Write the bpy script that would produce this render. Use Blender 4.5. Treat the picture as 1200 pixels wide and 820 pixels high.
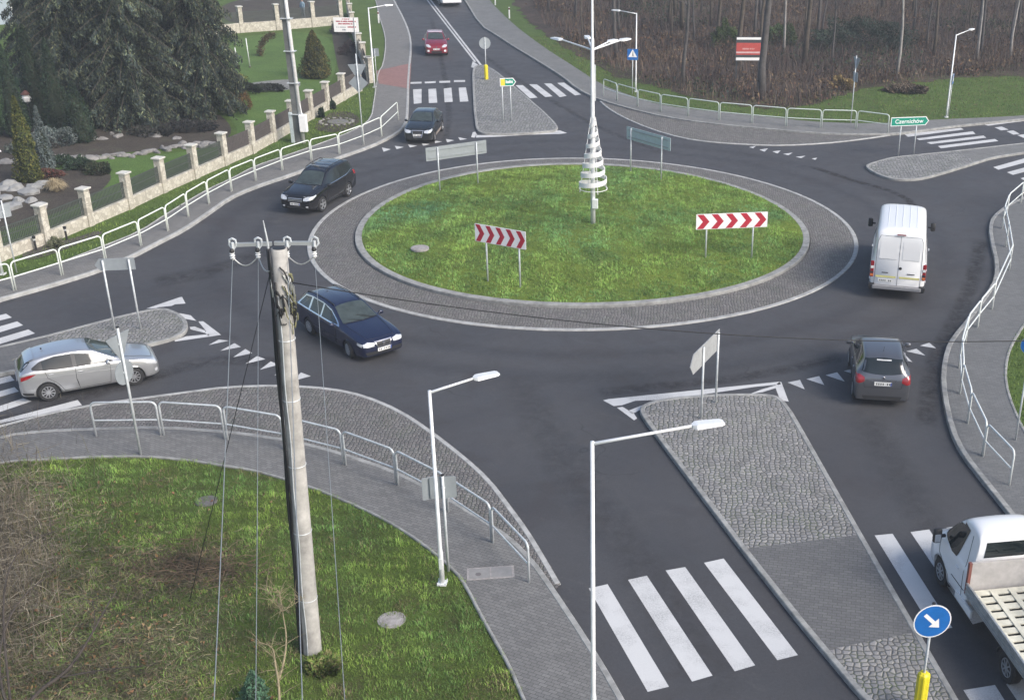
import bpy, bmesh, math, random
import numpy as np
from mathutils import Vector, Matrix
from mathutils.bvhtree import BVHTree
from mathutils.geometry import tessellate_polygon, intersect_point_tri
random.seed(7); rng = np.random.default_rng(7)
for o in list(bpy.data.objects): bpy.data.objects.remove(o)
scene = bpy.context.scene
C = scene.collection
R = math.radians
sin, cos, pi = math.sin, math.cos, math.pi

# ------------------------------------------------------------------ camera
F, PIT, ROLL, PX, PY, CH = 1413.3, 0.4360, -0.0293, 796.6, 446.1, 17.022
cam = bpy.data.cameras.new('camera'); camo = bpy.data.objects.new('camera', cam); C.objects.link(camo)
cam.sensor_width = 36; cam.sensor_fit = 'HORIZONTAL'; cam.lens = 36*F/1200
cam.shift_x = -(PX-600)/1200; cam.shift_y = (PY-410)/1200
cam.clip_start = .1; cam.clip_end = 3000
def _dir(X, Y): return Vector((X, cos(PIT)-Y*sin(PIT), -sin(PIT)-Y*cos(PIT)))
def ray(x, y):
    a, b = (x-PX)/F, (y-PY)/F
    return _dir(cos(ROLL)*a-sin(ROLL)*b, sin(ROLL)*a+cos(ROLL)*b)
_f = _dir(0, 0)
_r = (_dir(cos(ROLL), sin(ROLL))-_f).normalized()
_u = -(_dir(-sin(ROLL), cos(ROLL))-_f).normalized()
m = Matrix((_r, _u, -_f.normalized())).transposed().to_4x4(); m.translation = (0, 0, CH)
camo.matrix_world = m
scene.camera = camo
scene.render.resolution_x = 1024; scene.render.resolution_y = 699

def G(x, y, z=0.0):
    """survey point: place on the level z that is seen at photo position x, y"""
    d = ray(x, y); t = (CH-z)/-d.z
    return Vector((d.x*t, d.y*t, z))

# ------------------------------------------------------------------ light
w = bpy.data.worlds.new('World'); scene.world = w; w.use_nodes = True
SUN_EL, SUN_AZ = R(38), R(122)         # azimuth clockwise from +Y
nt = w.node_tree; bg = nt.nodes['Background']
sky = nt.nodes.new('ShaderNodeTexSky'); sky.sky_type = 'NISHITA'; sky.sun_disc = False
sky.sun_elevation = SUN_EL; sky.sun_rotation = SUN_AZ; sky.dust_density = 3.0; sky.air_density = 1.0; sky.ozone_density = 1.5
nt.links.new(sky.outputs[0], bg.inputs[0]); bg.inputs[1].default_value = 0.12
sl = bpy.data.lights.new('sun', 'SUN'); sl.energy = 1.9; sl.angle = R(30); sl.color = (1, .96, .9)
so = bpy.data.objects.new('sun', sl); C.objects.link(so)
sd = Vector((sin(SUN_AZ)*cos(SUN_EL), cos(SUN_AZ)*cos(SUN_EL), sin(SUN_EL)))
so.rotation_euler = sd.to_track_quat('Z', 'Y').to_euler(); so.location = (30, -10, 60)
vs = scene.view_settings
vs.view_transform = 'Standard'; vs.look = 'None'; vs.gamma = 1; vs.use_curve_mapping = False; vs.exposure = 0.80

# ------------------------------------------------------------------ materials
MATS = {}
def newmat(name):
    mt = bpy.data.materials.new(name); mt.use_nodes = True
    n = mt.node_tree; b = n.nodes['Principled BSDF']; return mt, n, b
def N(n, t, **k):
    x = n.nodes.new(t)
    for a, v in k.items(): setattr(x, a, v)
    return x
def noise(n, vec, scale, detail=4, rough=.6, dist=0):
    x = N(n, 'ShaderNodeTexNoise'); x.inputs['Scale'].default_value = scale; x.inputs['Detail'].default_value = detail
    x.inputs['Roughness'].default_value = rough; x.inputs['Distortion'].default_value = dist
    n.links.new(vec, x.inputs['Vector']); return x.outputs['Fac']
def ramp(n, fac, stops, interp='LINEAR'):
    x = N(n, 'ShaderNodeValToRGB'); e = x.color_ramp.elements; x.color_ramp.interpolation = interp
    while len(e) < len(stops): e.new(.5)
    for i, (p, c) in enumerate(stops):
        e[i].position = p; e[i].color = (*c, 1) if len(c) == 3 else c
    n.links.new(fac, x.inputs[0]); return x.outputs[0]
def mix(n, fac, a, b, mode='MIX'):
    x = N(n, 'ShaderNodeMix', data_type='RGBA', blend_type=mode)
    for s, v in ((x.inputs[0], fac), (x.inputs[6], a), (x.inputs[7], b)):
        if isinstance(v, (int, float)): s.default_value = v
        elif isinstance(v, tuple): s.default_value = (*v, 1)
        else: n.links.new(v, s)
    return x.outputs[2]
def mth(n, op, a, b=0.0, clamp=False):
    x = N(n, 'ShaderNodeMath', operation=op, use_clamp=clamp)
    for s, v in ((x.inputs[0], a), (x.inputs[1], b)):
        if isinstance(v, (int, float)): s.default_value = v
        else: n.links.new(v, s)
    return x.outputs[0]
def wpos(n): return N(n, 'ShaderNodeNewGeometry').outputs['Position']
def opos(n): return N(n, 'ShaderNodeTexCoord').outputs['Object']
def bump(n, b, h, strength=.3, dist=.02):
    x = N(n, 'ShaderNodeBump'); x.inputs['Strength'].default_value = strength; x.inputs['Distance'].default_value = dist
    n.links.new(h, x.inputs['Height']); n.links.new(x.outputs[0], b.inputs['Normal'])
def rotvec(n, v, ang, sc=1):
    x = N(n, 'ShaderNodeMapping'); x.inputs['Rotation'].default_value = (0, 0, ang); x.inputs['Scale'].default_value = (sc, sc, sc)
    n.links.new(v, x.inputs[0]); return x.outputs[0]
def M_plain(name, col, rough=.5, metal=0, var=.12, scale=6, bstr=0, coat=0, spec=.5):
    """paint, metal, plastic: base colour with light wear"""
    if name in MATS: return MATS[name]
    mt, n, b = newmat(name); p = opos(n)
    f = noise(n, p, scale, 5, .65)
    lo = tuple(c*(1-var) for c in col); hi = tuple(min(1, c*(1+var)) for c in col)
    n.links.new(ramp(n, f, [(.3, lo), (.7, hi)]), b.inputs['Base Color'])
    b.inputs['Roughness'].default_value = rough; b.inputs['Metallic'].default_value = metal
    b.inputs['Coat Weight'].default_value = coat; b.inputs['Coat Roughness'].default_value = .06
    b.inputs['Specular IOR Level'].default_value = spec
    if bstr: bump(n, b, noise(n, p, scale*6, 4), bstr, .01)
    MATS[name] = mt; return mt
def M_paint(name, col, metal=0.0, rough=.35, dirt=.25):
    """car paint with a clear coat and road dust low on the body"""
    mt, n, b = newmat(name); p = opos(n)
    sep = N(n, 'ShaderNodeSeparateXYZ'); n.links.new(p, sep.inputs[0])
    f = noise(n, p, 3, 5)
    low = mth(n, 'MULTIPLY', mth(n, 'SUBTRACT', .75, sep.outputs['Z'], True), f)
    d = mth(n, 'MULTIPLY', low, dirt*3, True)
    n.links.new(mix(n, d, col, (.10, .092, .082)), b.inputs['Base Color'])
    b.inputs['Metallic'].default_value = metal
    n.links.new(mth(n, 'ADD', mth(n, 'MULTIPLY', d, .5), rough), b.inputs['Roughness'])
    b.inputs['Coat Weight'].default_value = .8; b.inputs['Coat Roughness'].default_value = .05
    return mt
def M_asphalt():
    mt, n, b = newmat('asphalt'); p = wpos(n)
    g = noise(n, p, 55, 3, .8); g2 = noise(n, p, 14, 4, .7)
    big = noise(n, p, .16, 5, .6, .6); st = noise(n, p, .9, 6, .7, .4)
    sep = N(n, 'ShaderNodeSeparateXYZ'); n.links.new(p, sep.inputs[0])
    dx = mth(n, 'SUBTRACT', sep.outputs['X'], -4.5); dy = mth(n, 'SUBTRACT', sep.outputs['Y'], 52.8)
    rr = mth(n, 'SQRT', mth(n, 'ADD', mth(n, 'MULTIPLY', dx, dx), mth(n, 'MULTIPLY', dy, dy)))
    def band(c, wd):
        return mth(n, 'SUBTRACT', 1.0, mth(n, 'DIVIDE', mth(n, 'ABSOLUTE', mth(n, 'SUBTRACT', rr, c)), wd), True)
    tr = mth(n, 'MAXIMUM', band(14.4, .6), band(16.2, .7))
    base = ramp(n, big, [(.3, (.041, .0415, .047)), (.7, (.061, .0615, .067))])
    base = mix(n, mth(n, 'MULTIPLY', tr, mth(n, 'MULTIPLY', st, 1.1), True), base, (.030, .030, .035))
    ds = ramp(n, st, [(.56, (0, 0, 0)), (.74, (1, 1, 1))])
    base = mix(n, mth(n, 'MULTIPLY', ds, .35), base, (.044, .043, .046))
    dn = N(n, 'ShaderNodeTexNoise'); dn.inputs['Scale'].default_value = .5; n.links.new(p, dn.inputs[0])
    vv = N(n, 'ShaderNodeVectorMath', operation='MULTIPLY_ADD'); n.links.new(dn.outputs['Color'], vv.inputs[0]); vv.inputs[1].default_value = (3.5, 3.5, 0); n.links.new(p, vv.inputs[2])
    ce = N(n, 'ShaderNodeTexVoronoi', feature='DISTANCE_TO_EDGE', voronoi_dimensions='2D'); ce.inputs['Scale'].default_value = .14; n.links.new(vv.outputs[0], ce.inputs['Vector'])
    cm = mth(n, 'MULTIPLY', ramp(n, ce.outputs['Distance'], [(.0, (1,)*3), (.006, (0,)*3)]), ramp(n, noise(n, p, .22, 3), [(.5, (0,)*3), (.6, (.8,)*3)]))
    base = mix(n, cm, base, (.022, .022, .024))
    oil = ramp(n, noise(n, p, .34, 3, .5, 1.2), [(.58, (0,)*3), (.70, (.5,)*3)]); base = mix(n, oil, base, (.040, .036, .038))
    pale = ramp(n, noise(n, p, .55, 6, .8, .8), [(.60, (0,)*3), (.75, (.5,)*3)]); base = mix(n, pale, base, (.105, .102, .10))
    crk = ramp(n, g2, [(.25, (.82, .82, .82)), (.75, (1.15, 1.15, 1.15))])
    base = mix(n, 1.0, base, crk, 'MULTIPLY')
    gr = ramp(n, g, [(.25, (.6, .6, .6)), (.72, (1.45, 1.42, 1.38))])
    base = mix(n, .8, base, mix(n, 1.0, base, gr, 'MULTIPLY'))
    n.links.new(base, b.inputs['Base Color'])
    n.links.new(ramp(n, st, [(.3, (.62,)*3), (.7, (.85,)*3)]), b.inputs['Roughness'])
    bump(n, b, g, .35, .01); return mt
def M_setts(name, size, c1, c2, joint, rnd=.6, tint=None):
    """small stone setts: irregular cells with dark joints"""
    mt, n, b = newmat(name); p = wpos(n)
    dn = N(n, 'ShaderNodeTexNoise'); dn.inputs['Scale'].default_value = 1.2; n.links.new(p, dn.inputs[0])
    vo = N(n, 'ShaderNodeTexVoronoi', feature='F1', voronoi_dimensions='2D'); vo.inputs['Scale'].default_value = 1/size; vo.inputs['Randomness'].default_value = rnd
    ve = N(n, 'ShaderNodeTexVoronoi', feature='DISTANCE_TO_EDGE', voronoi_dimensions='2D'); ve.inputs['Scale'].default_value = 1/size; ve.inputs['Randomness'].default_value = rnd
    v = N(n, 'ShaderNodeVectorMath', operation='MULTIPLY_ADD'); n.links.new(dn.outputs['Color'], v.inputs[0]); v.inputs[1].default_value = (.25, .25, 0); n.links.new(p, v.inputs[2])
    n.links.new(v.outputs[0], vo.inputs['Vector']); n.links.new(v.outputs[0], ve.inputs['Vector'])
    sp = N(n, 'ShaderNodeSeparateColor'); n.links.new(vo.outputs['Color'], sp.inputs[0])
    cell = ramp(n, sp.outputs[0], [(0, c1), (1, c2)])
    if tint: cell = mix(n, mth(n, 'MULTIPLY', sp.outputs[1], .5), cell, tint)
    moss = noise(n, p, .7, 5, .7)
    cell = mix(n, ramp(n, moss, [(.5, (0,)*3), (.75, (.6,)*3)]), cell, tuple(x*.7 for x in c1))
    jm = ramp(n, ve.outputs['Distance'], [(.02, (1,)*3), (.13, (0,)*3)])
    gcol = mix(n, ramp(n, noise(n, p, 1.5, 4), [(.45, (0,)*3), (.7, (1,)*3)]), joint, (joint[0]*.9, joint[1]*1.25, joint[2]*.6))
    n.links.new(mix(n, jm, cell, gcol), b.inputs['Base Color'])
    b.inputs['Roughness'].default_value = .8
    bump(n, b, ramp(n, ve.outputs['Distance'], [(0, (0,)*3), (.25, (1,)*3)]), .7, .03); return mt
def M_brick(name, c1, c2, joint, ang=0, bw=.2, rh=.1, mort=.006, stain=.3):
    mt, n, b = newmat(name); p = rotvec(n, wpos(n), ang)
    br = N(n, 'ShaderNodeTexBrick'); n.links.new(p, br.inputs['Vector'])
    br.inputs['Color1'].default_value = (*c1, 1); br.inputs['Color2'].default_value = (*c2, 1); br.inputs['Mortar'].default_value = (*joint, 1)
    br.inputs['Scale'].default_value = 1; br.inputs['Mortar Size'].default_value = mort; br.inputs['Brick Width'].default_value = bw; br.inputs['Row Height'].default_value = rh
    br.inputs['Mortar Smooth'].default_value = .3; br.inputs['Bias'].default_value = 0
    f = noise(n, wpos(n), .8, 6, .7); g = noise(n, wpos(n), 30, 3, .7)
    c = mix(n, mth(n, 'MULTIPLY', ramp(n, f, [(.4, (0,)*3), (.7, (1,)*3)]), stain), br.outputs['Color'], tuple(x*.6 for x in c1))
    c = mix(n, 1.0, c, ramp(n, g, [(.3, (.85,)*3), (.7, (1.15,)*3)]), 'MULTIPLY')
    n.links.new(c, b.inputs['Base Color']); b.inputs['Roughness'].default_value = .85
    bump(n, b, mth(n, 'SUBTRACT', 1.0, br.outputs['Fac']), .5, .008); return mt
def M_ground(name, cols, scale=.5, fine=18, bs=.6, extra=None):
    """soil / grass: cols = list of (pos, colour) along a patch noise"""
    mt, n, b = newmat(name); p = wpos(n)
    f = noise(n, p, scale, 8, .72, .5); g = noise(n, p, fine, 5, .75)
    f2 = mth(n, 'ADD', mth(n, 'MULTIPLY', f, .75), mth(n, 'MULTIPLY', g, .25))
    c = ramp(n, f2, cols)
    if extra: c = extra(n, p, c)
    c = mix(n, 1.0, c, ramp(n, g, [(.3, (.6,)*3), (.7, (1.35,)*3)]), 'MULTIPLY')
    n.links.new(c, b.inputs['Base Color']); b.inputs['Roughness'].default_value = .95; b.inputs['Specular IOR Level'].default_value = .2
    bump(n, b, g, bs, .05); return mt
def M_marking():
    mt, n, b = newmat('road_paint'); p = wpos(n)
    f = noise(n, p, 26, 8, .8, .3); f2 = noise(n, p, .9, 4, .6)
    wear = mth(n, 'MULTIPLY', ramp(n, f, [(.42, (0,)*3), (.62, (1,)*3)]), ramp(n, f2, [(.45, (.10,)*3), (.66, (.75,)*3)]))
    c = mix(n, wear, (.57, .57, .565), (.16, .16, .165))
    n.links.new(c, b.inputs['Base Color']); b.inputs['Roughness'].default_value = .7; return mt
def M_attr(name, rough=.9, tint=(1, 1, 1), trans=0.0):
    """foliage: per-leaf colour from the mesh, nudged by a noise"""
    mt, n, b = newmat(name); a = N(n, 'ShaderNodeAttribute'); a.attribute_name = 'leafcol'
    f = noise(n, wpos(n), .8, 3)
    c = mix(n, 1.0, a.outputs['Color'], ramp(n, f, [(.35, tuple(.68*t for t in tint)), (.65, tuple(1.4*t for t in tint))]), 'MULTIPLY')
    n.links.new(c, b.inputs['Base Color']); b.inputs['Roughness'].default_value = rough; b.inputs['Specular IOR Level'].default_value = .25
    return mt
def M_glass(name='car_glass', col=(.008, .012, .013), rough=.04):
    mt, n, b = newmat(name); p = opos(n)
    f = noise(n, p, 3.5, 3)
    n.links.new(ramp(n, f, [(.35, col), (.7, tuple(c*1.6+.002 for c in col))]), b.inputs['Base Color'])
    b.inputs['Roughness'].default_value = rough; b.inputs['Specular IOR Level'].default_value = .6
    b.inputs['Coat Weight'].default_value = .2; b.inputs['Coat Roughness'].default_value = .02; return mt

def M_stain():
    mt, n, b = newmat('tyre_stain'); a = N(n, 'ShaderNodeAttribute'); a.attribute_name = 'leafcol'; p = wpos(n)
    sp_ = N(n, 'ShaderNodeSeparateColor'); n.links.new(a.outputs['Color'], sp_.inputs[0])
    st = N(n, 'ShaderNodeMapping'); st.inputs['Scale'].default_value = (1, 1, 1); n.links.new(p, st.inputs[0])
    k = mth(n, 'MULTIPLY', sp_.outputs[0], ramp(n, noise(n, st.outputs[0], 2.2, 6, .75, .5), [(.36, (0,)*3), (.62, (1,)*3)]))
    b.inputs['Base Color'].default_value = (.030, .026, .027, 1); b.inputs['Roughness'].default_value = .8; n.links.new(k, b.inputs['Alpha']); return mt
STAIN = M_stain()
A = M_asphalt()
SETT_APRON = M_setts('sett_apron', .115, (.115, .113, .11), (.225, .217, .207), (.065, .064, .06), .5, (.17, .145, .14))
SETT_ISL = M_setts('sett_island', .15, (.17, .167, .16), (.30, .29, .275), (.085, .083, .072), .6, (.24, .235, .25))
SETT_FAR = M_setts('sett_far', .19, (.17, .17, .17), (.29, .285, .28), (.085, .085, .08), .6)
BRK = M_brick('paving_brick', (.145, .143, .14), (.195, .192, .187), (.06, .06, .055), R(24))
BRK2 = M_brick('paving_brick_nw', (.16, .155, .148), (.205, .20, .192), (.09, .09, .085), R(-38))
BRK3 = M_brick('paving_brick_ne', (.165, .165, .16), (.205, .205, .20), (.12, .12, .115), R(10), stain=.5)
BRK4 = M_brick('paving_brick_se', (.125, .128, .13), (.16, .163, .165), (.09, .09, .085), R(4), stain=.2)
BRKI = M_brick('paving_brick_island', (.115, .115, .118), (.145, .145, .145), (.07, .07, .065), R(8), .22, .11, .008, .3)
REDP = M_brick('red_paving', (.25, .135, .125), (.30, .165, .15), (.14, .10, .09), R(5), stain=.35)
KERB = M_plain('kerb_concrete', (.27, .27, .26), .85, var=.35, scale=3, bstr=.3)
KERB_FLUSH = M_plain('kerb_pale', (.36, .36, .35), .85, var=.30, scale=3)
PAINT = M_marking()
def lawn_extra(n, p, c):
    # dry leaf litter and dead stalks towards the near corner of the verge
    sep = N(n, 'ShaderNodeSeparateXYZ'); n.links.new(p, sep.inputs[0])
    dx = mth(n, 'SUBTRACT', sep.outputs['X'], -14.5); dy = mth(n, 'SUBTRACT', sep.outputs['Y'], 20.5)
    r = mth(n, 'SQRT', mth(n, 'ADD', mth(n, 'MULTIPLY', dx, dx), mth(n, 'MULTIPLY', dy, dy)))
    nz = noise(n, p, .9, 6, .7)
    k = mth(n, 'SUBTRACT', 1.0, mth(n, 'DIVIDE', mth(n, 'ADD', r, mth(n, 'MULTIPLY', nz, 5.0)), 8.2), True)
    k = ramp(n, k, [(.05, (0,)*3), (.35, (1,)*3)])
    b2 = ramp(n, noise(n, p, 2.2, 6, .75), [(.35, (.05, .042, .028)), (.5, (.085, .075, .045)), (.65, (.07, .085, .03)), (.8, (.12, .10, .06))])
    return mix(n, k, c, b2)
LAWN = M_ground('lawn_near', [(.3, (.085, .070, .038)), (.42, (.065, .082, .022)), (.55, (.075, .115, .022)), (.7, (.10, .135, .03))], .7, 20, extra=lawn_extra)
LAWNI = M_ground('lawn_island', [(.3, (.06, .09, .022)), (.45, (.095, .14, .026)), (.55, (.13, .18, .028)), (.72, (.18, .21, .036))], .5, 14)
LAWNG = M_ground('lawn_garden', [(.3, (.07, .115, .034)), (.55, (.095, .16, .042)), (.75, (.125, .19, .05))], .4, 16)
VERGE = M_ground('verge_grass', [(.3, (.05, .075, .022)), (.5, (.075, .12, .028)), (.7, (.10, .14, .035))], .6, 14)
FLOOR = M_ground('forest_floor', [(.3, (.028, .022, .018)), (.45, (.055, .042, .033)), (.58, (.085, .062, .048)), (.72, (.06, .065, .035))], .35, 6, .9)
BED = M_ground('planting_bed', [(.3, (.045, .038, .034)), (.55, (.075, .064, .053)), (.75, (.075, .09, .045))], .9, 12)
FIELD = M_ground('field', [(.3, (.05, .07, .025)), (.7, (.08, .085, .04))], .05, 2)

# ------------------------------------------------------------------ mesh helpers
class MB:
    def __init__(s): s.v = []; s.f = []; s.c = []
    def add(s, vs, fs):
        o = len(s.v); s.v += [tuple(v) for v in vs]; s.f += [tuple(i+o for i in f) for f in fs]
    def box(s, c, d, rz=0, M=None):
        x, y, z = (k/2 for k in d); V = []
        for a, b_, e in ((-1,-1,-1),(1,-1,-1),(1,1,-1),(-1,1,-1),(-1,-1,1),(1,-1,1),(1,1,1),(-1,1,1)):
            p = Vector((a*x, b_*y, e*z))
            if M is not None: p = M @ p
            else: p = Vector((p.x*cos(rz)-p.y*sin(rz), p.x*sin(rz)+p.y*cos(rz), p.z))
            V.append(Vector(c)+p)
        s.add(V, [(0,3,2,1),(4,5,6,7),(0,1,5,4),(1,2,6,5),(2,3,7,6),(3,0,4,7)]); return s
    def rbox(s, c, d, r=.02, rz=0):
        """box with chamfered vertical and top edges"""
        x, y, z = (k/2 for k in d); r = min(r, x*.9, y*.9, z*.9)
        def ring(ix, zz):
            X, Y = x-ix, y-ix; k = r*.6
            pts = [(-X+k,-Y),(X-k,-Y),(X,-Y+k),(X,Y-k),(X-k,Y),(-X+k,Y),(-X,Y-k),(-X,-Y+k)]
            return [(c[0]+a*cos(rz)-b*sin(rz), c[1]+a*sin(rz)+b*cos(rz), c[2]+zz) for a, b in pts]
        V = ring(r*.5, -z)+ring(0, -z+r*.5)+ring(0, z-r*.5)+ring(r*.5, z)
        Fc = [tuple(range(7, -1, -1)), tuple(range(24, 32))]
        for k in range(3):
            for i in range(8): Fc.append((k*8+i, k*8+(i+1) % 8, k*8+8+(i+1) % 8, k*8+8+i))
        s.add(V, Fc); return s
    def tube(s, path, rad, n=8, caps=True, closed=False):
        P = [Vector(p) for p in path]; m_ = len(P)
        if isinstance(rad, (int, float)): rad = [rad]*m_
        ref = None; rings = []
        for i in range(m_):
            if closed: t = P[(i+1) % m_]-P[i-1]
            else: t = P[min(i+1, m_-1)]-P[max(i-1, 0)]
            if t.length < 1e-9: t = Vector((0, 0, 1))
            t.normalize()
            if ref is None: ref = t.orthogonal().normalized()
            else:
                ref = ref-t*ref.dot(t)
                ref = ref.normalized() if ref.length > 1e-6 else t.orthogonal().normalized()
            b_ = t.cross(ref)
            rings.append([P[i]+(ref*cos(2*pi*k/n)+b_*sin(2*pi*k/n))*rad[i] for k in range(n)])
        V = [p for r_ in rings for p in r_]; Fc = []
        for i in range(m_ if closed else m_-1):
            j = (i+1) % m_
            for k in range(n): Fc.append((i*n+k, i*n+(k+1) % n, j*n+(k+1) % n, j*n+k))
        if caps and not closed: Fc += [tuple(range(n-1, -1, -1)), tuple(range((m_-1)*n, m_*n))]
        s.add(V, Fc); return s
    def lathe(s, prof, n=24, c=(0, 0, 0), axis='Z'):
        V = []; Fc = []; m_ = len(prof)
        for r_, h in prof:
            for k in range(n):
                a = 2*pi*k/n; p = (r_*cos(a), r_*sin(a), h)
                if axis == 'Y': p = (p[0], p[2], p[1])
                if axis == 'X': p = (p[2], p[0], p[1])
                V.append((p[0]+c[0], p[1]+c[1], p[2]+c[2]))
        for i in range(m_-1):
            for k in range(n): Fc.append((i*n+k, i*n+(k+1) % n, (i+1)*n+(k+1) % n, (i+1)*n+k))
        Fc += [tuple(range(n-1, -1, -1)), tuple(range((m_-1)*n, m_*n))]
        s.add(V, Fc); return s
    def prism(s, poly, z0, z1):
        """vertical-sided slab with polygon outline (tops tessellated)"""
        P = [(p[0], p[1]) for p in poly]
        a = sum(P[i-1][0]*P[i][1]-P[i][0]*P[i-1][1] for i in range(len(P)))
        if a < 0: P.reverse()
        n = len(P); V = [(x, y, z1) for x, y in P]; Fc = []
        for t in tessellate_polygon([[Vector((x, y, 0)) for x, y in P]]):
            A_, B_, C_ = (Vector((*P[i], 0)) for i in t)
            Fc.append(tuple(t) if (B_-A_).cross(C_-A_).z > 0 else tuple(reversed(t)))
        if z0 is not None:
            V += [(x, y, z0) for x, y in P]
            for i in range(n):
                j = (i+1) % n; Fc.append((i, n+i, n+j, j))
        s.add(V, Fc); return s
    def plate(s, poly, M, th):
        """flat plate: 2-D outline in M's xy plane, thickness th along -z"""
        n = len(poly); a = sum(poly[i-1][0]*poly[i][1]-poly[i][0]*poly[i-1][1] for i in range(n))
        if a < 0: poly = poly[::-1]
        V = [M @ Vector((x, y, 0)) for x, y in poly]+[M @ Vector((x, y, -th)) for x, y in poly]; Fc = []
        for t in tessellate_polygon([[Vector((x, y, 0)) for x, y in poly]]):
            A_, B_, C_ = (Vector((*poly[i], 0)) for i in t)
            if (B_-A_).cross(C_-A_).z < 0: t = tuple(reversed(t))
            Fc.append(tuple(t)); Fc.append(tuple(n+i for i in reversed(t)))
        for i in range(n):
            j = (i+1) % n; Fc.append((i, n+i, n+j, j))
        s.add(V, Fc); return s
    def build(s, name, mat, parent=None, smooth=False, loc=None):
        me = bpy.data.meshes.new(name); me.from_pydata(s.v, [], s.f)
        if s.c:
            at = me.color_attributes.new('leafcol', 'FLOAT_COLOR', 'POINT')
            at.data.foreach_set('color', np.array(s.c, dtype=np.float32).ravel())
        me.materials.append(mat)
        if smooth: me.polygons.foreach_set('use_smooth', [True]*len(me.polygons))
        me.update(); o = bpy.data.objects.new(name, me); C.objects.link(o)
        if parent is not None: o.parent = parent
        if loc is not None: o.location = loc
        return o
def auto(o, ang=35):
    me = o.data; me.polygons.foreach_set('use_smooth', [True]*len(me.polygons))
    bm = bmesh.new(); bm.from_mesh(me)
    for e in bm.edges:
        if len(e.link_faces) == 2 and e.calc_face_angle(0) > R(ang): e.smooth = False
    bm.to_mesh(me); bm.free(); return o
def tag(o, label=None, cat=None, group=None, kind=None):
    if label: o['label'] = label
    if cat: o['category'] = cat
    if group: o['group'] = group
    if kind: o['kind'] = kind
    return o
def struct(o): o['kind'] = 'structure'; return o
def thing(name, label, cat, loc=(0, 0, 0), rz=0, group=None):
    o = bpy.data.objects.new(name, None); C.objects.link(o); o.location = loc; o.rotation_euler = (0, 0, rz)
    o.empty_display_size = .3
    return tag(o, label, cat, group)
def copy_tree(o, parent=None):
    c = o.copy(); C.objects.link(c)
    if parent is not None: c.parent = parent
    for ch in list(o.children): copy_tree(ch, c)
    return c
def smoothline(pts, k=2, closed=False):
    P = [Vector(p) for p in pts]
    for _ in range(k):
        Q = [] if closed else [P[0]]
        rngi = range(len(P)) if closed else range(len(P)-1)
        for i in rngi:
            a, b_ = P[i], P[(i+1) % len(P)]; Q += [a*.75+b_*.25, a*.25+b_*.75]
        if not closed: Q.append(P[-1])
        P = Q
    return P
def offset(line, d, closed=False):
    """shift a polyline sideways (left of travel is +)"""
    out = []; n = len(line)
    for i in range(n):
        a = line[i-1] if (closed or i > 0) else line[i]; b_ = line[(i+1) % n] if (closed or i < n-1) else line[i]
        t = Vector((b_[0]-a[0], b_[1]-a[1])); t.normalize()
        out.append(Vector((line[i][0]-t.y*d, line[i][1]+t.x*d, line[i][2] if len(line[i]) > 2 else 0)))
    return out
def strip(line, d0, d1, z0, z1, closed=False, bev=.02):
    """kerb stone course along a line, between sideways offsets d0 and d1, from z0 up to z1"""
    s = MB(); lo, hi = min(d0, d1), max(d0, d1)
    L0, L1, L0b, L1b = offset(line, lo, closed), offset(line, hi, closed), offset(line, lo+bev, closed), offset(line, hi-bev, closed)
    V = []; n = len(line)
    for i in range(n):
        for L, z in ((L0, z0), (L0, z1-bev), (L0b, z1), (L1b, z1), (L1, z1-bev), (L1, z0)): V.append((L[i].x, L[i].y, z))
    Fc = []
    for i in range(n if closed else n-1):
        j = (i+1) % n
        for k in range(5): Fc.append((i*6+k, j*6+k, j*6+k+1, i*6+k+1))
    if not closed: Fc += [(0, 1, 2, 3, 4, 5), tuple((n-1)*6+k for k in (5, 4, 3, 2, 1, 0))]
    s.add(V, Fc); return s
def flat(polys, z, name, mat):
    s = MB()
    for p in polys: s.prism(p, None, z)
    return struct(s.build(name, mat))
def PL(pts, z=0): return [G(x, y, z) for x, y in pts]
# ------------------------------------------------------------------ ground, roads, pavements
s = MB(); s.prism([(-700, -300), (700, -300), (700, 1500), (-700, 1500)], None, -.03); struct(s.build('ground', FIELD))
road = [(-110, -40), (60, -40), (60, 80), (110, 84), (110, 104), (30, 96), (-2, 130), (-12, 260), (-70, 260), (-40, 110), (-110, 60)]
flat([[Vector((x, y, 0)) for x, y in road]], 0.0, 'road', A)

# --- roundabout island: measured outline of the sett apron and of the grass
CX, CY = -4.505, 52.80
def fourier(pts, z, order=3):
    th = []; rr = []
    for x, y in pts:
        g = G(x, y, z); th.append(math.atan2(g.y-CY, g.x-CX)); rr.append(math.hypot(g.x-CX, g.y-CY))
    th, rr = np.array(th), np.array(rr)
    Am = np.stack([np.ones_like(th)]+[f(k*th) for k in range(1, order+1) for f in (np.cos, np.sin)], 1)
    c = np.linalg.solve(Am.T@Am+1e-3*np.eye(Am.shape[1]), Am.T@rr)
    return lambda t: float(c @ np.array([1]+[f(k*t) for k in range(1, order+1) for f in (np.cos, np.sin)]))
OUT = [(360.2,287.8),(360.6,279.3),(363.7,269),(372.2,259.7),(401.2,237.5),(435.4,222.1),(479.8,207.9),(529.3,198.2),(568.3,191.4),(602.5,187.6),(636.6,185.7),(670.8,185),(717,185.4),(751.2,188.4),(785.4,192.2),(819.6,197.3),(853.7,204.2),(884,210.5),(918.3,221.6),(952.5,234.4),(978,247.2),(995,261.7),(1003.7,275.4),(1005.8,285.6),(1004.6,295.9),(996.9,309.6),(976.4,329.2),(368.8,309.3),(392.7,331.5),(421.7,349.4),(452.5,360.5),(486.6,369.4),(520.8,375.9),(550,380.2),(602.5,386.1),(636.6,387.8),(670.8,388.2),(700,387.3),(734.2,385.3),(768.3,382.4),(802.5,379.6),(836.6,374.2),(870.8,368.2),(900,361.4)]
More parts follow.
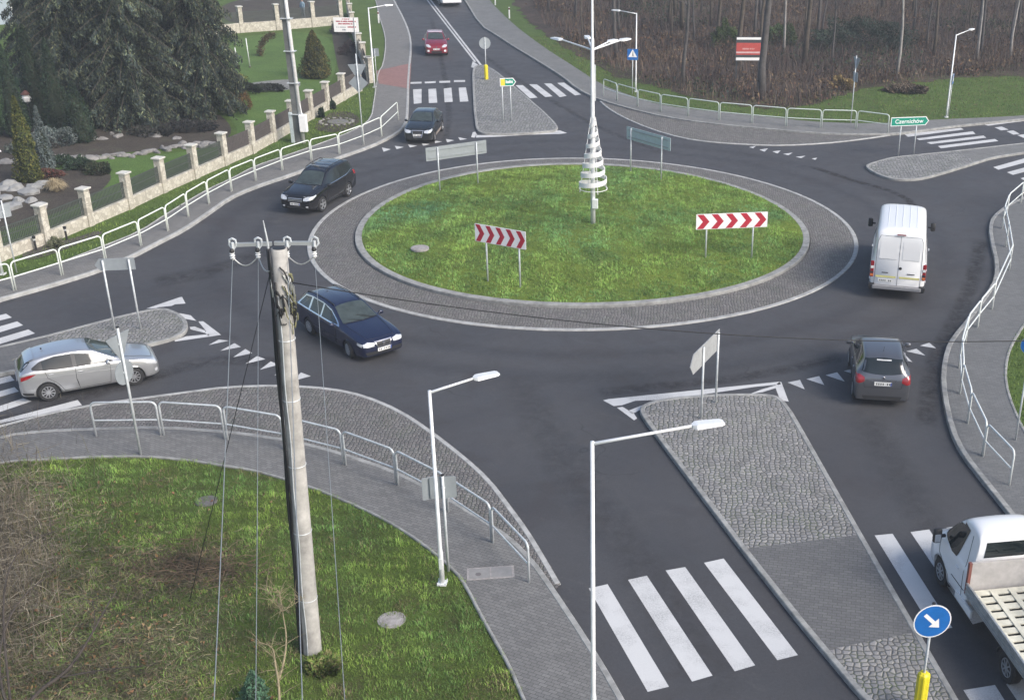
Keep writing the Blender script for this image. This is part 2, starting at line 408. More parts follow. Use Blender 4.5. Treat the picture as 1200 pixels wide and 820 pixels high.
INN = [(459.3,229.8),(495.2,217),(529.3,207.6),(602.5,195.6),(653.7,191.3),(734.2,193.6),(785.4,200.7),(836.6,211),(887.9,229.8),(918.3,243.3),(938.8,259.2),(950.8,275.4),(952,282),(945.6,299.3),(925,313),(901,322.4),(414.6,273.4),(425,302.5),(452.5,318.7),(486.6,333.2),(602.5,355.4),(653.7,360.2),(700,358.8),(751.2,357.1),(802.5,351.1),(853.7,339.2)]
ro = fourier(OUT, 0.02); ri = fourier(INN, .14)
NA = 144; TH = [2*pi*k/NA for k in range(NA)]
oc = [Vector((CX+ro(t)*cos(t), CY+ro(t)*sin(t), 0)) for t in TH]
ic = [Vector((CX+ri(t)*cos(t), CY+ri(t)*sin(t), 0)) for t in TH]
s = MB(); a = offset(oc, .12, True); b_ = offset(ic, -.05, True)
s.add([(p.x, p.y, .035) for p in a]+[(p.x, p.y, .075) for p in b_], [(i, (i+1) % NA, NA+(i+1) % NA, NA+i) for i in range(NA)])
struct(s.build('sett_apron', SETT_APRON))
struct(strip(oc, 0, .2, -.02, .045, True).build('apron_kerb', KERB_FLUSH))
struct(strip(ic, 0, .30, 0, .19, True).build('island_kerb', KERB))
def dome(x, y):
    r = math.hypot(x-CX, y-CY)/10.2
    return .15+.42*max(0, 1-r*r)
s = MB(); g = offset(ic, .28, True); NR = 24; V = []; Fc = []
for k in range(NR+1):
    for p in g:
        q = 1-k/NR; x, y = CX+(p.x-CX)*q, CY+(p.y-CY)*q
        V.append((x, y, dome(x, y)+(.03*sin(x*1.7)*cos(y*1.3) if 0 < k < NR else 0)))
for k in range(NR):
    for i in range(NA): Fc.append((k*NA+i, k*NA+(i+1) % NA, (k+1)*NA+(i+1) % NA, (k+1)*NA+i))
s.add(V, Fc); struct(s.build('island_lawn', LAWNI, smooth=True))

# --- raised blocks: edge = kerb line next to the carriageway (photo survey), rest = world points
ZK = .12
def block(name, edge, rest, mat, z=.10):
    return flat([list(edge)+[Vector((x, y, 0)) for x, y in rest]], z, name, mat)
# south-west block
sw_ap = smoothline(PL([(-260,545),(-60,514),(0,499),(60,483),(110,474),(160,467),(220,459),(265,453),(330,451),(390,455),(430,464),(470,481),(505,504),(545,535),(575,562),(600,595),(620,622),(640,655),(657,684)], .02), 1)
sw_kb = smoothline(PL([(-260,590),(-60,532),(7,509),(50,504.5),(100,502),(190,499.5),(265,505),(300,509),(352,517.5),(400,530),(460,550),(500,570),(525,582.5),(570,610),(600,630),(625,655),(647,685),(687,745),(712,785),(732,820),(765,880),(800,960)], .1), 1)
sw_in = smoothline(PL([(-260,640),(-60,556),(0,541),(62,537.5),(110,535),(165,534),(212,537.5),(262,545),(300,551),(332,560),(365,570),(400,584),(440,602),(462,614),(495,635),(535,668),(550,690),(565,720),(582,750),(599,780),(617,822),(650,900),(680,980)], .1), 1)
s = MB(); s.prism(sw_ap+[G(651,692,.02)]+[p for p in reversed(sw_kb) if p.x < sw_ap[-1].x and p.y > 24], None, .05); struct(s.build('overrun_apron', SETT_APRON))
struct(strip(sw_ap, -.16, 0, -.02, .06).build('apron_edge', KERB_FLUSH))
block('verge', sw_kb, [(-2, 5), (-60, 5), (-60, 40)], LAWN, .09)
s = MB(); s.prism(offset(sw_kb, -.02)+list(reversed(sw_in)), None, .125); struct(s.build('pavement', BRK))
struct(strip(sw_kb, -.16, 0, 0, .14).build('kerb', KERB))
struct(strip(sw_in, -.08, 0, .02, .15).build('edging', KERB))
# north-west block (runs up the north road on its left side)
nw_kb = smoothline(PL([(-260,420),(-80,376),(0,351),(37,341),(75,330),(115,317.5),(155,301),(187,284),(217,269),(245,250),(270,232),(297,220),(345,204),(400,184),(435,172),(460,160),(472,152),(478,142),(479,125),(479.5,100),(481,75),(483,55),(481,40),(474,22),(462,0),(452,-20),(430,-50)], .1), 1)
nw_in = smoothline(PL([(-260,385),(-80,350),(0,330),(65,311),(120,290),(165,272),(195,252),(245,222),(270,211),(300,195),(330,185),(362,174),(400,160),(422,150),(436,139),(439,120),(442,97),(444,85),(450,76),(453,50),(450,35),(445,20),(441,0),(432,-20),(410,-50)], .1), 1)
block('verge', nw_kb, [(-60, 300), (-320, 300), (-320, 30)], VERGE, .09)
s = MB(); s.prism(nw_kb+list(reversed(nw_in)), None, .125); struct(s.build('pavement', BRK2))
struct(strip(nw_kb, 0, .16, 0, .14).build('kerb', KERB_FLUSH))
struct(strip(nw_in, 0, .08, .02, .15).build('edging', KERB_FLUSH))
flat([PL([(441,83),(482,74),(480,104),(444,98)], .14)], .131, 'red_paving', REDP)
# north-east block
ne_kb = smoothline(PL([(520,-40),(544,0),(562,30),(582,42),(600,54),(630,72),(660,91),(675,104),(700,117),(755,132.5),(800,141),(850,147),(900,151.5),(950,156),(1000,158),(1042,157.5),(1060,156),(1090,152),(1120,148),(1150,145),(1200,140),(1290,131),(1500,110)], .1), 1)
ne_in = smoothline(PL([(548,-40),(572,0),(600,28),(637,56),(675,80),(705,100),(740,113),(775,124),(840,132),(900,137.5),(950,143),(1000,145),(1040,145),(1075,142),(1112,140),(1150,138.5),(1200,136),(1290,127),(1500,106)], .1), 1)
block('verge', ne_kb, [(400, 140), (400, 300), (-60, 300)], VERGE, .09)
s = MB(); s.prism(ne_kb+list(reversed(ne_in)), None, .125); struct(s.build('pavement', BRK3))
struct(strip(ne_kb, 0, .16, 0, .14).build('kerb', KERB))
ne_ap = smoothline(PL([(705,119),(712,126),(730,137),(762,151),(800,162),(837,167),(900,170.5),(940,169.5),(982,166.5),(1025,161),(1046,157.5)], .02), 1)
s = MB(); s.prism(ne_ap+[p for p in reversed(ne_kb) if ne_ap[0].x < p.x < ne_ap[-1].x], None, .045); struct(s.build('overrun_apron', SETT_APRON))
struct(strip(ne_ap, -.14, 0, -.02, .055).build('apron_edge', KERB_FLUSH))
# forest floor with a ragged edge
ff = [(595,-60),(600,2),(618,25),(650,48),(680,66),(705,82),(730,92),(760,100),(790,107),(830,118),(860,124),(900,127),(940,126),(965,119),(990,112),(1010,104),(1050,98),(1100,94),(1150,90),(1200,90),(1320,84),(1500,70)]
fl = []
P0 = PL(ff, .11)
for i in range(len(P0)-1):
    L = (P0[i+1]-P0[i]).length; k = max(2, int(L/.6))
    for j in range(k):
        p = P0[i].lerp(P0[i+1], j/k); fl.append(Vector((p.x+random.uniform(-.35, .35), p.y+random.uniform(-.45, .45), 0)))
flat([fl+[Vector((400, 150, 0)), Vector((400, 420, 0)), Vector((-60, 420, 0))]], .112, 'forest_floor', FLOOR)
# south-east block
se_kb = smoothline(PL([(1400,205),(1260,214),(1215,222),(1197,232),(1177,242),(1162,254),(1158,267),(1161,287),(1166,307),(1165,327),(1155,345),(1132,375),(1115,395),(1107,410),(1102,437),(1104,465),(1112,502),(1125,530),(1150,562),(1170,587),(1190,612),(1225,660),(1290,760),(1400,930)], .1), 1)
se_in = smoothline(PL([(1400,300),(1260,330),(1225,350),(1200,378),(1184,403),(1178,420),(1176,440),(1179,460),(1187,482),(1200,510),(1225,545),(1275,615),(1360,740),(1500,930)], .1), 1)
block('verge', se_kb, [(80, 5), (80, 58)], VERGE, .09)
s = MB(); s.prism(se_kb+list(reversed(se_in)), None, .125); struct(s.build('pavement', BRK4))
struct(strip(se_kb, 0, .18, 0, .14).build('kerb', KERB))
struct(strip(se_in, 0, .1, .02, .15).build('edging', KERB))

# --- splitter islands
def island(outline, cuts, mats, kerbmat=KERB, z=.11):
    L = smoothline(outline, 2, True)
    a = sum(L[i-1].x*L[i].y-L[i].x*L[i-1].y for i in range(len(L)))
    if a < 0: L.reverse()
    struct(strip(L, 0, .16, 0, z+.015, True).build('island_kerb', kerbmat))
    inner = offset(L, .14, True)
    # split by cut lines (each a pair of points); keeps pieces in order along +d
    pieces = [inner]
    for (p, q) in cuts:
        n_ = Vector((-(q-p).y, (q-p).x)); new = []
        last = pieces.pop()
        for sgn in (1, -1):
            out = []
            for i in range(len(last)):
                A_, B_ = last[i-1], last[i]
                da = ((A_-p).xy).dot(n_)*sgn; db = ((B_-p).xy).dot(n_)*sgn
                if (da >= 0) != (db >= 0): out.append(A_.lerp(B_, da/(da-db)))
                if db >= 0: out.append(B_)
            new.append(out)
        pieces += new
    for pc, mt in zip(pieces, mats):
        s = MB(); s.prism(pc, None, z); struct(s.build('traffic_island', mt))
def dens(pts, z=.11): return PL(pts, z)
def E2(a, b_, n=4):
    return [(a[0]+(b_[0]-a[0])*k/n, a[1]+(b_[1]-a[1])*k/n) for k in range(n)]
south = [(750,483),(750,477),(755,473),(770,468),(800,464),(850,461),(892,461),(910,463),(919,469),(924,476)]+E2((930,484),(1004,614))+E2((1004,614),(1055,702))+E2((1055,702),(1122,817))+[(1150,865),(1152,880),(1140,886),(1105,886),(1085,880),(1060,860)]+E2((1010,817),(935,727),3)+E2((935,727),(872,647),3)+E2((872,647),(770,512),4)+[(756,493)]
g1, g2 = G(1008,626,.11), G(870,643,.11); h1, h2 = G(1078,739,.11), G(968,761,.11)
island(dens(south), [(g2, g1), (h2, h1)], [SETT_ISL, BRKI, SETT_ISL])
north = [(553,82),(557,77),(566,76),(577,80)]+E2((590,90),(604,102),2)+E2((604,102),(650,141),4)+[(655,148),(652,152.5),(640,154)]+E2((620,156),(575,157.5),3)+[(564,156),(558,152),(556.5,143)]+E2((555,130),(553,92),3)
island(dens(north), [], [SETT_FAR])
west = [(-160,470),(-158,440)]+E2((-100,428),(55,392.5),4)+E2((55,392.5),(170,362),4)+[(186,360),(203,363),(216,371),(221,380),(217,390),(200,397)]+E2((172,404),(20,434),4)+E2((20,434),(-60,450),2)
w1, w2 = G(52,388,.11), G(70,432,.11)
island(dens(west), [(w1, w2)], [SETT_ISL, BRKI])
east = [(1013,195),(1018,191.5),(1030,188)]+E2((1045,184),(1115,177),3)+E2((1115,177),(1300,156),4)+[(1310,160)]+E2((1300,164),(1165,184),3)+E2((1165,184),(1108,202),3)+[(1092,206.5),(1075,210),(1055,210.5),(1040,208.5),(1025,203)]
e1, e2 = G(1116,172,.11), G(1150,193,.11)
island(dens(east), [(e2, e1)], [SETT_FAR, BRK3] )

# --- painted markings (4 mm sheets on the carriageway)
ZM = .004
def marks(name, quads, z=ZM):
    s = MB()
    for q in quads: s.prism(PL(q, z), None, z)
    return struct(s.build(name, PAINT))
marks('zebra_crossing', [[(690,689),(712,684),(784,804),(759,810)],[(736,679),(758,674),(835,791),(811,798)],[(780,668),(803,664),(885,779),(861,786)],[(825,659),(848,654),(935,767),(911,773)]])
marks('zebra_crossing', [[(1025,627),(1046,625),(1116,735),(1094,739)],[(1067,623),(1089,620),(1155,727),(1140,731)],[(1109,618),(1130,615),(1205,715),(1183,722)],[(1150,612),(1171,609),(1250,705),(1228,712)],[(1129,808),(1166,802),(1185,832),(1148,838)],[(1179,801),(1206,793),(1225,823),(1198,829)]])
def ext(q, dx, dy):    # western stripes run on to the left, out of the frame
    return q
marks('zebra_crossing', [[(-90,391),(7,367.5),(14,372),(-84,396)],[(-78,405),(20,376.5),(27,381),(-70,410.5)],[(-64,415),(33,386),(41,390.5),(-56,420)]])
marks('zebra_crossing', [[(-75,462),(12,440),(17,445.5),(-69,467)],[(-70,478),(17,453.5),(22,458.5),(-63,483)],[(-62,496),(27,466.5),(37,470),(-52,500)],[(-30,500),(91,468.5),(96,474.5),(-20,500.5)]])
marks('zebra_crossing', [[(484,105),(494,104.5),(494,121),(485,122)],[(502,104.5),(511,104),(512.5,120.5),(502.5,121)],[(520,104),(529,103),(530.5,119.5),(521,120)],[(537.5,103),(546,102.5),(549,119),(539,119.5)],
 [(481,96.5),(494,96),(494,98),(481,98.5)],[(497.5,96),(510.5,95.3),(510.5,97.5),(498,98)],[(514.5,95.2),(527.5,94.8),(527.5,97),(515,97.3)],[(532,94.3),(545,94),(545,96.2),(532,96.5)]])
marks('zebra_crossing', [[(604,100),(612.5,100),(630,114.5),(621,115.5)],[(620,99),(629,99),(647.5,113),(639,114)],[(637.5,98),(646,98),(664,112.5),(656,114)],[(653,97.5),(661,97),(681,111),(674,112)]])
marks('zebra_crossing', [[(1060,157.5),(1126,150),(1129.5,152),(1064,160.5)],[(1074,162.5),(1140,154),(1143,157),(1077.5,164.5)],[(1086,167),(1152.5,159),(1156,161.5),(1091,169)],[(1099,171.2),(1166,163),(1170,165.5),(1102.5,174)],
 [(1165.5,149.5),(1174,148.5),(1182,152),(1173,153)],[(1179.5,154),(1187.5,153),(1195,157),(1187.5,158)],[(1192,158.5),(1200,157.5),(1210,161),(1200,162)]])
marks('zebra_crossing', [[(1164,196),(1210,183),(1215,187),(1170,199)],[(1180,202),(1224,190),(1230,194),(1187,205)],[(1196,209),(1240,197),(1246,201),(1203,213)]])
# give-way teeth
marks('give_way_line', [[(923,448),(937.5,445),(943,456)],[(945,444),(960,440.5),(966,451)],[(967.5,439.5),(981,436),(990,447)],[(989,434.5),(1002,431.5),(1011,441.5)],[(1010,430),(1023,427),(1032,437)],[(1030,425),(1043,421.5),(1052,431)],[(1047,418.5),(1060,415),(1069,424)],[(1062,411.5),(1074,408.5),(1084.5,416.5)],[(1078,405),(1089,401.5),(1097,408)]])
def zz(pts): return [(150+x/5.4545, 340+y/5.4545) for x, y in pts]
marks('give_way_line', [zz([(515,350),(580,315),(645,322)]),zz([(590,387),(680,338),(722,362)]),zz([(672,428),(750,375),(795,402)]),zz([(750,470),(825,420),(878,440)]),zz([(842,508),(912,455),(965,475)]),zz([(935,545),(1005,490),(1060,508)]),zz([(1055,580),(1105,525),(1168,548)])])
marks('give_way_line', [[(447.5,173),(458,175),(449.5,178)],[(462.5,171),(473,172.5),(465,175)],[(478,169.5),(489,171),(480.5,173)],[(494,168),(504,169),(496,171)],[(509,165),(518,166),(510,168)],[(522.5,163),(532.5,164.5),(524,167)],[(537,161),(547.5,163),(539,164.5)]])
marks('give_way_line', [[(877.5,172.5),(886,171),(882.5,174)],[(890,175.5),(900,174),(896,178)],[(905,177.5),(915,176.5),(911,180)],[(917.5,180.5),(929,179),(924,182)],[(932.5,184),(944,182.5),(939,185.5)],[(951,186),(957.5,185),(955.5,187.5)]])
# hatched tips in front of the islands
def z3(pts): return [(700+x/5.2174, 375+y/5.2174) for x, y in pts]
marks('island_tip_marking', [z3([(35,490),(70,482),(1115,376),(1122,392),(960,408),(660,452),(470,486),(380,487),(230,493),(150,520),(100,525)]),
 z3([(120,535),(155,530),(225,572),(243,600),(225,612)]), z3([(190,553),(300,510),(400,487),(480,484),(340,520),(260,550),(215,572)]), z3([(1115,376),(1125,378),(1170,498),(1118,488),(1090,415),(1010,440),(930,452),(1000,425),(1090,398)])], .0045)
marks('island_tip_marking', [[(557,158.3),(566,158.6),(600,158.0),(656,153.0),(664.5,156),(655,157.3),(620,158),(590,160),(558,161.5)],[(554,155),(557,154.5),(559,158),(556,161.5),(552,161)]], .0045)
marks('island_tip_marking', [zz([(115,118),(330,45),(345,42),(368,85),(300,90),(280,100),(200,108),(180,115)]),zz([(305,150),(335,148),(400,160),(430,190),(440,196),(340,178)]),zz([(450,200),(480,198),(595,285),(520,297),(490,270),(500,262)]),zz([(395,235),(425,232),(495,258),(490,272),(400,250)]),zz([(298,320),(370,295),(520,280),(515,297),(300,328)])], .0045)
marks('centre_line', [[(499.5,0),(501,0),(558,72.5),(556,73)],[(503.5,0),(505,0),(564.5,76),(562.2,76.5)],[(486,-22),(487.5,-22),(501,0),(499.5,0)],[(489.5,-22),(491,-22),(505,0),(503.5,0)],[(554,72),(560,76),(556,80),(552,79)]], .005)
marks('centre_line', [[(1154,146.3),(1250,134),(1250,135.5),(1158,147.5)]], .005)

# --- tyre rubber and dirt trails on the asphalt (soft-edged stains)
def stain(pts, wd, k, i):
    L = smoothline(PL(pts, .002), 3); n_ = len(L); s = MB(); V = []; Cc = []
    for j, dd in enumerate((-1, -.5, 0, .5, 1)):
        o_ = offset(L, dd*wd/2)
        for q, p in enumerate(o_): V.append((p.x, p.y, .0015+.0003*i)); e = (0, .75, 1, .75, 0)[j]*k*min(1, q/5, (n_-1-q)/5); Cc.append((e, e, e, 1))
    s.add(V, [(j*n_+q, j*n_+q+1, (j+1)*n_+q+1, (j+1)*n_+q) for j in range(4) for q in range(n_-1)]); s.c = Cc; return struct(s.build('tyre_stain', STAIN))
for i, (pts, wd, k) in enumerate([([(1150,280),(1142,320),(1128,360),(1105,400),(1090,440),(1085,500)], .8, .6), ([(700,460),(780,452),(860,444),(925,432),(990,418)], .8, .5), ([(950,195),(1000,212),(1040,222),(1068,235),(1072,250)], .55, 1.0), ([(330,425),(250,420),(180,440),(80,470),(-20,500)], 1.0, .5),
  ([(180,330),(235,322),(300,300),(340,280)], 1.6, .45), ([(600,440),(660,540),(740,650),(850,820)], 1.6, .22), ([(1010,480),(1060,570),(1130,680),(1190,780)], 1.4, .22), ([(505,20),(520,80),(528,140),(520,170)], .5, .5), ([(560,60),(600,90),(650,120),(700,150),(780,180)], .6, .4)]): stain(pts, wd, k, i)
# ------------------------------------------------------------------ vehicles
GLASS = M_glass(); WSCR = M_glass('windscreen_glass', (.035,.045,.043), .05); BLK = M_plain('black_plastic', (.018, .018, .02), .55); TRIM = M_plain('dark_trim', (.03, .03, .032), .4)
RUB = M_plain('tyre_rubber', (.022, .022, .023), .85, bstr=.2, scale=20); ALLOY = M_plain('alloy', (.55, .56, .58), .3, .8)
STEELR = M_plain('wheel_cover', (.42, .43, .45), .4, .5); CHROME = M_plain('chrome', (.7, .7, .72), .15, 1); PLATE = M_plain('plate_white', (.72, .72, .7), .4, var=.05)
LAMPG = M_plain('lamp_glass', (.62, .64, .66), .12, .3, coat=1, var=.3, scale=20); REDL = M_plain('red_lamp', (.26, .010, .014), .15, coat=1, var=.35, scale=20)
ORANGEL = M_plain('orange_lamp', (.6, .16, .03), .2, coat=1); CHAR = M_plain('plate_ink', (.03, .03, .03), .5)
def qb(ctrl, t):
    """point on an open uniform quadratic B-spline, t in 0..1"""
    n = len(ctrl)-2; x = t*n; i = min(int(x), n-1); u = x-i
    a, b_, c = ctrl[i], ctrl[i+1], ctrl[i+2]
    return [(1-u)**2/2*p+(.5+u-u*u)*q+u*u/2*r for p, q, r in zip(a, b_, c)]
def clamped(ctrl): return [[2*a-b_ for a, b_ in zip(ctrl[0], ctrl[1])]]+ctrl+[[2*a-b_ for a, b_ in zip(ctrl[-1], ctrl[-2])]]
def carbody(st, arches, nu=150, nv=34, edge=.05):
    """st rows: x, zb, zm, zbelt, ztop, w, wr"""
    C0 = [list(map(float, r)) for r in st]; C0 = [C0[0]]+C0+[C0[-1]]
    rows = []
    for i in range(nu+1):
        x, zb, zm, zbelt, zt, w_, wr = qb(C0, i/nu)
        # ends of the duplicated spline start at the mid-point; fine for a bumper
        e = min(edge, (zt-zbelt)*.45+.012)
        sec = [(0, zb), (0, zb), (w_*.86, zb), (w_*.965, zb+.03), (w_*.99, zb+(zm-zb)*.5), (w_, zm), (w_*.992, zm+(zbelt-zm)*.55), (w_*.965, zbelt-.015), (w_*.93 if zt-zbelt > .1 else w_*.95, zbelt+.01),
               (wr+(w_*.9-wr)*.12, zt-e-.04 if zt-zbelt > .2 else (zbelt*.4+zt*.6)), (wr, zt-e*.75), (wr*.86, zt-e*.2), (wr*.5, zt), (0, zt+.008), (0, zt+.008)]
        sec = [list(map(float, p)) for p in sec]
        rows.append([(x, *qb(sec, j/nv)) for j in range(nv+1)])
    s = MB(); idx = {}
    V = []
    for i, rw in enumerate(rows):
        for sg in (1, -1):
            for j, (x, y, z) in enumerate(rw):
                if sg == -1 and (j == 0 or j == nv): idx[i, sg, j] = idx[i, 1, j]; continue
                for ax, ar, az in arches:
                    d = x-ax
                    if abs(d) < ar and abs(y) > .3:
                        zz_ = az+math.sqrt(max(0, ar*ar-d*d))
                        if z < zz_: z = zz_
                idx[i, sg, j] = len(V); V.append((x, y*sg, z))
    Fc = []
    for i in range(nu):
        for sg in (1, -1):
            for j in range(nv):
                q = [idx[i, sg, j], idx[i+1, sg, j], idx[i+1, sg, j+1], idx[i, sg, j+1]]
                if sg == -1: q.reverse()
                q2 = []
                for k in q:
                    if k not in q2: q2.append(k)
                if len(q2) > 2: Fc.append(tuple(q2))
    for i, fl_ in ((0, 0), (nu, 1)):
        ring = [idx[i, 1, j] for j in range(nv+1)]+[idx[i, -1, j] for j in range(nv-1, 0, -1)]
        Fc.append(tuple(ring if not fl_ else reversed(ring)))
    s.add(V, [tuple(reversed(f)) for f in Fc]); return s
class Car:
    def __init__(s, name, label, cat, loc, head, st, paint, arches, wheels, **k):
        s.t = thing(name, label, cat, (loc[0], loc[1], .003), R(head))
        s.paint = paint
        mb = carbody(st, arches, **k); s.body = mb.build('body', paint, s.t, smooth=True)
        bm = bmesh.new(); bm.from_mesh(s.body.data); bmesh.ops.recalc_face_normals(bm, faces=bm.faces); bm.to_mesh(s.body.data); bm.free()
        s.bvh = BVHTree.FromPolygons([tuple(v.co) for v in s.body.data.vertices], [tuple(p.vertices) for p in s.body.data.polygons])
        s.w = max(v.co.y for v in s.body.data.vertices)
        ub = MB()                                   # wheel wells and underbody
        x0, x1 = min(v.co.x for v in s.body.data.vertices)+.25, max(v.co.x for v in s.body.data.vertices)-.25
        ub.box(((x0+x1)/2, 0, .42), (x1-x0, s.w*1.5, .32))
        for ax, ar, az in arches: ub.box((ax, 0, az+.12), (ar*2.02, s.w*1.82, ar*1.3))
        # keep the well boxes inside the skin
        ub.v = [(x, max(-s.w*.90, min(s.w*.90, y)), z) for x, y, z in ub.v]
        ub.build('underbody', BLK, s.t)
    def cast(s, o, d, off):
        h = s.bvh.ray_cast(Vector(o), Vector(d))
        if h[0] is None:
            h = s.bvh.find_nearest(Vector(o)+Vector(d)*5)
        n = h[1]
        if n.dot(Vector(d)) > 0: n = -n
        return h[0]+n*off
    def decal(s, name, mat, view, A_, B_, off=.006, rows=8, cols=16, side=1, parent=None, build=True):
        """panel lying on the skin. A_/B_ = its two long edges as 2-D polylines seen from `view`"""
        def res(P, k):
            P = [Vector(p) for p in P]; L = [0]
            for a, b_ in zip(P, P[1:]): L.append(L[-1]+(b_-a).length)
            out = []
            for i in range(k+1):
                t = L[-1]*i/k; j = 0
                while j < len(L)-2 and L[j+1] < t: j += 1
                d = L[j+1]-L[j]; out.append(P[j].lerp(P[j+1], (t-L[j])/d if d > 0 else 0))
            return out
        a, b_ = res(A_, cols), res(B_, cols); V = []
        for r_ in range(rows+1):
            for c_ in range(cols+1):
                u, v = a[c_].lerp(b_[c_], r_/rows)
                if view == 'side': o, d = (u, side*3, v), (0, -side, 0)
                elif view == 'top': o, d = (u, v, 6), (0, 0, -1)
                elif view == 'front': o, d = (8, u, v), (-1, 0, 0)
                elif view == 'rear': o, d = (-8, u, v), (1, 0, 0)
                V.append(s.cast(o, d, off))
        Fc = [(r_*(cols+1)+c_, r_*(cols+1)+c_+1, (r_+1)*(cols+1)+c_+1, (r_+1)*(cols+1)+c_) for r_ in range(rows) for c_ in range(cols)]
        mb = MB(); mb.add(V, Fc)
        return mb.build(name, mat, parent or s.t, smooth=True) if build else (V, Fc)
    def both(s, name, mat, A_, B_, parents=(None, None), **k):
        return [s.decal(name, mat, 'side', A_, B_, side=sg, parent=pr, **k) for sg, pr in zip((1, -1), parents)]
    def wheel(s, x, y, r, w_=.2, rimr=.66, style='spoke', n=5, mat=None, steer=0):
        sg = 1 if y > 0 else -1
        prof = [(r*.62, -w_*.28), (r*.68, -w_/2), (r*.93, -w_/2), (r, -w_*.36), (r, w_*.36), (r*.93, w_/2), (r*.68, w_/2), (r*.62, w_*.28)]
        q = MB().lathe(prof, 28, axis='Y'); o = q.build('wheel', RUB, s.t, smooth=False); auto(o, 40)
        o.location = (x, y, r); o.rotation_euler = (0, 0, R(steer))
        q = MB(); yo = sg*w_*.44; rr = r*rimr
        q.tube([(rr*.97*cos(2*pi*k/28), yo, rr*.97*sin(2*pi*k/28)) for k in range(28)], rr*.055, 6, closed=True)
        q.lathe([(rr*.2, -.018), (rr*.22, .0), (rr*.2, .018)], 14, (0, yo, 0), 'Y')
        for k in range(n):
            a = 2*pi*k/n; wd = rr*(.30 if style == 'spoke' else .16)
            M_ = Matrix.Translation((0, yo+sg*.004, 0)) @ Matrix.Rotation(a, 4, 'Y')
            M3 = M_.to_3x3(); c0 = M_ @ Vector((0, 0, rr*.55))
            q.box(c0, (wd, .016, rr*.8), M=M3)
            if style == 'spoke':
                c0 = M_ @ Vector((0, 0, rr*.85)); q.box(c0, (wd*1.35, .012, rr*.16), M=M3)
        rim = q.build('rim', mat or ALLOY, o)
        q = MB().lathe([(rr*.93, -.006), (rr*.93, .006)], 20, (0, yo-sg*.022, 0), 'Y'); q.build('brake_disc', BLK, o)
    def mirror(s, x, y, z, mat=None, sc=1.0):
        for sg in (1, -1):
            q = MB().rbox((x, sg*(y+.11*sc), z), (.10*sc, .17*sc, .13*sc), .04); q.box((x, sg*(y+.01), z-.03), (.05, .08, .04)); auto(q.build('wing_mirror', mat or s.paint, s.t), 50)
    def plate(s, x, z, tilt=0, w_=.52):
        q = MB(); M_ = Matrix.Rotation(R(tilt), 3, 'Y'); q.box((x, 0, z), (.015, w_, .115), M=M_); o = q.build('number_plate', PLATE, s.t)
        q = MB(); sg = 1 if x > 0 else -1
        yy = -w_*.38
        for k in range(7):
            if k != 2: q.box((x+sg*.010, yy+k*w_*.125, z), (.004, .028, .06), M=M_)
        q.box((x+sg*.007, 0, z), (.004, w_*.8, .004), M=M_); q.build('plate_marks', CHAR, o)
        q = MB(); q.box((x+sg*.009, -sg*w_*-.46 if sg > 0 else -w_*-.46*-1, z), (.004, .035, .11), M=M_)
        q.build('plate_band', M_plain('eu_blue', (.02, .06, .3), .4), o)
    def handle(s, x, z, off=.02):
        for sg in (1, -1):
            p = s.cast((x, 3*sg, z), (0, -sg, 0), off); MB().rbox(p, (.16, .03, .03), .01).build('door_handle', s.paint, s.t)
    def seam(s, pts, side=None, w_=.012, view='side', mat=None):
        for sg in ((1, -1) if side is None else (side,)):
            P = [s.cast((u, 3*sg, v), (0, -sg, 0), .004) if view == 'side' else s.cast((u, v, 6), (0, 0, -1), .004) if view == 'top' else s.cast((-8 if view == 'rear' else 8, u, v), (1 if view == 'rear' else -1, 0, 0), .004)
                 for a, b_ in zip(pts, pts[1:]) for k in range(7) for u, v in [Vector(a).lerp(Vector(b_), k/6)]]
            MB().tube(P, w_/2, 4).build('panel_gap', mat or BLK, s.t)
            if view != 'side': break

def std_side(c, xs, belt, roof, dl=(.25,), handles=(), zb=.30):
    """side glass: xs = [front tip, B pillar, C pillar, rear end]; belt/roof are z functions"""
    pass

def detail(c, xn, xc, yc, yn, xr, yr):
    for sg in (1, -1): c.seam([(xn, sg*yn), ((xn+xc)/2, sg*(yn+yc)/2+sg*.03), (xc+.06, sg*yc)], view='top', w_=.012)
    c.seam([(xn+.02, yn), (xn+.06, 0), (xn+.02, -yn)], view='top', w_=.012)
    c.decal('cowl_strip', BLK, 'top', [(xc+.05, yc-.02), (xc+.14, 0), (xc+.05, -yc+.02)], [(xc, yc-.02), (xc+.09, 0), (xc, -yc+.02)], off=.010, rows=2)
    for y0, y1 in ((.45, .05), (-.02, -.42)):
        P = [c.cast((xc+.10, y0, 6), (0,0,-1), .02), c.cast((xc-.02, (y0+y1)/2, 6), (0,0,-1), .018), c.cast((xc-.10, y1, 6), (0,0,-1), .016)]; MB().tube(P, .009, 4).build('wiper', BLK, c.t)
    P = c.cast((xr, 0, 6), (0,0,-1), -.02)
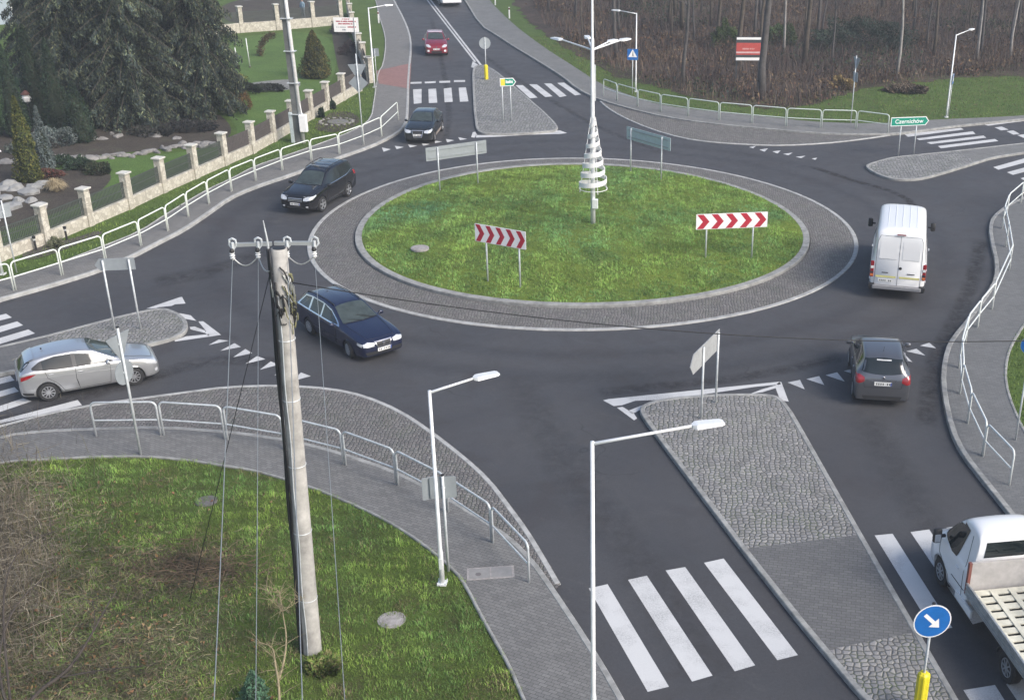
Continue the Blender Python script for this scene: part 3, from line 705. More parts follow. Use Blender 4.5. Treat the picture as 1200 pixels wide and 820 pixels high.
# ---- silver hatchback
SIL = M_paint('silver_paint', (.56, .57, .58), .75, .28, .10)
c = Car('parked_car', 'silver hatchback heading right at the zebra crossing beside the left traffic island', 'car', (-19.0, 35.05), 32, [
 (2.16,.34,.45,.55,.58,.50,.32),(2.15,.24,.48,.62,.66,.68,.50),(2.06,.20,.50,.70,.75,.79,.62),(1.85,.18,.52,.78,.85,.87,.70),(1.45,.18,.55,.86,.95,.89,.74),(1.10,.18,.58,.92,1.02,.895,.76),(.82,.18,.58,.95,1.07,.895,.75),
 (.45,.18,.58,.96,1.26,.895,.67),(0.10,.18,.58,.97,1.45,.895,.62),(-.45,.18,.58,.99,1.495,.895,.61),(-1.0,.18,.58,1.02,1.48,.895,.60),(-1.55,.18,.60,1.06,1.42,.89,.58),(-1.85,.20,.62,1.08,1.30,.87,.56),(-2.05,.23,.64,1.02,1.09,.83,.60),(-2.15,.27,.64,.92,.95,.76,.60),(-2.17,.34,.60,.80,.84,.66,.52)],
 SIL, [(1.29,.37,.30),(-1.37,.37,.30)], None)
c.t.name = 'hatchback_car'; c.t.scale = (.935,.95,.97)
c.decal('windscreen', WSCR, 'top', [(.84,.66),(.93,.35),(.95,0),(.93,-.35),(.84,-.66)], [(.10,.53),(.07,.3),(.06,0),(.07,-.3),(.10,-.53)])
c.decal('rear_window', GLASS, 'rear', [(-.56,1.31),(0,1.35),(.56,1.31)], [(-.66,1.05),(0,1.02),(.66,1.05)])
c.both('side_trim', TRIM, [(.74,.985),(.10,1.31),(-.45,1.405),(-1.0,1.40),(-1.45,1.31),(-1.72,1.16)], [(.74,.975),(.1,.985),(-.45,.995),(-1.0,1.02),(-1.45,1.06),(-1.72,1.11)], off=.004, cols=30)
c.both('side_window', GLASS, [(.62,1.02),(.15,1.29),(-.38,1.385)], [(.62,1.0),(.15,1.005),(-.38,1.015)], off=.009)
c.both('side_window', GLASS, [(-.50,1.385),(-.95,1.38),(-1.40,1.30)], [(-.50,1.02),(-.95,1.04),(-1.40,1.075)], off=.009)
c.seam([(.62,.97),(.60,.6),(.55,.28),(-.40,.27),(-.46,.6),(-.44,.97)]); c.seam([(-.44,.6),(-.40,.27),(-.85,.27),(-1.02,.55),(-1.30,.80),(-1.36,1.04)])
c.seam([(.75,.72),(-.2,.78),(-1.2,.83),(-1.7,.90)], w_=.008, mat=SIL)
c.handle(-.30,.84); c.handle(-1.18,.90)
c.both('headlight', LAMPG, [(2.04,.74),(1.75,.83),(1.42,.89)], [(2.10,.60),(1.85,.66),(1.44,.85)], off=.010)
c.both('fog_light', LAMPG, [(2.08,.46),(1.98,.47)], [(2.08,.36),(1.98,.37)], off=.008, rows=2, cols=3)
c.both('tail_light', REDL, [(-1.62,.99),(-1.85,.98),(-2.08,.93)], [(-1.66,.97),(-1.85,.88),(-2.10,.80)], off=.008)
c.decal('grille', BLK, 'front', [(-.5,.62),(0,.60),(.5,.62)], [(-.35,.36),(0,.34),(.35,.36)], off=.008)
c.both('lower_bumper', TRIM, [(-2.12,.40),(-1.8,.36)], [(-2.10,.26),(-1.8,.22)], off=.006, rows=2, cols=5)
c.plate(-2.19,.70,8); c.plate(2.18,.42); c.mirror(.56,.86,1.02)
MB().box((-1.30,0,1.50),(.05,.02,.05)).build('antenna', BLK, c.t)
c.decal('spoiler', SIL, 'top', [(-1.58,.55),(-1.58,-.55)], [(-1.86,.5),(-1.86,-.5)], off=.03, rows=3)
for x in (1.29,-1.37):
    for y in (.79,-.79): c.wheel(x, y, .31, mat=ALLOY, style='multi', n=10)

detail(c, 1.95, .84, .66, .55, 0, 0)
# ---- navy estate
NAVY = M_paint('navy_paint', (.007, .012, .042), .2, .2, .08)
c = Car('estate_car', 'navy blue estate car with silver window trim driving below the roundabout', 'car', (-11.72, 39.22), -45.5, [
 (2.33,.34,.45,.55,.58,.52,.32),(2.32,.24,.48,.62,.66,.68,.50),(2.24,.20,.50,.70,.74,.77,.60),(2.05,.18,.52,.77,.82,.84,.68),(1.6,.18,.55,.84,.92,.87,.71),(1.15,.18,.58,.89,.99,.873,.73),(.85,.18,.58,.92,1.03,.873,.73),
 (.45,.18,.58,.93,1.24,.873,.65),(0.10,.18,.58,.94,1.43,.873,.60),(-.5,.18,.58,.95,1.485,.873,.59),(-1.2,.18,.58,.97,1.48,.873,.585),(-1.75,.18,.60,.98,1.43,.865,.57),(-2.10,.20,.62,.98,1.28,.85,.56),(-2.26,.23,.64,.95,1.04,.82,.60),(-2.33,.27,.64,.88,.92,.76,.60),(-2.34,.34,.60,.78,.82,.66,.52)],
 NAVY, [(1.40,.36,.29),(-1.30,.36,.29)], None)
c.decal('windscreen', WSCR, 'top', [(.86,.66),(.95,.35),(.97,0),(.95,-.35),(.86,-.66)], [(.12,.52),(.08,.3),(.07,0),(.08,-.3),(.12,-.52)])
c.decal('rear_window', GLASS, 'rear', [(-.52,1.28),(0,1.32),(.52,1.28)], [(-.62,1.0),(0,.98),(.62,1.0)])
c.both('window_trim', CHROME, [(.80,.955),(.10,1.315),(-.5,1.405),(-1.25,1.40),(-1.75,1.34),(-2.06,1.0)], [(.80,.925),(.1,.93),(-.5,.94),(-1.25,.955),(-1.75,.965),(-2.06,.965)], off=.004, cols=34)
c.both('side_window', GLASS, [(.66,.985),(.12,1.27),(-.36,1.37)], [(.66,.965),(.12,.965),(-.36,.97)], off=.009)
c.both('side_window', GLASS, [(-.46,1.375),(-.85,1.38),(-1.16,1.375)], [(-.46,.975),(-.85,.98),(-1.16,.985)], off=.009)
c.both('side_window', GLASS, [(-1.28,1.37),(-1.70,1.31),(-1.92,1.08)], [(-1.28,.99),(-1.65,.995),(-1.96,1.0)], off=.009)
c.seam([(.66,.93),(.64,.6),(.60,.28),(-.38,.27),(-.42,.6),(-.41,.94)]); c.seam([(-.38,.27),(-.80,.27),(-.95,.5),(-1.22,.78),(-1.24,.95)]); c.seam([(1.9,.5),(0,.5),(-.95,.5)], w_=.02)
c.handle(-.28,.82); c.handle(-1.10,.84)
for sg in (1,-1):
    P = [c.cast((x, sg*.50, 6), (0,0,-1), .04) for x in (.02,-.4,-.9,-1.4,-1.75)]
    P = [c.cast((.05,sg*.50,6),(0,0,-1),0)]+P+[c.cast((-1.80,sg*.50,6),(0,0,-1),0)]
    MB().tube(P, .017, 6).build('roof_rail', BLK, c.t)
c.decal('headlight', LAMPG, 'front', [(.74,.70),(.55,.735),(.36,.70)], [(.74,.60),(.55,.585),(.36,.59)], off=.01, cols=8, rows=4)
c.decal('headlight', LAMPG, 'front', [(-.74,.70),(-.55,.735),(-.36,.70)], [(-.74,.60),(-.55,.585),(-.36,.59)], off=.01, cols=8, rows=4)
c.both('headlight_wing', LAMPG, [(2.22,.70),(2.0,.74)], [(2.22,.60),(2.0,.66)], off=.010, rows=3, cols=5)
gf = c.decal('grille_frame', CHROME, 'front', [(.33,.72),(-.33,.72)], [(.24,.52),(-.24,.52)], off=.008, cols=10, rows=6)
c.decal('grille', BLK, 'front', [(.29,.695),(-.29,.695)], [(.21,.55),(-.21,.55)], off=.014, cols=10, rows=6)
MB().lathe([(.055,-.01),(.06,0),(.055,.012),(.001,.012)], 16, tuple(c.cast((8,0,.63),(-1,0,0),.02)), 'X').build('badge', CHROME, c.t)
c.decal('bumper_strip', BLK, 'front', [(.7,.42),(0,.40),(-.7,.42)], [(.65,.30),(0,.28),(-.65,.30)], off=.006, rows=3)
c.both('tail_light', REDL, [(-2.12,.92),(-2.28,.88)], [(-2.12,.72),(-2.28,.70)], off=.008, rows=3, cols=4)
c.plate(2.36,.44); c.plate(-2.36,.72); c.mirror(.60,.85,.98)
P1 = [c.cast((x, y, 6), (0,0,-1), .018) for x, y in ((.93,.5),(.72,.15),(.66,-.05))]; MB().tube(P1, .008, 4).build('wiper', BLK, c.t)
c.decal('hood_edge', NAVY, 'top', [(2.0,.52),(.95,.58)], [(2.0,.55),(.95,.61)], off=.008, rows=1)
for x in (1.40,-1.30):
    for y in (.77,-.77): c.wheel(x, y, .305, mat=STEELR, style='multi', n=12, steer=-8 if x > 0 else 0)

detail(c, 2.1, .86, .64, .50, 0, 0)
# ---- black SUV

BLKP = M_paint('black_paint', (.006, .006, .008), .1, .15, .06)
c = Car('suv_car', 'black off-road car with roof rails and white headlamps rounding the left of the roundabout', 'car', (-17.38, 55.45), -102, [
 (2.34,.42,.55,.68,.72,.55,.35),(2.33,.32,.58,.75,.80,.72,.52),(2.24,.28,.62,.85,.90,.83,.64),(2.02,.26,.64,.94,1.0,.91,.72),(1.6,.26,.68,1.0,1.09,.94,.76),(1.2,.26,.70,1.05,1.15,.945,.79),(.95,.26,.70,1.08,1.19,.945,.79),
 (.55,.26,.70,1.09,1.42,.945,.70),(.20,.26,.70,1.10,1.64,.945,.66),(-.4,.26,.70,1.11,1.75,.945,.68),(-1.1,.26,.70,1.13,1.76,.945,.68),(-1.80,.26,.72,1.16,1.75,.94,.67),(-2.14,.30,.74,1.19,1.66,.93,.66),(-2.30,.34,.75,1.14,1.26,.91,.68),(-2.36,.38,.74,1.02,1.05,.84,.68),(-2.34,.45,.70,.88,.92,.72,.56)],
 BLKP, [(1.34,.42,.35),(-1.36,.42,.35)], None)
c.decal('windscreen', WSCR, 'top', [(.98,.72),(1.07,.4),(1.09,0),(1.07,-.4),(.98,-.72)], [(.24,.57),(.20,.3),(.19,0),(.20,-.3),(.24,-.57)])
c.decal('rear_window', GLASS, 'rear', [(-.56,1.50),(0,1.54),(.56,1.50)], [(-.66,1.20),(0,1.17),(.66,1.20)])
c.both('side_window', GLASS, [(.82,1.14),(.22,1.50),(-.26,1.60)], [(.82,1.12),(.22,1.125),(-.26,1.13)], off=.007)
c.both('side_window', GLASS, [(-.36,1.605),(-.8,1.61),(-1.16,1.60)], [(-.36,1.135),(-.8,1.145),(-1.16,1.16)], off=.007)
c.both('side_window', GLASS, [(-1.28,1.62),(-1.70,1.60),(-2.05,1.50)], [(-1.28,1.17),(-1.70,1.20),(-2.08,1.27)], off=.007)
c.seam([(.80,1.08),(.80,.6),(.72,.34),(-.28,.33),(-.31,.7),(-.31,1.1)]); c.seam([(-.28,.33),(-.82,.33),(-.98,.6),(-1.20,.9),(-1.22,1.12)])
c.both('chrome_line', CHROME, [(.84,1.105),(-.3,1.118),(-1.3,1.15),(-1.95,1.285)], [(.84,1.09),(-.3,1.10),(-1.3,1.13),(-1.95,1.265)], off=.01, rows=1, cols=24)
c.handle(-.18,.98); c.handle(-1.05,1.0)
for sg in (1,-1):
    P = [c.cast((.12,sg*.58,6),(0,0,-1),0)]+[c.cast((x, sg*.58, 6), (0,0,-1), .07) for x in (-.05,-.5,-1.0,-1.5)]+[c.cast((-1.72,sg*.58,6),(0,0,-1),0)]
    MB().tube(P, .02, 6).build('roof_rail', BLK, c.t)
for x in (-.25,-.75,-1.2):
    p = c.cast((x,0,6),(0,0,-1),.05); MB().box(p, (.04, 1.1, .02)).build('roof_bar', ALLOY, c.t)
for sg in (1,-1):
    c.decal('headlight', LAMPG, 'front', [(sg*.86,.93),(sg*.62,.90),(sg*.44,.84)], [(sg*.86,.80),(sg*.62,.74),(sg*.44,.74)], off=.01, cols=8, rows=4)
    c.decal('fog_light', LAMPG, 'front', [(sg*.68,.50),(sg*.56,.50)], [(sg*.68,.42),(sg*.56,.42)], off=.01, cols=3, rows=2)
c.both('headlight_wing', LAMPG, [(2.22,.90),(1.85,.96)], [(2.24,.78),(1.85,.90)], off=.010, rows=3, cols=5)
c.decal('grille', TRIM, 'front', [(.38,.86),(-.38,.86)], [(.34,.66),(-.34,.66)], off=.010, cols=10, rows=6)
for z in (.70,.76,.82): c.decal('grille_bar', ALLOY, 'front', [(.37,z+.012),(-.37,z+.012)], [(.37,z-.012),(-.37,z-.012)], off=.016, cols=8, rows=1)
c.decal('lower_grille', BLK, 'front', [(.5,.46),(-.5,.46)], [(.45,.36),(-.45,.36)], off=.010, cols=8, rows=2)
c.both('tail_light', REDL, [(-2.0,1.22),(-2.2,1.18)], [(-2.05,1.0),(-2.25,.95)], off=.008, rows=3, cols=4)
c.plate(2.37,.57); c.plate(-2.36,.8); c.mirror(.80,.92,1.17, sc=1.2)
c.t.scale = (.95,.93,.97)
c.both('sill_trim', TRIM, [(.9,.40),(-.9,.40)], [(.9,.30),(-.9,.30)], off=.012, rows=2)
for x in (1.34,-1.36):
    for y in (.83,-.83): c.wheel(x, y, .36, .23, rimr=.68, mat=ALLOY, n=5, steer=-5 if x > 0 else 0)

detail(c, 2.15, .97, .72, .60, 0, 0)
# ---- dark hatchback at the north give-way line
DGREY = M_paint('dark_graphite_paint', (.02, .025, .028), .5, .25, .3)
c = Car('compact_car', 'dark graphite compact car with dusty sills waiting at the give-way line of the upper road', 'car', (-15.15, 69.0), -89, [
 (2.10,.32,.45,.55,.58,.50,.32),(2.09,.24,.48,.64,.68,.68,.50),(2.0,.20,.50,.73,.78,.78,.60),(1.80,.18,.52,.80,.86,.85,.68),(1.4,.18,.55,.87,.96,.88,.72),(1.05,.18,.58,.92,1.02,.883,.74),(.78,.18,.58,.94,1.05,.883,.74),
 (.42,.18,.58,.95,1.24,.883,.66),(0.08,.18,.58,.96,1.40,.883,.61),(-.45,.18,.58,.97,1.44,.883,.60),(-1.05,.18,.58,1.0,1.42,.883,.59),(-1.55,.18,.60,1.02,1.34,.875,.57),(-1.85,.20,.62,1.02,1.18,.86,.57),(-2.0,.23,.64,.95,1.0,.82,.60),(-2.08,.27,.64,.88,.92,.76,.60),(-2.1,.34,.60,.78,.82,.66,.52)],
 DGREY, [(1.27,.37,.30),(-1.31,.37,.30)], None)
c.decal('windscreen', WSCR, 'top', [(.80,.66),(.88,.35),(.90,0),(.88,-.35),(.80,-.66)], [(.10,.52),(.06,.3),(.05,0),(.06,-.3),(.10,-.52)])
c.decal('rear_window', GLASS, 'rear', [(-.54,1.22),(0,1.26),(.54,1.22)], [(-.62,1.0),(0,.98),(.62,1.0)])
c.both('side_window', GLASS, [(.60,1.01),(.10,1.27),(-.38,1.34)], [(.60,.985),(.10,.985),(-.38,.995)], off=.008)
c.both('side_window', GLASS, [(-.48,1.345),(-.95,1.33),(-1.45,1.22)], [(-.48,1.0),(-.95,1.01),(-1.45,1.05)], off=.008)
c.seam([(.62,.95),(.60,.6),(.55,.28),(-.40,.27),(-.43,.6),(-.43,.97)]); c.seam([(-.40,.27),(-.82,.27),(-1.0,.55),(-1.28,.82),(-1.34,1.0)])
c.handle(-.30,.84); c.handle(-1.15,.87)
for sg in (1,-1):
    c.decal('headlight', LAMPG, 'front', [(sg*.78,.77),(sg*.58,.78),(sg*.40,.75)], [(sg*.78,.66),(sg*.58,.62),(sg*.40,.64)], off=.01, cols=8, rows=4)
    c.decal('air_intake', BLK, 'front', [(sg*.72,.46),(sg*.42,.44)], [(sg*.66,.32),(sg*.42,.30)], off=.008, cols=5, rows=3)
c.both('headlight_wing', LAMPG, [(1.98,.77),(1.72,.82)], [(2.0,.67),(1.72,.74)], off=.010, rows=3, cols=5)
c.decal('grille_frame', ALLOY, 'front', [(.36,.77),(-.36,.77)], [(.25,.38),(-.25,.38)], off=.010, cols=10, rows=6)
c.decal('grille', BLK, 'front', [(.32,.74),(-.32,.74)], [(.22,.42),(-.22,.42)], off=.016, cols=10, rows=6)
c.both('tail_light', REDL, [(-1.88,.94),(-2.05,.90)], [(-1.88,.78),(-2.05,.76)], off=.008, rows=3, cols=4)
c.both('dusty_sill', M_plain('dusty_sill', (.30,.26,.23), .7, var=.3), [(.85,.42),(-.88,.42)], [(.85,.24),(-.88,.24)], off=.008, rows=2)
c.plate(2.13,.52); c.plate(-2.12,.75); c.mirror(.54,.86,1.0)
for x in (1.27,-1.31):
    for y in (.78,-.78): c.wheel(x, y, .31, mat=ALLOY, n=7, steer=6 if x > 0 else 0)

c.t.scale = (.96,.94,1)
detail(c, 1.85, .80, .66, .55, 0, 0)
# ---- red hatchback far up the road
REDP2 = M_paint('red_paint', (.26, .012, .03), .3, .25, .12)
c = Car('hatchback_car', 'red hatchback with lit-looking fog lamps coming down the upper road', 'car', (-19.75, 95.9), -77, [
 (2.05,.34,.45,.58,.60,.50,.32),(2.04,.24,.48,.66,.70,.68,.50),(1.94,.20,.50,.76,.80,.77,.60),(1.7,.18,.52,.86,.91,.84,.68),(1.3,.18,.55,.94,1.02,.86,.70),(1.0,.18,.58,.98,1.08,.862,.72),(.78,.18,.58,1.0,1.11,.862,.72),
 (.42,.18,.58,1.0,1.31,.862,.64),(0.08,.18,.58,1.01,1.50,.862,.60),(-.45,.18,.58,1.02,1.55,.862,.59),(-1.05,.18,.58,1.03,1.53,.862,.58),(-1.55,.18,.60,1.04,1.46,.855,.57),(-1.80,.20,.62,1.03,1.3,.84,.57),(-1.95,.23,.64,.98,1.05,.81,.60),(-2.02,.27,.64,.90,.94,.76,.60),(-2.04,.34,.60,.78,.82,.66,.52)],
 REDP2, [(1.25,.36,.29),(-1.25,.36,.29)], None)
c.decal('windscreen', WSCR, 'top', [(.80,.64),(.88,.35),(.90,0),(.88,-.35),(.80,-.64)], [(.10,.52),(.06,.3),(.05,0),(.06,-.3),(.10,-.52)])
c.decal('rear_window', GLASS, 'rear', [(-.54,1.36),(0,1.40),(.54,1.36)], [(-.62,1.06),(0,1.04),(.62,1.06)])
c.both('side_window', GLASS, [(.60,1.07),(.10,1.36),(-.38,1.44)], [(.60,1.04),(.10,1.04),(-.38,1.05)], off=.008)
c.both('side_window', GLASS, [(-.48,1.445),(-.95,1.43),(-1.45,1.34)], [(-.48,1.05),(-.95,1.06),(-1.45,1.08)], off=.008)
c.decal('pale_roof', M_plain('pale_roof', (.55,.48,.52), .35), 'top', [(-.02,.5),(-.02,-.5)], [(-.32,.52),(-.32,-.52)], off=.008, rows=4)
for sg in (1,-1):
    c.decal('headlight', LAMPG, 'front', [(sg*.76,.86),(sg*.58,.86),(sg*.42,.76)], [(sg*.76,.74),(sg*.58,.68),(sg*.42,.68)], off=.01, cols=8, rows=4)
    c.decal('fog_light', M_plain('bright_lamp', (.85,.85,.85), .2, var=.02), 'front', [(sg*.70,.50),(sg*.54,.50)], [(sg*.70,.36),(sg*.54,.36)], off=.012, cols=3, rows=2)
c.decal('grille', BLK, 'front', [(.42,.42),(-.42,.42)], [(.36,.27),(-.36,.27)], off=.010, cols=8, rows=3)
MB().lathe([(.05,-.01),(.06,0),(.05,.012),(.001,.012)], 12, tuple(c.cast((8,0,.70),(-1,0,0),.015)), 'X').build('badge', CHROME, c.t)
c.plate(2.08,.55); c.plate(-2.06,.75); c.mirror(.54,.84,1.05)
for x in (1.25,-1.25):
    for y in (.76,-.76): c.wheel(x, y, .30, mat=ALLOY, n=5)

detail(c, 1.75, .80, .64, .52, 0, 0)
# ---- grey hatchback, rear view, lower right
GREYP = M_paint('grey_paint', (.13, .135, .15), .6, .3, .2)
c = Car('hatchback_car', 'dark grey hatchback seen from behind crossing the give-way teeth of the lower road', 'car', (6.62, 36.90), 86, [
 (1.97,.34,.45,.58,.60,.50,.32),(1.96,.24,.48,.66,.70,.66,.50),(1.86,.20,.50,.76,.80,.74,.58),(1.62,.18,.52,.86,.91,.81,.66),(1.25,.18,.55,.94,1.02,.845,.69),(.98,.18,.58,.98,1.08,.848,.70),(.78,.18,.58,1.0,1.11,.848,.70),
 (.42,.18,.58,1.0,1.31,.848,.63),(0.05,.18,.58,1.01,1.48,.848,.60),(-.45,.18,.58,1.02,1.52,.848,.59),(-1.0,.18,.58,1.04,1.51,.848,.58),(-1.45,.18,.60,1.06,1.46,.845,.57),(-1.70,.20,.62,1.06,1.34,.84,.57),(-1.86,.23,.64,1.0,1.10,.83,.62),(-1.95,.25,.62,.92,.95,.80,.62),(-1.97,.30,.58,.78,.82,.72,.56)],
 GREYP, [(1.22,.36,.29),(-1.25,.36,.29)], None)
c.decal('windscreen', WSCR, 'top', [(.80,.62),(.88,.35),(.90,0),(.88,-.35),(.80,-.62)], [(.08,.52),(.04,.3),(.03,0),(.04,-.3),(.08,-.52)])
c.decal('rear_window', GLASS, 'rear', [(-.56,1.40),(0,1.435),(.56,1.40)], [(-.66,1.10),(-.3,1.05),(0,1.04),(.3,1.05),(.66,1.10)], off=.008)
c.decal('rear_sticker', M_plain('pale_sticker', (.5,.5,.5), .5), 'rear', [(-.22,1.40),(.22,1.40)], [(-.22,1.375),(.22,1.375)], off=.014, rows=1)
c.both('side_window', GLASS, [(.60,1.07),(.08,1.34),(-.38,1.42)], [(.60,1.04),(.08,1.04),(-.38,1.05)], off=.008)
c.both('side_window', GLASS, [(-.48,1.42),(-.95,1.41),(-1.35,1.34)], [(-.48,1.055),(-.95,1.07),(-1.35,1.12)], off=.008)
c.seam([(.62,.97),(.60,.6),(.55,.28),(-.38,.27),(-.42,.6),(-.42,1.0)]); c.handle(-.30,.88); c.handle(-1.05,.92)
for sg in (1,-1):
    c.decal('tail_light', REDL, 'rear', [(sg*.81,1.02),(sg*.70,1.02),(sg*.56,.96)], [(sg*.81,.80),(sg*.70,.78),(sg*.56,.84)], off=.012, cols=8, rows=5)
c.both('tail_light_wing', REDL, [(-1.60,1.02),(-1.85,.98)], [(-1.70,.90),(-1.90,.82)], off=.010, rows=3, cols=5)
c.decal('chrome_strip', CHROME, 'rear', [(-.44,.895),(.44,.895)], [(-.44,.865),(.44,.865)], off=.016, rows=1)
MB().lathe([(.04,-.01),(.05,0),(.04,.012),(.001,.012)], 12, tuple(c.cast((-8,0,.96),(1,0,0),.015)), 'X').build('badge', CHROME, c.t)
c.seam([(-.62,1.02),(-.55,.66),(.55,.66),(.62,1.02)], view='rear'); c.plate(-1.985,.79,0)
c.decal('lower_bumper', TRIM, 'rear', [(-.6,.40),(.6,.40)], [(-.55,.30),(.55,.30)], off=.008, rows=2)
c.both('headlight', LAMPG, [(1.80,.78),(1.45,.88)], [(1.82,.68),(1.5,.80)], off=.008, rows=3, cols=5)
c.mirror(.56,.82,1.06); P = [c.cast((-1.15,0,6),(0,0,-1),0)]; MB().tube([P[0], P[0]+Vector((-.12,0,.18))], .006, 5).build('antenna', BLK, c.t)
for x in (1.22,-1.25):
    for y in (.75,-.75): c.wheel(x, y, .30, mat=STEELR, n=8, style='multi')

c.t.scale = (1.03,1.06,1.10)
# ---- white high-roof van, rear view
WHT = M_paint('white_paint', (.82, .82, .82), 0, .4, .08)
def box_st(L2, W2, H_, nose, zb=.30, wr=None):
    pass
c = Car('delivery_van', 'white high-roof delivery van seen from behind on the right side of the roundabout', 'van', (8.95, 47.75), 80, [
 (2.95,.45,.6,.80,.84,.60,.45),(2.93,.32,.6,.90,.96,.80,.62),(2.75,.30,.65,1.02,1.10,.93,.74),(2.35,.28,.7,1.16,1.28,.98,.80),(2.05,.28,.8,1.25,1.45,.99,.82),(1.60,.28,.9,1.32,1.95,.99,.80),(1.15,.28,.9,1.35,2.42,.99,.80),
 (.80,.28,1.0,1.38,2.62,.995,.82),(.2,.28,1.1,1.40,2.67,.995,.83),(-1.0,.28,1.1,1.40,2.68,.995,.83),(-2.3,.28,1.1,1.40,2.68,.99,.83),(-2.70,.30,1.1,1.40,2.65,.98,.82),(-2.84,.40,1.1,1.40,2.52,.95,.79),(-2.88,.46,1.1,1.35,2.35,.93,.78),(-2.90,.5,1.1,1.30,2.1,.92,.78)],
 WHT, [(1.95,.42,.34),(-1.55,.42,.34)], None, edge=.16)
c.decal('windscreen', WSCR, 'front', [(.62,2.05),(0,2.10),(-.62,2.05)], [(.74,1.38),(0,1.36),(-.74,1.38)], off=.008)
c.both('side_window', GLASS, [(1.72,1.50),(1.35,2.02),(.80,2.05)], [(1.80,1.32),(1.35,1.32),(.80,1.32)], off=.008)
c.seam([(0,2.42),(0,.55)], view='rear', w_=.012); c.seam([(-.80,.56),(-.78,2.2),(-.70,2.42),(.70,2.42),(.78,2.2),(.80,.56)], view='rear', w_=.012)
c.decal('door_panel', WHT, 'rear', [(-.68,2.22),(-.10,2.24)], [(-.70,1.56),(-.10,1.56)], off=.008, rows=4); c.decal('door_panel', WHT, 'rear', [(.10,2.24),(.68,2.22)], [(.10,1.56),(.70,1.56)], off=.008, rows=4)
c.seam([(-.70,1.54),(-.06,1.54)], view='rear', w_=.006, mat=KERB); c.seam([(.06,1.54),(.70,1.54)], view='rear', w_=.006, mat=KERB)
YEL = M_plain('yellow_tape', (.62,.58,.22), .5, var=.1)
c.decal('yellow_tape', YEL, 'rear', [(-.76,.90),(-.06,.90)], [(-.76,.83),(-.06,.83)], off=.014, rows=1); c.decal('yellow_tape', YEL, 'rear', [(.06,.90),(.76,.90)], [(.06,.83),(.76,.83)], off=.014, rows=1)
for sg in (1,-1):
    q = MB(); q.rbox((-2.86, sg*.90, 1.12), (.10,.13,.62), .03); o = q.build('tail_light', REDL, c.t)
    MB().box((-2.915, sg*.90, 1.20), (.012,.10,.10)).build('lamp_segment', PLATE, o)
    MB().box((-2.915, sg*.90, 1.0), (.012,.10,.07)).build('lamp_segment', BLK, o)
    MB().box((-2.915, sg*.90, .90), (.012,.10,.08)).build('lamp_segment', ORANGEL, o)
    for z in (2.0,1.2,.75):
        MB().box((-2.80, sg*.965, z), (.10,.03,.05)).build('hinge', WHT, c.t)
p = c.cast((-8,-.07,1.22),(1,0,0),.012); MB().lathe([(.055,-.01),(.055,0),(.001,.004)], 14, tuple(p), 'X').build('badge', BLK, c.t)
for y, wd in ((-.45,.26),(.45,.22)): MB().box(c.cast((-8,y,1.02),(1,0,0),.012), (.012, wd, .03)).build('lettering_strip', TRIM, c.t)
auto(MB().rbox((-2.96,0,.48), (.22,1.70,.14), .04).build('rear_step', M_plain('step_grey',(.22,.22,.23),.6), c.t))
for sg in (1,-1): auto(MB().rbox((-2.90,sg*.88,.48), (.26,.22,.22), .05).build('bumper_corner', BLK, c.t))
q = MB(); q.box((-2.925,.42,.72),(.015,.50,.11)); q.build('number_plate', PLATE, c.t)
q = MB(); [q.box((-2.935,.42-.2+k*.065,.72),(.004,.028,.06)) for k in range(7) if k != 2]; q.box((-2.934,.42,.72),(.003,.42,.004)); q.build('plate_marks', CHAR, c.t)
q = MB(); q.box((-2.90,0,2.50),(.03,.30,.04)); q.build('brake_light', M_plain('dull_red',(.25,.05,.05),.3), c.t)
for k in range(5):
    y = -.5+k*.25; P = [c.cast((x,y,6),(0,0,-1),.004) for x in (-2.4,-1.2,0,.6)]; MB().tube(P, .012, 5).build('roof_rib', WHT, c.t)
for sg in (1,-1):
    q = MB(); q.box((1.55, sg*1.06, 1.52),(.06,.16,.05)); q.rbox((1.55, sg*1.17, 1.55),(.12,.18,.34),.05); auto(q.build('wing_mirror', BLK, c.t), 50)
c.both('side_moulding', BLK, [(1.4,.78),(-1.0,.78)], [(1.4,.66),(-1.0,.66)], off=.012, rows=2); c.seam([(-.4,2.2),(-.4,.5)], side=-1); c.seam([(.75,2.1),(.75,.5)])
for x in (1.95,-1.55):
    for y in (.86,-.86): c.wheel(x, y, .34, .24, mat=STEELR, n=6)

c.t.scale = (1.05,1.12,1.06)
# ---- white minibus leaving at the top of the picture
c = Car('minibus', 'white minibus cut off by the top edge of the photo on the upper road', 'van', (-24.0, 122.6), 112, [
 (2.95,.45,.6,.80,.84,.60,.45),(2.93,.32,.6,.90,.96,.80,.62),(2.75,.30,.65,1.02,1.10,.93,.74),(2.35,.28,.7,1.16,1.28,.98,.80),(2.05,.28,.8,1.25,1.45,.99,.82),(1.60,.28,.9,1.32,1.95,.99,.80),(1.15,.28,.9,1.35,2.32,.99,.80),
 (.80,.28,1.0,1.38,2.42,.995,.82),(-1.0,.28,1.1,1.40,2.45,.995,.83),(-2.3,.28,1.1,1.40,2.45,.99,.83),(-2.70,.30,1.1,1.40,2.42,.98,.82),(-2.84,.40,1.1,1.40,2.32,.95,.79),(-2.90,.5,1.1,1.30,2.1,.92,.78)],
 WHT, [(1.95,.42,.34),(-1.55,.42,.34)], None, edge=.14)
c.decal('rear_window', GLASS, 'rear', [(-.7,2.10),(.7,2.10)], [(-.72,1.45),(.72,1.45)], off=.008); c.decal('windscreen', WSCR, 'front', [(.62,1.95),(-.62,1.95)], [(.74,1.38),(-.74,1.38)], off=.008)
for x0 in (1.6,.5,-.6,-1.7): c.both('side_window', GLASS, [(x0,2.0),(x0-1.0,2.0)], [(x0,1.40),(x0-1.0,1.40)], off=.008, rows=3, cols=5)
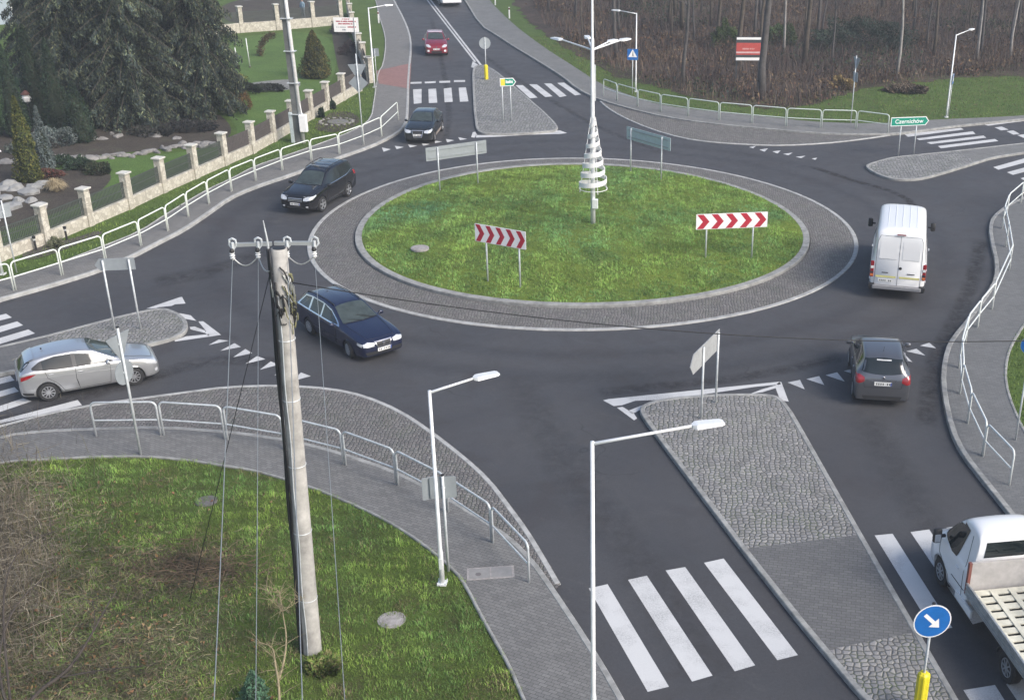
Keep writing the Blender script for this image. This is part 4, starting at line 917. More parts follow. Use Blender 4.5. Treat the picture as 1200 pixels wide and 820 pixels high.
for sg in (1,-1): MB().rbox((-2.86, sg*.90, 1.0), (.10,.13,.5), .03).build('tail_light', REDL, c.t)
auto(MB().rbox((-2.96,0,.50), (.22,1.80,.18), .04).build('rear_bumper', WHT, c.t))
q = MB(); q.box((-2.94,0,.78),(.015,.50,.11)); q.build('number_plate', PLATE, c.t)
for x in (1.95,-1.55):
    for y in (.86,-.86): c.wheel(x, y, .34, .24, mat=STEELR, n=6)

# ---- white flatbed truck, cut off at the right edge
th_ = R(104)
fl, rl = G(1104,684), G(1180,796)
hd = (fl-rl).normalized(); th_ = math.atan2(hd.y, hd.x); left = Vector((-hd.y, hd.x, 0))
ctr = (fl+rl)/2-left*.86
c = Car('flatbed_truck', 'white flatbed truck with slatted load bed at the right edge of the photo', 'truck', (ctr.x, ctr.y), math.degrees(th_), [
 (2.82,.50,.6,.80,.84,.60,.45),(2.80,.36,.6,.90,.96,.80,.62),(2.64,.32,.65,1.04,1.12,.93,.74),(2.34,.30,.7,1.18,1.30,.98,.80),(2.08,.30,.8,1.27,1.47,.99,.82),(1.72,.30,.9,1.30,1.90,.99,.77),(1.36,.30,.9,1.32,2.22,.99,.74),
 (1.05,.30,1.0,1.34,2.34,.99,.75),(.75,.30,1.1,1.34,2.36,.99,.77),(.50,.32,1.1,1.34,2.33,.985,.78),(.40,.36,1.1,1.34,2.20,.97,.79),(.38,.42,1.1,1.34,2.0,.95,.80)],
 WHT, [(1.88,.43,.36)], None, edge=.12)
c.decal('windscreen', WSCR, 'front', [(.62,2.08),(0,2.12),(-.62,2.08)], [(.74,1.40),(0,1.38),(-.74,1.40)], off=.008)
c.decal('rear_window', GLASS, 'rear', [(-.62,2.10),(.62,2.10)], [(-.66,1.70),(.66,1.70)], off=.010, rows=5)
c.both('side_window', GLASS, [(1.98,1.50),(1.50,2.10),(1.38,2.14),(.92,2.12)], [(2.02,1.40),(1.5,1.30),(1.38,1.28),(1.12,1.30)], off=.008)
c.seam([(2.05,1.30),(1.98,.9),(1.42,.60),(1.35,.42),(.62,.42),(.62,1.2),(.72,2.1)]); c.seam([(1.2,.75),(.5,.75)], w_=.02)
q = MB().box((2.78,0,.50),(.1,1.5,.2)); q.build('front_bumper', BLK, c.t); c.handle(.95,1.12)
for sg in (1,-1):
    q = MB(); q.box((1.86, sg*1.04, 1.42),(.07,.18,.06)); q.rbox((1.86, sg*1.16, 1.44),(.13,.20,.38),.05); o = q.build('wing_mirror', BLK, c.t); auto(o, 50)
    MB().box((1.79, sg*1.17, 1.40),(.012,.15,.22)).build('mirror_glass', CHROME, o)
    c.decal('headlight', LAMPG, 'front', [(sg*.88,1.0),(sg*.6,.98)], [(sg*.88,.80),(sg*.6,.78)], off=.01, rows=3, cols=5)
q = MB(); q.tube([(2.0,-.45,1.6),(1.95,.3,1.62)], .01, 4); q.build('wiper', BLK, c.t)
ALU = M_plain('aluminium_side', (.42,.44,.44), .4, .6, var=.2); SLAT = M_plain('cream_slat', (.62,.60,.50), .7, var=.2, scale=3, bstr=.2); PANEL = M_plain('bulkhead_panel', (.42,.40,.385), .6, var=.22, scale=2)
X0, X1, WB = .28, -3.9, 1.05
MB().box(((X0+X1)/2, 0, .62), (X0-X1, .9, .16)).build('chassis', BLK, c.t)
MB().box(((X0+X1)/2, 0, .86), (X0-X1, 2*WB-.02, .10)).build('bed_frame', TRIM, c.t)
q = MB(); q.box((X0-.02, 0, 1.28), (.05, 2*WB, .80)); q.build('bulkhead', PANEL, c.t)
q = MB(); q.box((X0-.03, WB-.02, 1.26), (.09, .07, .86)); q.build('bulkhead_post', M_plain('red_brown_post',(.20,.07,.055),.6), c.t)
q = MB(); q.box((X0-.03, -WB+.02, 1.26), (.09, .07, .86)); q.build('bulkhead_post', ALU, c.t)
for sg in (1,-1):
    q = MB(); q.box(((X0+X1)/2, sg*WB, 1.00), (X0-X1-.1, .035, .34))
    for z in (.86,.94,1.06,1.15): q.box(((X0+X1)/2, sg*(WB+.022), z), (X0-X1-.1, .016, .035))
    q.build('drop_side', ALU, c.t)
MB().box((X1, 0, 1.0), (.035, 2*WB, .34)).build('tail_board', ALU, c.t)
q = MB()
for k in range(14): q.box((X0-.22-k*.29, 0, .955), (.19, 1.98, .03))
q.build('bed_slats', SLAT, c.t)
q = MB()
for y in (-.92,-.45,.02,.48,.92): q.box(((X0+X1)/2-.06, y, .982), (X0-X1-.3, .13, .025))
q.build('bed_runners', SLAT, c.t)
q = MB()
for k, z in enumerate((1.22,1.45,1.68,1.90)): q.box(((X0+X1)/2-.35, -WB+.05, z), (X0-X1-1.0, .03, .14))
for k in range(6): q.box((X0-.35-k*.72, -WB+.09, 1.5), (.09, .05, 1.0))
q.build('slatted_side', SLAT, c.t)
q = MB(); q.tube([(X0-.1,-WB+.2,1.75),(X0-.5,-WB+.12,1.45),(X0-1.0,-WB+.12,1.2)], .035, 6); q.build('strut', M_plain('pale_tube',(.6,.6,.56),.5), c.t)
for sg in (1,-1):
    P = [(-1.88+.46*cos(a), sg*.97, .36+.46*sin(a)) for a in [R(15+k*15) for k in range(11)]]
    q = MB(); q.tube(P, .03, 6); q.build('mudguard', BLK, c.t)
    q = MB(); q.box((.95-.55, sg*.98, .45),(.9,.05,.20)); q.build('side_skirt', WHT if sg > 0 else BLK, c.t)
for x in (1.88,-1.88):
    for y in (.84,-.84): c.wheel(x, y, .36, .24, rimr=.60, mat=STEELR, n=8, style='multi')
# ------------------------------------------------------------------ street furniture
GALV = M_plain('galvanised_steel', (.56, .59, .60), .5, .25, var=.18); WHITEP = M_plain('white_steel', (.70, .73, .71), .45, .1, var=.08); RAILW = M_plain('pale_rail_paint', (.62, .68, .64), .45, .1, var=.1)
LAMPW = M_plain('lamp_column', (.78, .79, .79), .4, .2, var=.08); BACK = M_plain('sign_back', (.33, .36, .38), .5, .35, var=.12, scale=2); BACKL = M_plain('sign_back_pale', (.44, .45, .45), .5, .3, var=.12)
WSIGN = M_plain('sign_white', (.82, .81, .80), .45, var=.05); RSIGN = M_plain('sign_red', (.42, .02, .04), .45, var=.12); BSIGN = M_plain('sign_blue', (.01, .13, .42), .4, var=.1)
GSIGN = M_plain('sign_green', (.0, .25, .17), .4, var=.1); YSIGN = M_plain('sign_yellow', (.72, .60, .05), .45, var=.1); YPL = M_plain('yellow_plastic', (.68, .58, .02), .45, var=.12); DARKM = M_plain('dark_metal', (.05, .055, .06), .5)
def inplane(px, py, P1, P2):
    """where the sight line at photo position px,py meets the upright plane through P1 and P2"""
    d = ray(px, py); n = Vector((-(P2-P1).y, (P2-P1).x, 0)).normalized()
    t = (P1-Vector((0, 0, CH))).dot(n)/d.dot(n); return Vector((0, 0, CH))+d*t
def rise(base, y, z=0.0):
    """height of the point above `base` (photo position, level z) that is seen at photo row y"""
    g = G(*base, z); d = ray(base[0], y); hd_ = math.hypot(d.x, d.y); return CH+d.z*math.hypot(g.x, g.y)/hd_
def faceM(pos, nrm):
    z = Vector((nrm[0], nrm[1], 0)).normalized(); y = Vector((0, 0, 1)); x = y.cross(z)
    m_ = Matrix((x, y, z)).transposed().to_4x4(); m_.translation = Vector(pos); return m_
def circ(r, n=28, cx=0, cy=0): return [(cx+r*cos(2*pi*k/n), cy+r*sin(2*pi*k/n)) for k in range(n)]
def rrect(w_, h_, r=.04, cx=0, cy=0):
    out = []
    for sx, sy, a0 in ((1, 1, 0), (-1, 1, 90), (-1, -1, 180), (1, -1, 270)):
        for k in range(4):
            a = R(a0+k*30); out.append((cx+sx*(w_/2-r)+r*cos(a), cy+sy*(h_/2-r)+r*sin(a)))
    return out
def tri(s_, up=True, r=.04):
    h_ = s_*.866; P = [(-s_/2, -h_/3), (s_/2, -h_/3), (0, 2*h_/3)]
    if not up: P = [(x, -y) for x, y in P]
    out = []
    for i in range(3):
        a, b_, c_ = Vector(P[i-1]), Vector(P[i]), Vector(P[(i+1) % 3])
        out += [tuple(b_+(a-b_).normalized()*r), tuple(b_), tuple(b_+(c_-b_).normalized()*r)]
        out.pop(-2); out.insert(-1, tuple((b_*.5+(b_+(a-b_).normalized()*r)*.25+(b_+(c_-b_).normalized()*r)*.25)))
    return out
def plate(name, outline, M_, mat, parent, th=.012): return MB().plate(outline, M_, th).build(name, mat, parent)
def text_mesh(txt, size, M_, mat, parent, name='lettering', xs=1.0):
    cu = bpy.data.curves.new('t', 'FONT'); cu.body = txt; cu.size = size; cu.align_x = 'CENTER'; cu.align_y = 'CENTER'; cu.extrude = .003; cu.offset = .004
    o = bpy.data.objects.new('t', cu); C.objects.link(o); dg = bpy.context.evaluated_depsgraph_get()
    me = bpy.data.meshes.new_from_object(o.evaluated_get(dg)); bpy.data.objects.remove(o)
    me.transform(M_ @ Matrix.Diagonal((xs, 1, 1, 1))); me.materials.clear(); me.materials.append(mat)
    r = bpy.data.objects.new(name, me); C.objects.link(r); r.parent = parent; return r

# --- hoop railings: each run is one fixed barrier made of hoop sections
def railing(label, pts, mat, H_=1.10, r=.031, mid=.52):
    P = [Vector((p[0], p[1], 0)) for p in pts]; o = P[len(P)//2]; t = thing('guard_railing', label, 'railing', (o.x, o.y, .12))
    for a, b_ in zip(P, P[1:]):
        d = (b_-a).normalized(); A_ = a-o+d*.045; B_ = b_-o-d*.045; up = Vector((0, 0, 1)); c_ = .16; pth = [A_-up*.02]
        for k in range(5): al = R(90-k*22.5); pth.append(A_+d*(c_-c_*sin(al))+up*(H_-c_+c_*cos(al)))
        for k in range(5): al = R(k*22.5); pth.append(B_-d*(c_-c_*sin(al))+up*(H_-c_+c_*cos(al)))
        pth.append(B_-up*.02)
        h_ = MB().tube(pth, r, 8).build('hoop', mat, t, smooth=True)
        MB().tube([A_+up*mid, B_+up*mid], r*.8, 8).build('mid_rail', mat, h_)
    return t
railing('galvanised hoop railing curving along the near left pavement', PL([(111,511),(190.5,510),(265.5,515),(335,527),(404,544.5),(465.5,568),(524,599),(577,635),(621,683)], .12), GALV)
railing('white hoop railing along the pavement below the garden fence', PL([(-95,368),(-35,354),(17.5,340),(73,322.5),(124,306),(165.5,288),(197,270.5),(221,254),(245,239),(271.5,224.5),(300,212),(331,199.5),(365,188),(398,180.5),(426,170),(447.5,160),(467,141)], .12), M_plain('white_rail_paint', (.74,.78,.72), .45, .05, var=.06))
railing('pale hoop railing in front of the bare wood', PL([(707,112),(723,118),(747,125),(774,131),(806,136),(842.5,141),(881,144.5),(921,148),(962,150),(1003,151),(1041,156)], .12), RAILW)
se_top = [(1262,196),(1230,203),(1200,213.5),(1183,228),(1178,241.6),(1182.6,262),(1187,288),(1167,331.5),(1150,351.6),(1135.6,370),(1128,397),(1129.5,426),(1139,459),(1157,496),(1190,530)]
railing('white hoop railing winding along the right-hand pavement', [G(x, y, 1.2) for x, y in se_top], WHITEP)

# --- lamp columns
def luminaire(t, p, d, mat=LAMPW, L=.62, W_=.24):
    d = d.normalized(); s_ = Vector((-d.y, d.x, 0)); up = Vector((0, 0, 1)); V = []
    for u, wd, zt, zb in ((0, .05, .03, -.03), (.12, .5*W_, .045, -.035), (.22, W_*.5, .05, -.035), (.9, W_*.48, .035, -.02), (1, W_*.38, .02, -.01)):
        for a, z in ((-1, zb), (1, zb), (.8, zt), (-.8, zt)): V.append(p+d*(u*L)+s_*(a*wd)+up*z)
    Fc = [(3, 2, 1, 0), (16, 17, 18, 19)]
    for k in range(4):
        for i in range(4): Fc.append((k*4+i, k*4+(i+1) % 4, k*4+4+(i+1) % 4, k*4+4+i))
    q = MB(); q.add(V, Fc); o = q.build('luminaire', mat, t)
    q = MB(); c_ = p+d*(.62*L)-up*.035; q.box(c_, (L*.45, W_*.7, .012), rz=math.atan2(d.y, d.x)); q.build('lens', LAMPG, o)
def lamp(label, xy, heads, H_=5.28, r0=.062, name='street_lamp', zb=.10, group='white lamp columns round the junction'):
    o = Vector((xy[0], xy[1], zb)); t = thing(name, label, 'street lamp', o, 0, group)
    q = MB(); q.tube([(0, 0, 0), (0, 0, .9), (0, 0, 1.0), (0, 0, H_-zb)], [r0, r0, r0*.8, r0*.6], 12); q.build('column', LAMPW, t, smooth=True)
    q = MB(); q.box((0, 0, .03), (.22, .22, .04)); [q.tube([(a, b_, .03), (a, b_, .09)], .014, 5) for a in (-.1, .1) for b_ in (-.1, .1)]; q.build('base_plate', LAMPW, t)
    MB().box((0, -r0-.001, .6), (.07, .01, .3)).build('hatch', WHITEP, t)
    for h_ in heads:
        tip = h_-o; d = Vector((tip.x, tip.y, 0)); L = d.length; d.normalize()
        p0 = Vector((0, 0, H_-zb-.05)); p1 = d*(L-.62)+Vector((0, 0, H_-zb+.06))
        MB().tube([p0, p0.lerp(p1, .5), p1], [.035, .03, .028], 8).build('arm', LAMPW, t, smooth=True); luminaire(t, p1, d)
    return t
lamp('white lamp column beside the near left pavement, arm over the road', G(518.5,684,.10), [G(584,437,5.34)])
pS = G(694,517,6.8); lamp('tall white lamp column in the foreground running out of the bottom of the photo', pS, [G(848,491,6.92)], 6.8)
lamp('white lamp column behind the railing next to the blue crossing sign', G(745,108,.1), [G(717,12,5.34)])
lamp('white lamp column on the right verge in front of the wood', G(1109,138,.1), [G(1141,34,5.34)])
lamp('white lamp column beside the upper road near the red paving', G(439,103,.1), [G(460,6,5.34)])
lamp('white lamp column at the left edge with only its foot showing', G(3,322,.1), [G(3,322,.1)+Vector((1.6,-1.2,5.2))])
# centre mast
zc = dome(CX, CY); mc = G(695,262,zc); t = thing('lamp_mast', 'tall white mast with four lamp arms in the middle of the grass island', 'street lamp', (mc.x, mc.y, zc))
MB().tube([(0,0,-.1),(0,0,2),(0,0,8.0),(0,0,8.05),(0,0,12.5)], [.11,.10,.075,.05,.035], 12).build('mast', LAMPW, t, smooth=True)
hz_ = 8.25-zc
for px, py in ((636,41),(754,41),(683,33),(708,49)):
    e = G(px, py, 8.35); d = Vector((e.x-mc.x, e.y-mc.y, 0)); L = max(d.length, 1.9); d.normalize(); L = min(L, 2.5)
    p0 = Vector((0,0,hz_-.12)); p1 = d*(L-.62)+Vector((0,0,hz_+.05)); MB().tube([p0,p1], [.04,.03], 8).build('arm', LAMPW, t); luminaire(t, p1, d, L=.66, W_=.28)
auto(MB().rbox((.10,-.12,.95), (.26,.20,.42), .03).build('control_box', WHITEP, t))
MB().box((.08,-.02,6.2), (.12,.04,1.5)).build('banner_bracket', LAMPW, t)
# spiral tree ornament round the mast
t = thing('spiral_tree', 'white spiral ribbon tree ornament wound round the central mast', 'ornament', (mc.x+.02, mc.y-.02, zc))
q = MB(); V = []; n = 260; turns = 7.2
for k in range(n+1):
    u = k/n; a = turns*2*pi*u+1; r_ = .66*(1-u)+.10*u; z = 1.55+3.05*u; hb = .21-.05*u
    for rr, zz_ in ((r_, z), (r_, z+hb), (r_-.025, z+hb), (r_-.025, z)): V.append((rr*cos(a), rr*sin(a), zz_))
q.add(V, [(k*4+i, k*4+(i+1) % 4, k*4+4+(i+1) % 4, k*4+4+i) for k in range(n) for i in range(4)]+[(3,2,1,0), (n*4,n*4+1,n*4+2,n*4+3)]); q.build('ribbon', WSIGN, t)
for k in range(4):
    a = k*pi/2+.4; MB().tube([(.62*cos(a), .62*sin(a), 1.5),(.10*cos(a), .10*sin(a), 4.75)], .016, 5).build('strut', WSIGN, t)
for z, r_ in ((1.62,.62),(3.1,.34)): MB().tube([(r_*cos(2*pi*k/24), r_*sin(2*pi*k/24), z) for k in range(24)], .014, 5, closed=True).build('ring', WSIGN, t)

# --- chevron boards on the island
def board(label, posts, zb, corners, front, kind, name='road_sign', cat='road sign', group=None, pr=.035):
    """flat board on two posts. posts/corners = photo positions; front = +1 when its face looks towards the camera side"""
    P1, P2 = G(*posts[0], zb[0]), G(*posts[1], zb[1]); o = (P1+P2)/2; o.z = min(P1.z, P2.z)
    K = [inplane(x, y, P1, P2) for x, y in corners]
    u = Vector((P2.x-P1.x, P2.y-P1.y, 0)).normalized(); t = thing(name, label, cat, o, 0, group)
    n = Vector((u.y, -u.x, 0))                      # towards the camera side for left-to-right posts
    if n.y > 0: n = -n
    us = [(k-o).dot(u) for k in K]; u0, u1 = min(us), max(us)
    zt = sum(K[i].z for i in (0, 1))/2-o.z; z0 = sum(K[i].z for i in (2, 3))/2-o.z
    for P in (P1, P2):
        b_ = P-o; MB().tube([(b_.x-n.x*.05*front, b_.y-n.y*.05*front, P.z-o.z-.1),(b_.x-n.x*.05*front, b_.y-n.y*.05*front, zt-.04)], pr, 8).build('post', GALV, t, smooth=True)
    c_ = u*((u0+u1)/2)+Vector((0, 0, (zt+z0)/2)); return t, c_, n*front, u1-u0, zt-z0, o
def chev(label, posts, zb, corners, front, bmat=BACK):
    t, c_, n, W_, H_, o = board(label, posts, zb, corners, front, '', 'chevron_board', 'road sign')
    M_ = faceM(c_+n*.01, n)
    bk = plate('panel', rrect(W_, H_, .02), M_, bmat if front < 0 else WSIGN, t, .02)
    M2 = faceM(c_+n*.012, n); plate('white_face', rrect(W_-.01, H_-.01, .02), M2, WSIGN, bk, .002)
    k5 = 5; st = W_/k5; sg = 1
    for k in range(k5):
        x0 = -W_/2+.03+k*st; a = st*.45; tp = H_/2-.02
        pts = [(x0, tp), (x0+a, tp), (x0+a+st*.42, 0), (x0+a, -tp), (x0, -tp), (x0+st*.42, 0)]
        plate('chevron', pts, faceM(c_+n*.016, n), RSIGN, bk, .003)
    for z in (-H_*.28, H_*.28):
        MB().box(c_-n*.035+Vector((0, 0, z)), (W_*.92, .02, .04), rz=math.atan2(-n.x, n.y)).build('stiffener', BACK, t)
    return t
dz = lambda px: dome(G(*px, .4).x, G(*px, .4).y)
chev('red and white chevron board on the left side of the grass island', [(571,331),(609,338.5)], [dz((571,331)), dz((609,338))], [(556.5,258),(616,275.5),(616,297),(557,278)], 1)
chev('red and white chevron board on the right side of the grass island', [(827,303),(881,303)], [dz((827,303)), dz((881,303))], [(816,253.5),(899,246),(899,263.5),(816.5,271.5)], 1)
chev('chevron board seen from its plain grey back at the upper left rim of the island', [(515,222.7),(559.6,214.8)], [dz((515,222)), dz((560,215))], [(499,172.7),(569.6,164.8),(569.6,180),(499.5,189)], -1)
chev('chevron board seen from its bluish grey back at the upper right rim of the island', [(739.8,200.7),(775.5,210.5)], [dz((740,200)), dz((775,210))], [(734.6,149),(786,161),(784.6,176.3),(735,163.5)], -1, M_plain('sign_back_bluish', (.46,.54,.57), .55, .1, var=.08))

# --- direction arrows (blade boards)
def blade(label, posts, corners, front, point, face, txt=None, zb=.11, yellow=False, back=BACK):
    t, c_, n, W_, H_, o = board(label, posts, [zb, zb], corners, front, '', 'direction_sign')
    x = W_/2; y = H_/2; k = y*.75
    def outl(s_): a, b_ = x-s_, y-s_; return [(-a, -b_), (a-k, -b_), (a-s_*.3, 0), (a-k, b_), (-a, b_)]
    ax = Vector((0, 0, 1)).cross(n)                 # face-right direction
    right_px = 1 if ax.x > 0 else -1
    mir = point*right_px
    def mo(P): return [(mir*a, b_) for a, b_ in P]
    bk = plate('panel', mo(outl(0)), faceM(c_+n*.008, n), back if front < 0 else WSIGN, t, .02)
    plate('border', mo(outl(.004)), faceM(c_+n*.012, n), WSIGN, bk, .003)
    fc = plate('face', mo(outl(.04)), faceM(c_+n*.015, n), face, bk, .003)
    if yellow:
        plate('number_field', [(-x+.05, -y+.05), (-x+.05+W_*.26, -y+.05), (-x+.05+W_*.26, y-.05), (-x+.05, y-.05)], faceM(c_+n*.019, n), YSIGN, bk, .003)
        for k_ in range(6): MB().plate([(-x+W_*.36+k_*W_*.075, -y*.28), (-x+W_*.36+k_*W_*.075+W_*.055, -y*.28), (-x+W_*.36+k_*W_*.075+W_*.055, y*(.3 if k_ % 3 else .48)), (-x+W_*.36+k_*W_*.075, y*(.3 if k_ % 3 else .48))], faceM(c_+n*.019, n), .003).build('lettering', WSIGN, bk)
    if txt: text_mesh(txt, H_*.66, faceM(c_+n*.018, n) @ Matrix.Translation((-k*.3, 0.0, 0)), WSIGN, bk, xs=(W_*.80)/(H_*.66*len(txt)*.53))
    return t
blade('green arrow sign reading Czernichów on the right traffic island', [(1053,181.0),(1071,180.2)], [(1044.6,138),(1088,136.5),(1088,146.5),(1045,148.5)], 1, 1, GSIGN, 'Czernichów')
blade('small green and yellow arrow sign on the upper traffic island', [(590,143),(599.5,142.5)], [(585.7,95.8),(604.5,87.6),(604.5,97.3),(586,105)], 1, 1, GSIGN, yellow=True)
blade('arrow sign seen from its grey back on the left traffic island', [(135,386),(165,384.5)], [(111,303.2),(157,302.3),(157,316),(112,317)], -1, -1, GSIGN)
blade('arrow sign seen from its pale grey back at the tip of the lower traffic island', [(820,490),(837,471)], [(809,419.5),(843,384.5),(842,410),(812,437)], -1, -1, GSIGN, back=BACKL)

# --- single-post signs
def post_sign(label, base, zb, H_, name='road_sign', r=.03, cat='road sign'):
    o = G(*base, zb); t = thing(name, label, cat, o); MB().tube([(0,0,-.1),(0,0,H_)], r, 8).build('post', GALV, t, smooth=True); MB().lathe([(r*1.25,-.01),(r*1.25,.02),(.001,.03)], 8, (0,0,H_)).build('cap', BLK, t); return t
def sig(t, z, n, kind, size, off=.045):
    n = Vector((*n, 0)).normalized(); c_ = n*off+Vector((0,0,z)); f = lambda d: faceM(c_+n*d, n)
    if kind == 'keep_right':
        b_ = plate('sign_plate', circ(size), f(0), BACK, t, .012); plate('rim', circ(size-.002), f(.003), WSIGN, b_, .002); plate('blue_face', circ(size*.93), f(.006), BSIGN, b_, .002)
        A_ = [(-.14,1.0),(.14,1.0),(.14,.0),(.48,.0),(0,-.62),(-.48,.0),(-.14,.0)]
        a = R(45); P = [((x*cos(a)-(y-.15)*sin(a))*size*.72, (x*sin(a)+(y-.15)*cos(a))*size*.72) for x, y in A_]; plate('arrow', P, f(.010), WSIGN, b_, .003)
    elif kind == 'yield':
        b_ = plate('sign_plate', tri(size, False), f(0), BACK, t, .012); plate('red_border', tri(size-.01, False), f(.003), RSIGN, b_, .002); plate('yellow_face', tri(size*.72, False), f(.006), YSIGN, b_, .002)
    elif kind == 'crossing':
        b_ = plate('sign_plate', rrect(size, size, .05), f(0), BACK, t, .012); plate('blue_face', rrect(size-.01, size-.01, .05), f(.003), BSIGN, b_, .002); plate('white_triangle', tri(size*.82, True), f(.006), WSIGN, b_, .002)
        k = size*.30; fig = MB(); 
        for P in ([(-.10,-.55),(.02,-.55),(.22,.10),(.05,.15)], [(.35,-.55),(.48,-.55),(.25,.15),(.08,.15)], [(.02,.05),(.28,.05),(.25,.60),(.05,.60)]): fig.plate([(x*k-.02, y*k-.01) for x, y in P], f(.009), .002)
        fig.plate(circ(k*.13, 10, k*.14-.02, k*.76), f(.009), .002); fig.build('walking_figure', CHAR, b_)
    elif kind == 'round_blue':
        b_ = plate('sign_plate', circ(size), f(0), BACK, t, .012); plate('blue_face', circ(size*.96), f(.003), BSIGN, b_, .002)
    elif kind == 'diamond':
        s2 = size*.7; P = [(0,-s2),(s2,0),(0,s2),(-s2,0)]; b_ = plate('sign_plate', P, f(0), BACK, t, .012); plate('white_face', [(x*.97,y*.97) for x,y in P], f(.003), WSIGN, b_, .002)
    elif kind == 'roundabout':
        b_ = plate('sign_plate', circ(size), f(0), BACK, t, .012); plate('blue_face', circ(size*.96), f(.003), BSIGN, b_, .002)
    elif kind == 'box':
        b_ = plate('sign_plate', rrect(size, size*.95, .05), f(0), BACK, t, .012); plate('face', rrect(size-.02, size*.95-.02, .05), f(.003), WSIGN, b_, .002)
    MB().box(c_-n*.02, (.10, .03, .05), rz=math.atan2(-n.x, n.y)).build('clamp', GALV, t)
    return b_
def bollard(t):
    V = []; n = 28
    q = MB(); 
    for z, k in ((0,1),(.9,1),(.96,.92),(1.0,.6)):
        for i in range(n):
            a = 2*pi*i/n; r_ = (.125+(.012 if i % 4 < 2 else 0))*k; V.append((r_*cos(a), r_*sin(a), z))
    q.add(V, [(k*n+i, k*n+(i+1) % n, (k+1)*n+(i+1) % n, (k+1)*n+i) for k in range(3) for i in range(n)]+[tuple(range(3*n, 4*n))]); q.build('bollard_sleeve', YPL, t)
t = post_sign('blue keep-right sign with white arrow above a yellow sleeve on the lower island', (1077,832), .11, 2.72); bollard(t); sig(t, 2.32, (.15,-1), 'keep_right', .40)
t = post_sign('round sign seen from its grey back above a yellow sleeve on the upper island', (570,93), .11, 2.9); bollard(t); sig(t, 2.45, (-.35,1), 'keep_right', .40)
t = post_sign('blue pedestrian crossing sign on a post behind the railing near the wood', (741,110.5), .11, 2.95); sig(t, rise((741,110.5),64,.11)-.11, (.02,-1), 'crossing', .72)
t = post_sign('signpost with triangular and round plates seen almost edge-on beside the silver car', (165,533), .11, 3.95, r=.038); sig(t, 3.45, (-.93,.25), 'yield', .95, .05); b_ = sig(t, 2.60, (-.93,.25), 'round_blue', .36, .05)
t = post_sign('signpost with an upside-down triangle above a diamond, seen from behind beside the white railing', (426,170.5), .11, 5.0, r=.032); sig(t, rise((426,170.5),82,.11)-.11, (-.1,1), 'yield', 1.0); sig(t, rise((426,170.5),97.5,.11)-.11, (-.1,1), 'diamond', .75)
t = post_sign('thin signpost with edge-on triangle and plate in front of the wood', (997,144.5), .11, 4.15, r=.034); sig(t, 3.75, (.93,.36), 'yield', .9); sig(t, 2.85, (.93,.36), 'box', .6)
t = post_sign('small grey sign back on a thin post beside the upper left lamp column', (442,99.5), .11, 2.4, r=.022); sig(t, 2.15, (0,1), 'box', .55)
t = post_sign('narrow boxed sign back on a post at the left edge of the photo', (19.5,319), .11, rise((19.5,319),236,.11)+.02, r=.03); sig(t, rise((19.5,319),246,.11)-.11, (-.75,.66), 'box', .55)
t = post_sign('grey pair of sign backs close behind the near lamp column', (525.5,668), .12, 2.68, r=.035); b_ = sig(t, 2.32, (-.2,1), 'box', .62, .05)
plate('side_plate', rrect(.30,.60,.03), faceM(Vector((-.36,.02,2.30)), (-.5,1)), BACK, t, .012)
t = post_sign('round blue sign cut off by the right edge of the photo', (1190,516), .11, 2.5, r=.03); sig(t, rise((1190,516),402,.11)-.11, (-.3,-1), 'round_blue', .30)
t = post_sign('edge-on blue sign on a short bracket halfway up the right lamp column', (1111,137), .11, 2.75, r=.025); sig(t, 2.4, (.95,-.3), 'crossing', .62)

def markerpost(px, py, label):
    o = G(px, py, .1); t = thing('marker_post', label, 'marker post', o); MB().rbox((0,0,.5),(.12,.06,1.0),.02).build('shaft', WSIGN, t); MB().box((0,-.001,.86),(.124,.066,.16)).build('band', CHAR, t); MB().box((0,-.036,.86),(.05,.01,.10)).build('reflector', RSIGN, t)
markerpost(444,27.5,'white marker post on the left verge of the upper road'); markerpost(597,22,'white marker post on the right verge of the upper road, the lower of the two'); markerpost(580.5,6.5,'white marker post at the top edge on the right verge of the upper road')

# --- advertising boards
o = G(419,76,.1); t = thing('advert_board', 'white board with rows of red writing on a pole behind the garden fence', 'signboard', o)
zt = rise((419,76),21,.1)-.1; zb_ = rise((419,76),38,.1)-.1; px0, px1 = -1.45, .30
MB().tube([(0,0.03,-.05),(0,0.03,zt)], .04, 8).build('pole', GALV, t)
bw = px1-px0; cx_ = (px0+px1)/2; zc_ = (zt+zb_)/2; bh = zt-zb_
bd = plate('panel', rrect(bw, bh, .02), faceM((cx_,-.03,zc_), (.12,-1)), WSIGN, t, .03)
Mx = faceM((cx_,-.036,zc_), (.12,-1))
def tbars(M_, rows, mat, parent, name='writing'):
    for (x0, x1, y, h_) in rows:
        x = x0; q = MB(); q.plate([(x0, y+h_*.42), (x1, y+h_*.42), (x1, y+h_*.55), (x0, y+h_*.55)], M_, .002)
        while x < x1-.03:
            w_ = random.choice((.05,.07,.09,.06)); q.plate([(x, y), (min(x+w_, x1), y), (min(x+w_, x1), y+h_), (x, y+h_)], M_, .003); x += w_+random.choice((.018,.018,.06))
        q.build(name, mat, parent)
tbars(Mx, [(-.25,.25,.36,.07),(-.7,.7,.19,.09),(-.55,.45,.02,.09),(.1,.7,-.20,.09)], M_plain('ink_red',(.40,.05,.08),.5), bd); tbars(Mx, [(-.7,0,-.2,.06),(-.3,.0,-.40,.10)], M_plain('ink_grey',(.3,.32,.35),.5), bd)
P1, P2 = G(862,100,.1), G(888,100,.1); o = (P1+P2)/2
t = thing('advert_board', 'red and white advertising board on two posts at the edge of the wood', 'signboard', o)
u = (P2-P1).normalized(); n = Vector((u.y,-u.x,0)); K0, K1 = inplane(861,44,P1,P2), inplane(888,71,P1,P2)
